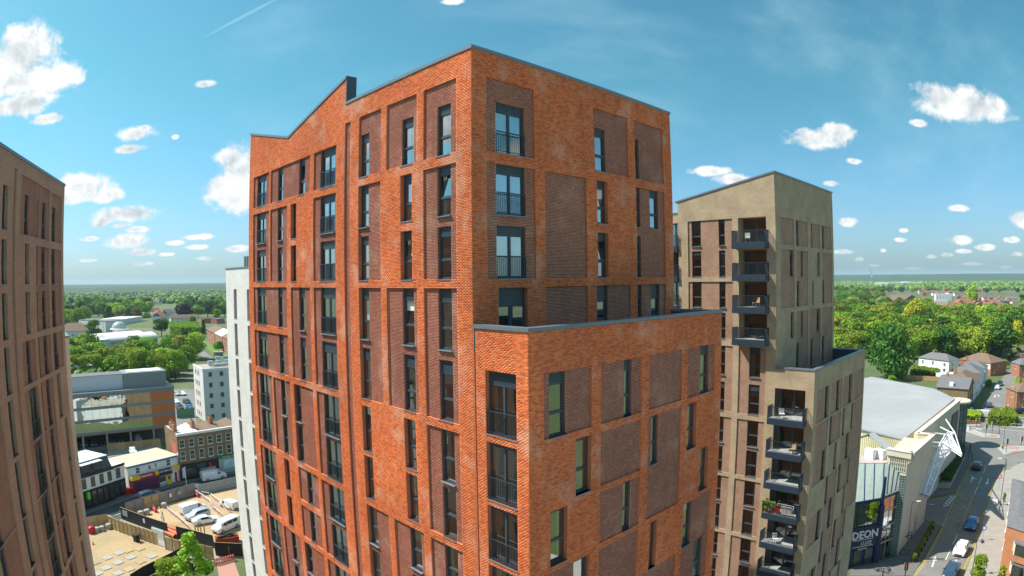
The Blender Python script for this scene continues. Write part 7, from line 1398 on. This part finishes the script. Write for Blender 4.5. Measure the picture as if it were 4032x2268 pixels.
woodland('undergrowth', 'shrubby undergrowth filling the wood behind the white house', 130, 2560, [(1170, 60), (1110, 60), (1060, 60), (1000, 60), (940, 60), (880, 55), (820, 55), (760, 50), (700, 50), (640, 45), (590, 45), (540, 42), (495, 40), (455, 40)], R6, 6, av_r + [(1680, 380, 2450, 640), (780, 370, 1680, 600), (0, 1030, 560, 1300)], .62)
woodland('undergrowth', 'shrubby undergrowth below the belt trees and in the valley', 70, 2130, [(1460, 70), (1400, 70), (1340, 70), (1280, 70), (1220, 65), (1170, 65), (1120, 65), (760, 50), (700, 48), (650, 45), (600, 44), (560, 42), (520, 40)], L1, 7, [(1400, 640, 2200, 1500), (560, 700, 1420, 1190), (1180, 480, 1480, 760), (250, 640, 640, 860)], .55)
# wooded hills on the horizon
def hills(name, label, a0, a1, dist, h, amp, seed, m):
    R_ = np.random.default_rng(seed); n = 160; V, F = [], []
    for i in range(n + 1):
        t = math.radians(a0 + (a1 - a0) * i / n); k = h + amp * (math.sin(i * .05 + seed) + .5 * math.sin(i * .13 + 2 * seed) + .25 * math.sin(i * .41)) + R_.normal() * amp * .09
        for r, z in ((dist - 1500, -2), (dist - 700, k * .55), (dist, k), (dist + 900, -2)): V.append((r * math.sin(t), r * math.cos(t), z))
    for i in range(n):
        for j in range(3): b = i * 4 + j; F.append((b, b + 4, b + 5, b + 1))
    me = bpy.data.meshes.new(name); me.from_pydata(V, [], F); me.materials.append(m); return struct(put(name, me), label)
M['hill'] = gritmat('wooded_hill', (0.035, 0.065, 0.022), (0.06, 0.09, 0.03), 0.004, 0.05, 0.8)
hills('hills', 'low wooded ridge on the horizon', -75, 75, 6800, 50, 7, 2, M['hill']); hills('hills', 'nearer wooded rise below the ridge', -75, -18, 4300, 34, 6, 5, M['hill'])
# ================================================================ leisure centre and the valley
C0_ = G(L1(610, 1150)); C1_ = G(L1(1310, 1075)); rz = heading(C0_, C1_); w = (C1_ - C0_).length; H1 = HT(L1(960, 1110), L1(960, 925)); H1 = max(9, min(16, H1))
T = thing('leisure_centre', 'white leisure centre with two long curved roofs and a small glazed dome', 'leisure centre', C0_, rz)
MB().box(0, w, 4, 34, 0, H1).build('wall', M['hotel'], T); k = MB()
for y in (3.2, 19):
    n = 10
    for i in range(n):
        t0, t1 = math.pi * i / n, math.pi * (i + 1) / n; f = lambda t: (y + 8 - 8.4 * math.cos(t), H1 + 3.4 * math.sin(t))
        (ya, za), (yb, zb) = f(t0), f(t1); k.face([(4, ya, za), (w - 1, ya, za), (w - 1, yb, zb), (4, yb, zb)])
        for x in (4, w - 1): k.face([(x, ya, H1), (x, yb, H1), (x, yb, zb), (x, ya, za)])
k.build('vault_roof', M['white'], T); MB().box(2, w - 1, 3.9, 4, H1 - 3.2, H1 - 1.2).build('clerestory_window', M['mirrorglass'], T); MB().box(8, w * .8, 3.88, 4, 1, H1 - 5).build('lower_window', M['mirrorglass'], T)
for i in range(14): MB().box(-.15, .15, -.12, .0, H1 - 3.3, H1 - 1.1).build('mullion', M['white'], T, (3 + i * (w - 4) / 14, 3.9, 0))
MB().box(-5, 4, 2, 11, 0, H1 + 1.5).build('stair_tower', M['hotel'], T); MB().lathe([(5, H1), (5, H1 + 4), (6.5, H1 + 4.2), (6.5, H1 + 4.8), (5.2, H1 + 5)], 16, c=(w * .78, 40, 0)).build('dome_drum', M['hotel2'], T); MB().lathe([(5.2 * math.cos(i * .196), H1 + 5 + 4.6 * math.sin(i * .196)) for i in range(9)], 16, c=(w * .78, 40, 0)).build('dome', mat('verdigris_dome', (0.32, 0.42, 0.38), 0.5, 0.1, 0.5), T, smooth=True)
def far_house(label, pa, pb, h, d, rh, kind, wall, roof, cat='house', wins=True, group=None, name='house', n=3):
    A, rz, w = front(pa, pb); ws = [('f', w * (i + .5) / n, 1.0 + 2.9 * k_, 1.3, 1.4) for i in range(n) for k_ in range(max(1, int(h / 3)))] if wins else []
    return house(name, label, A, rz, w, d, h, rh, kind, wall, roof, ws, cat=cat, group=group)
far_house('brown hip-roofed hall half hidden by the brown tower', L1(-60, 900), L1(430, 885), 5, 22, 6.5, 'hip', 'render', 'roofbrown', 'hall'); far_house('white flat-roofed block beside the dark rounded tree', L1(260, 800), L1(600, 830), 9.5, 16, .5, 'flat', 'render', 'roofgrey', 'building', n=6, name='block'); far_house('brown gabled house beside the white flat-roofed block', L1(610, 800), L1(760, 790), 4, 14, 5, 'gable', 'render', 'roofbrown'); far_house('long pale roofed shed beyond the leisure centre', L1(820, 735), L1(1070, 690), 5, 30, 1, 'flat', 'hotel2', 'lead', 'shed', False, name='shed')
for i, (x0, y0, x1, y1, rf, lb) in enumerate(((1190, 655, 1290, 660, 'roofbrown', 'brown-roofed house at the edge of the valley wood'), (1290, 660, 1390, 655, 'roofgrey', 'grey-roofed house in the valley cluster'), (1390, 640, 1475, 630, 'roofgrey', 'slate-roofed house beneath the copper beech'), (1215, 620, 1300, 615, 'roofred', 'red-roofed house behind the valley cluster'), (1060, 470, 1150, 470, 'roofred', 'red-tiled house deep in the valley wood'), (1180, 480, 1270, 480, 'roofbrown', 'brown-tiled house deep in the valley wood'), (1300, 690, 1380, 680, 'roofred', 'small red-roofed house by the shed'))): far_house(lb, L1(x0, y0), L1(x1, y1), 5.5, 12, 4.5, 'gable', 'render', rf)
for i in range(6): far_house('white gabled terrace house along the top of the clipped hedge', L1(1425 + i * 56, 722 - i * 2), L1(1478 + i * 56, 720 - i * 2), 6, 10, 3.4, 'gable', 'render', 'roofbrown', group='white terrace above the hedge', n=1)
far_house('flat brown-roofed house past the white terrace', L1(1850, 720), L1(2000, 712), 5, 12, .5, 'flat', 'brick2', 'roofbrown'); far_house('second flat-roofed house past the white terrace', L1(2010, 725), L1(2110, 718), 5, 12, .5, 'flat', 'brick2', 'roofgrey')
for i, (pa, pb) in enumerate((((1888, 960), (1985, 1010)), ((1990, 1015), (2080, 1070)), ((2085, 1075), (2180, 1130)))):
    A, rz, w = front(L1(*pa), L1(*pb)); h = 9.5; house('brick_flats', ('red brick flats with brown pitched roof nearest the evergreen', 'red brick flats with pale barrel roof in the middle of the row', 'red brick flats touching the white tower in the view over the verge')[i], A, rz, w, 12, h, 3.2, 'gable', 'brick2', ('roofbrown', 'lead', 'roofbrown')[i], [('f', w * f, z, 1.5, 1.4) for f in (.2, .5, .8) for z in (1, 4, 7)] + [('l', 4, z, 1.4, 1.4) for z in (1, 4, 7)], cat='flats')
pts = [G(L1(*p)) for p in ((1420, 860), (1560, 880), (1780, 885), (1790, 800), (1420, 795))]; hedge('tall clipped green hedge wall above the ring road', pts, 0, 7.5, 'mid', 5200, .7)
sheet('ring_road', [L1(1400, 880), L1(1560, 895), L1(1790, 905), L1(1760, 960), L1(1860, 1080), L1(1960, 1150), L1(1880, 1180), L1(1680, 1040), L1(1560, 985), L1(1500, 930), L1(1380, 900)], .02, M['asphalt2'], 'pale curving ring road below the tall hedge'); sheet('verge', [L1(1790, 950), L1(1900, 930), L1(2130, 1080), L1(2130, 1180), L1(1980, 1130)], .015, gritmat('mown_verge', (0.12, 0.20, 0.04), (0.16, 0.23, 0.06), 0.1, 2.0), 'mown grass bank in front of the brick flats')
sheet('verge', [L1(1380, 905), L1(1500, 940), L1(1540, 990), L1(1400, 990)], .018, bpy.data.materials['mown_verge'], 'sunlit grass verge inside the bend of the ring road')
car_px('far_car', 'white van on the ring road by the hedge', 'van', L1(1745, 930), L1(1712, 915), 'van', W_, k=1.15); car_px('far_car', 'silver car on the bend of the ring road', 'car', L1(1660, 970), L1(1692, 965), 'hatch', S_, k=1.2)
P = G(L1(2030, 1130)); tag(MB().box(-3, 3, -2, 2, 2.3, 2.5).box(-2.8, -2.6, -1.8, -1.6, 0, 2.3).box(2.6, 2.8, -1.8, -1.6, 0, 2.3).box(-2.9, 2.9, 1.7, 1.9, 0, 2.3).build('bus_shelter', M['steel'], None, P, .4), 'flat-topped shelter on the verge below the brick flats', 'shelter')
for i, (b, t, lb) in enumerate((((870, 1240), (868, 1135), 'slim lamp column among the belt trees'), ((1172, 1210), (1170, 1125), 'lamp column with banner beside the railway wall'), ((1545, 1110), (1545, 975), 'grey lamp column at the ring road'), ((1670, 1120), (1672, 1030), 'grey lamp column above the hotel roof'))): street_lamp(lb, G(L1(*b)), max(5, HT(L1(*b), L1(*t))), 1.0 + i)
far_house('pale low building beside the belt trees', L1(160, 1440), L1(330, 1450), 5, 10, 2.5, 'gabley', 'render', 'lead', 'building', n=2)
# ================================================================ far roofs on the right
rh_ = random.Random(9)
def town(n, x0, x1, y0, y1, slope, group, lab):
    for i in range(n):
        x = rh_.uniform(x0, x1); y = rh_.uniform(y0, y1) + slope * (x - x0) / (x1 - x0); P = G(R6(x, y)); rz = -.3 + rh_.uniform(-.25, .25) + (math.pi / 2 if rh_.random() < .3 else 0)
        T = thing('far_house', lab, 'house', P, rz, group); w, d, h = rh_.uniform(9, 16), rh_.uniform(8, 10), rh_.uniform(5, 6.5); key = rh_.randrange(6); wall = ('render', 'brick2', 'brick2', 'cream', 'render', 'brick2')[key]; roof = ('roofred', 'roofbrown', 'roofred', 'roofred', 'roofbrown', 'roofgrey')[key]
        kd = cached(('fh', key), lambda: (MB().prism([(0, 0), (12, 0), (12, 9), (0, 9)], -.5, 6).mesh('wall', M[wall]), roof_mb(12, 9, 6, 3.6, 'gable').mesh('roof', M[roof]))); s = (w / 12, d / 9, h / 6)
        put('wall', kd[0], T, sca=s); put('roof', kd[1], T, sca=s)
        for k_ in range(3): a_, b_ = hwin(1.4, 1.4, 'white', 'shopglass'); o_ = put('window', a_, T, (w * (.2 + .3 * k_), -.02, h * .58)); put('pane', b_, o_)
town(26, 1700, 2010, 405, 530, 10, 'close red-roofed terrace in the far town', 'red and brown roofed terrace house beyond the wood'); town(22, 1990, 2430, 410, 540, 25, 'houses right of the terrace'.replace(' right of', ' past'), 'tiled house past the red terrace of the far town'); town(16, 1180, 1700, 300, 400, 0, 'houses by the grey sheds', 'tiled house beside the long grey sheds'); town(14, 1700, 2500, 270, 320, 0, 'roofs under the far trees', 'low tiled roof under the far trees'); town(10, 1450, 1720, 530, 640, 40, 'pale houses in front of the wood', 'pale house showing between the wood and the town')
far_house('long brown wavy-roofed station shed', R6(850, 500), R6(1010, 490), 7, 34, 6, 'gabley', 'brownwall', 'roofbrown', 'shed', False, name='station_shed'); far_house('second brown-roofed bay of the station shed', R6(1010, 470), R6(1170, 450), 7, 34, 6, 'gabley', 'brownwall', 'roofbrown', 'shed', False, name='station_shed'); far_house('cream flat-roofed building before the station shed', R6(790, 530), R6(950, 530), 5, 14, .5, 'flat', 'cream', 'lead', 'building', name='flat_building')
far_house('blue-grey block behind the cream terrace shops', R6(1400, 430), R6(1600, 430), 11, 18, .5, 'flat', 'hotel', 'lead', 'building', n=5, name='block'); far_house('white and brown block in the far town', R6(1385, 500), R6(1555, 500), 8, 14, .5, 'flat', 'cream', 'lead', 'building', n=5, name='block')
for i, (x0, x1, y) in enumerate(((620, 810, 245), (815, 1000, 252), (950, 1080, 230), (1080, 1280, 250))): far_house(('long white-roofed factory shed on the plain', 'grey-blue factory block with white roof on the plain', 'distant factory roof behind the grey-blue block', 'flat factory block with white roof edge by the dark trees')[i], R6(x0, y), R6(x1, y), 14, 60, 1.5, 'flat', ('hotel', 'spandrel', 'hotel2', 'spandrel')[i], 'lead', 'factory', False, name='factory')
# railway electrification masts
M['mast'] = mat('mast_steel', (0.40, 0.42, 0.44), 0.6)
for i in range(9):
    x = 130 + i * 70; P = G(R6(x, 432 - i * 6)); T = thing('railway_gantry', 'grey steel railway gantry in the row beside the trees', 'gantry', P, .15, 'railway gantries'); MB().box(-.35, .35, -.35, .35, 0, 10).build('mast', M['mast'], T); MB().box(-.35, .35, -.35, .35, 0, 10).build('mast', M['mast'], T, (16, 0, 0)); MB().bar((-1, 0, 9), (18, 0, 9), .7, .9).build('beam', M['mast'], T)
P = AT(R6(595, 190), 2600); T = thing('tower_crane', 'distant construction crane with raised jib on the horizon', 'crane', (P.x, P.y, 0)); q = AT(R6(598, 120), 2600); tp = AT(R6(552, -10), 2600); MB().bar((0, 0, 0), (0, 0, q.z), 2.2).build('mast', M['grey'], T); MB().bar((0, 0, q.z), (tp.x - P.x, tp.y - P.y, tp.z), 1.5).build('jib', M['grey'], T); MB().box(-2.5, 5, -2, 2, q.z - 4, q.z + 1).build('cab', M['white'], T)

# ================================================================ the air between here and the hills
def haze():
    m, n = newmat('haze_air'); v = n.n('ShaderNodeVolumePrincipled'); v.inputs['Color'].default_value = (0.60, 0.80, 1.0, 1); v.inputs['Density'].default_value = 5.5e-5; v.inputs['Anisotropy'].default_value = 0.1
    n.t.links.new(v.outputs[0], n.n('ShaderNodeOutputMaterial').inputs['Volume']); o = MB().box(-14600, 14600, -14600, 14600, -4, 135).build('haze', m); tag(o, 'thin blue haze over the whole landscape', None, kind='stuff'); return o
haze()
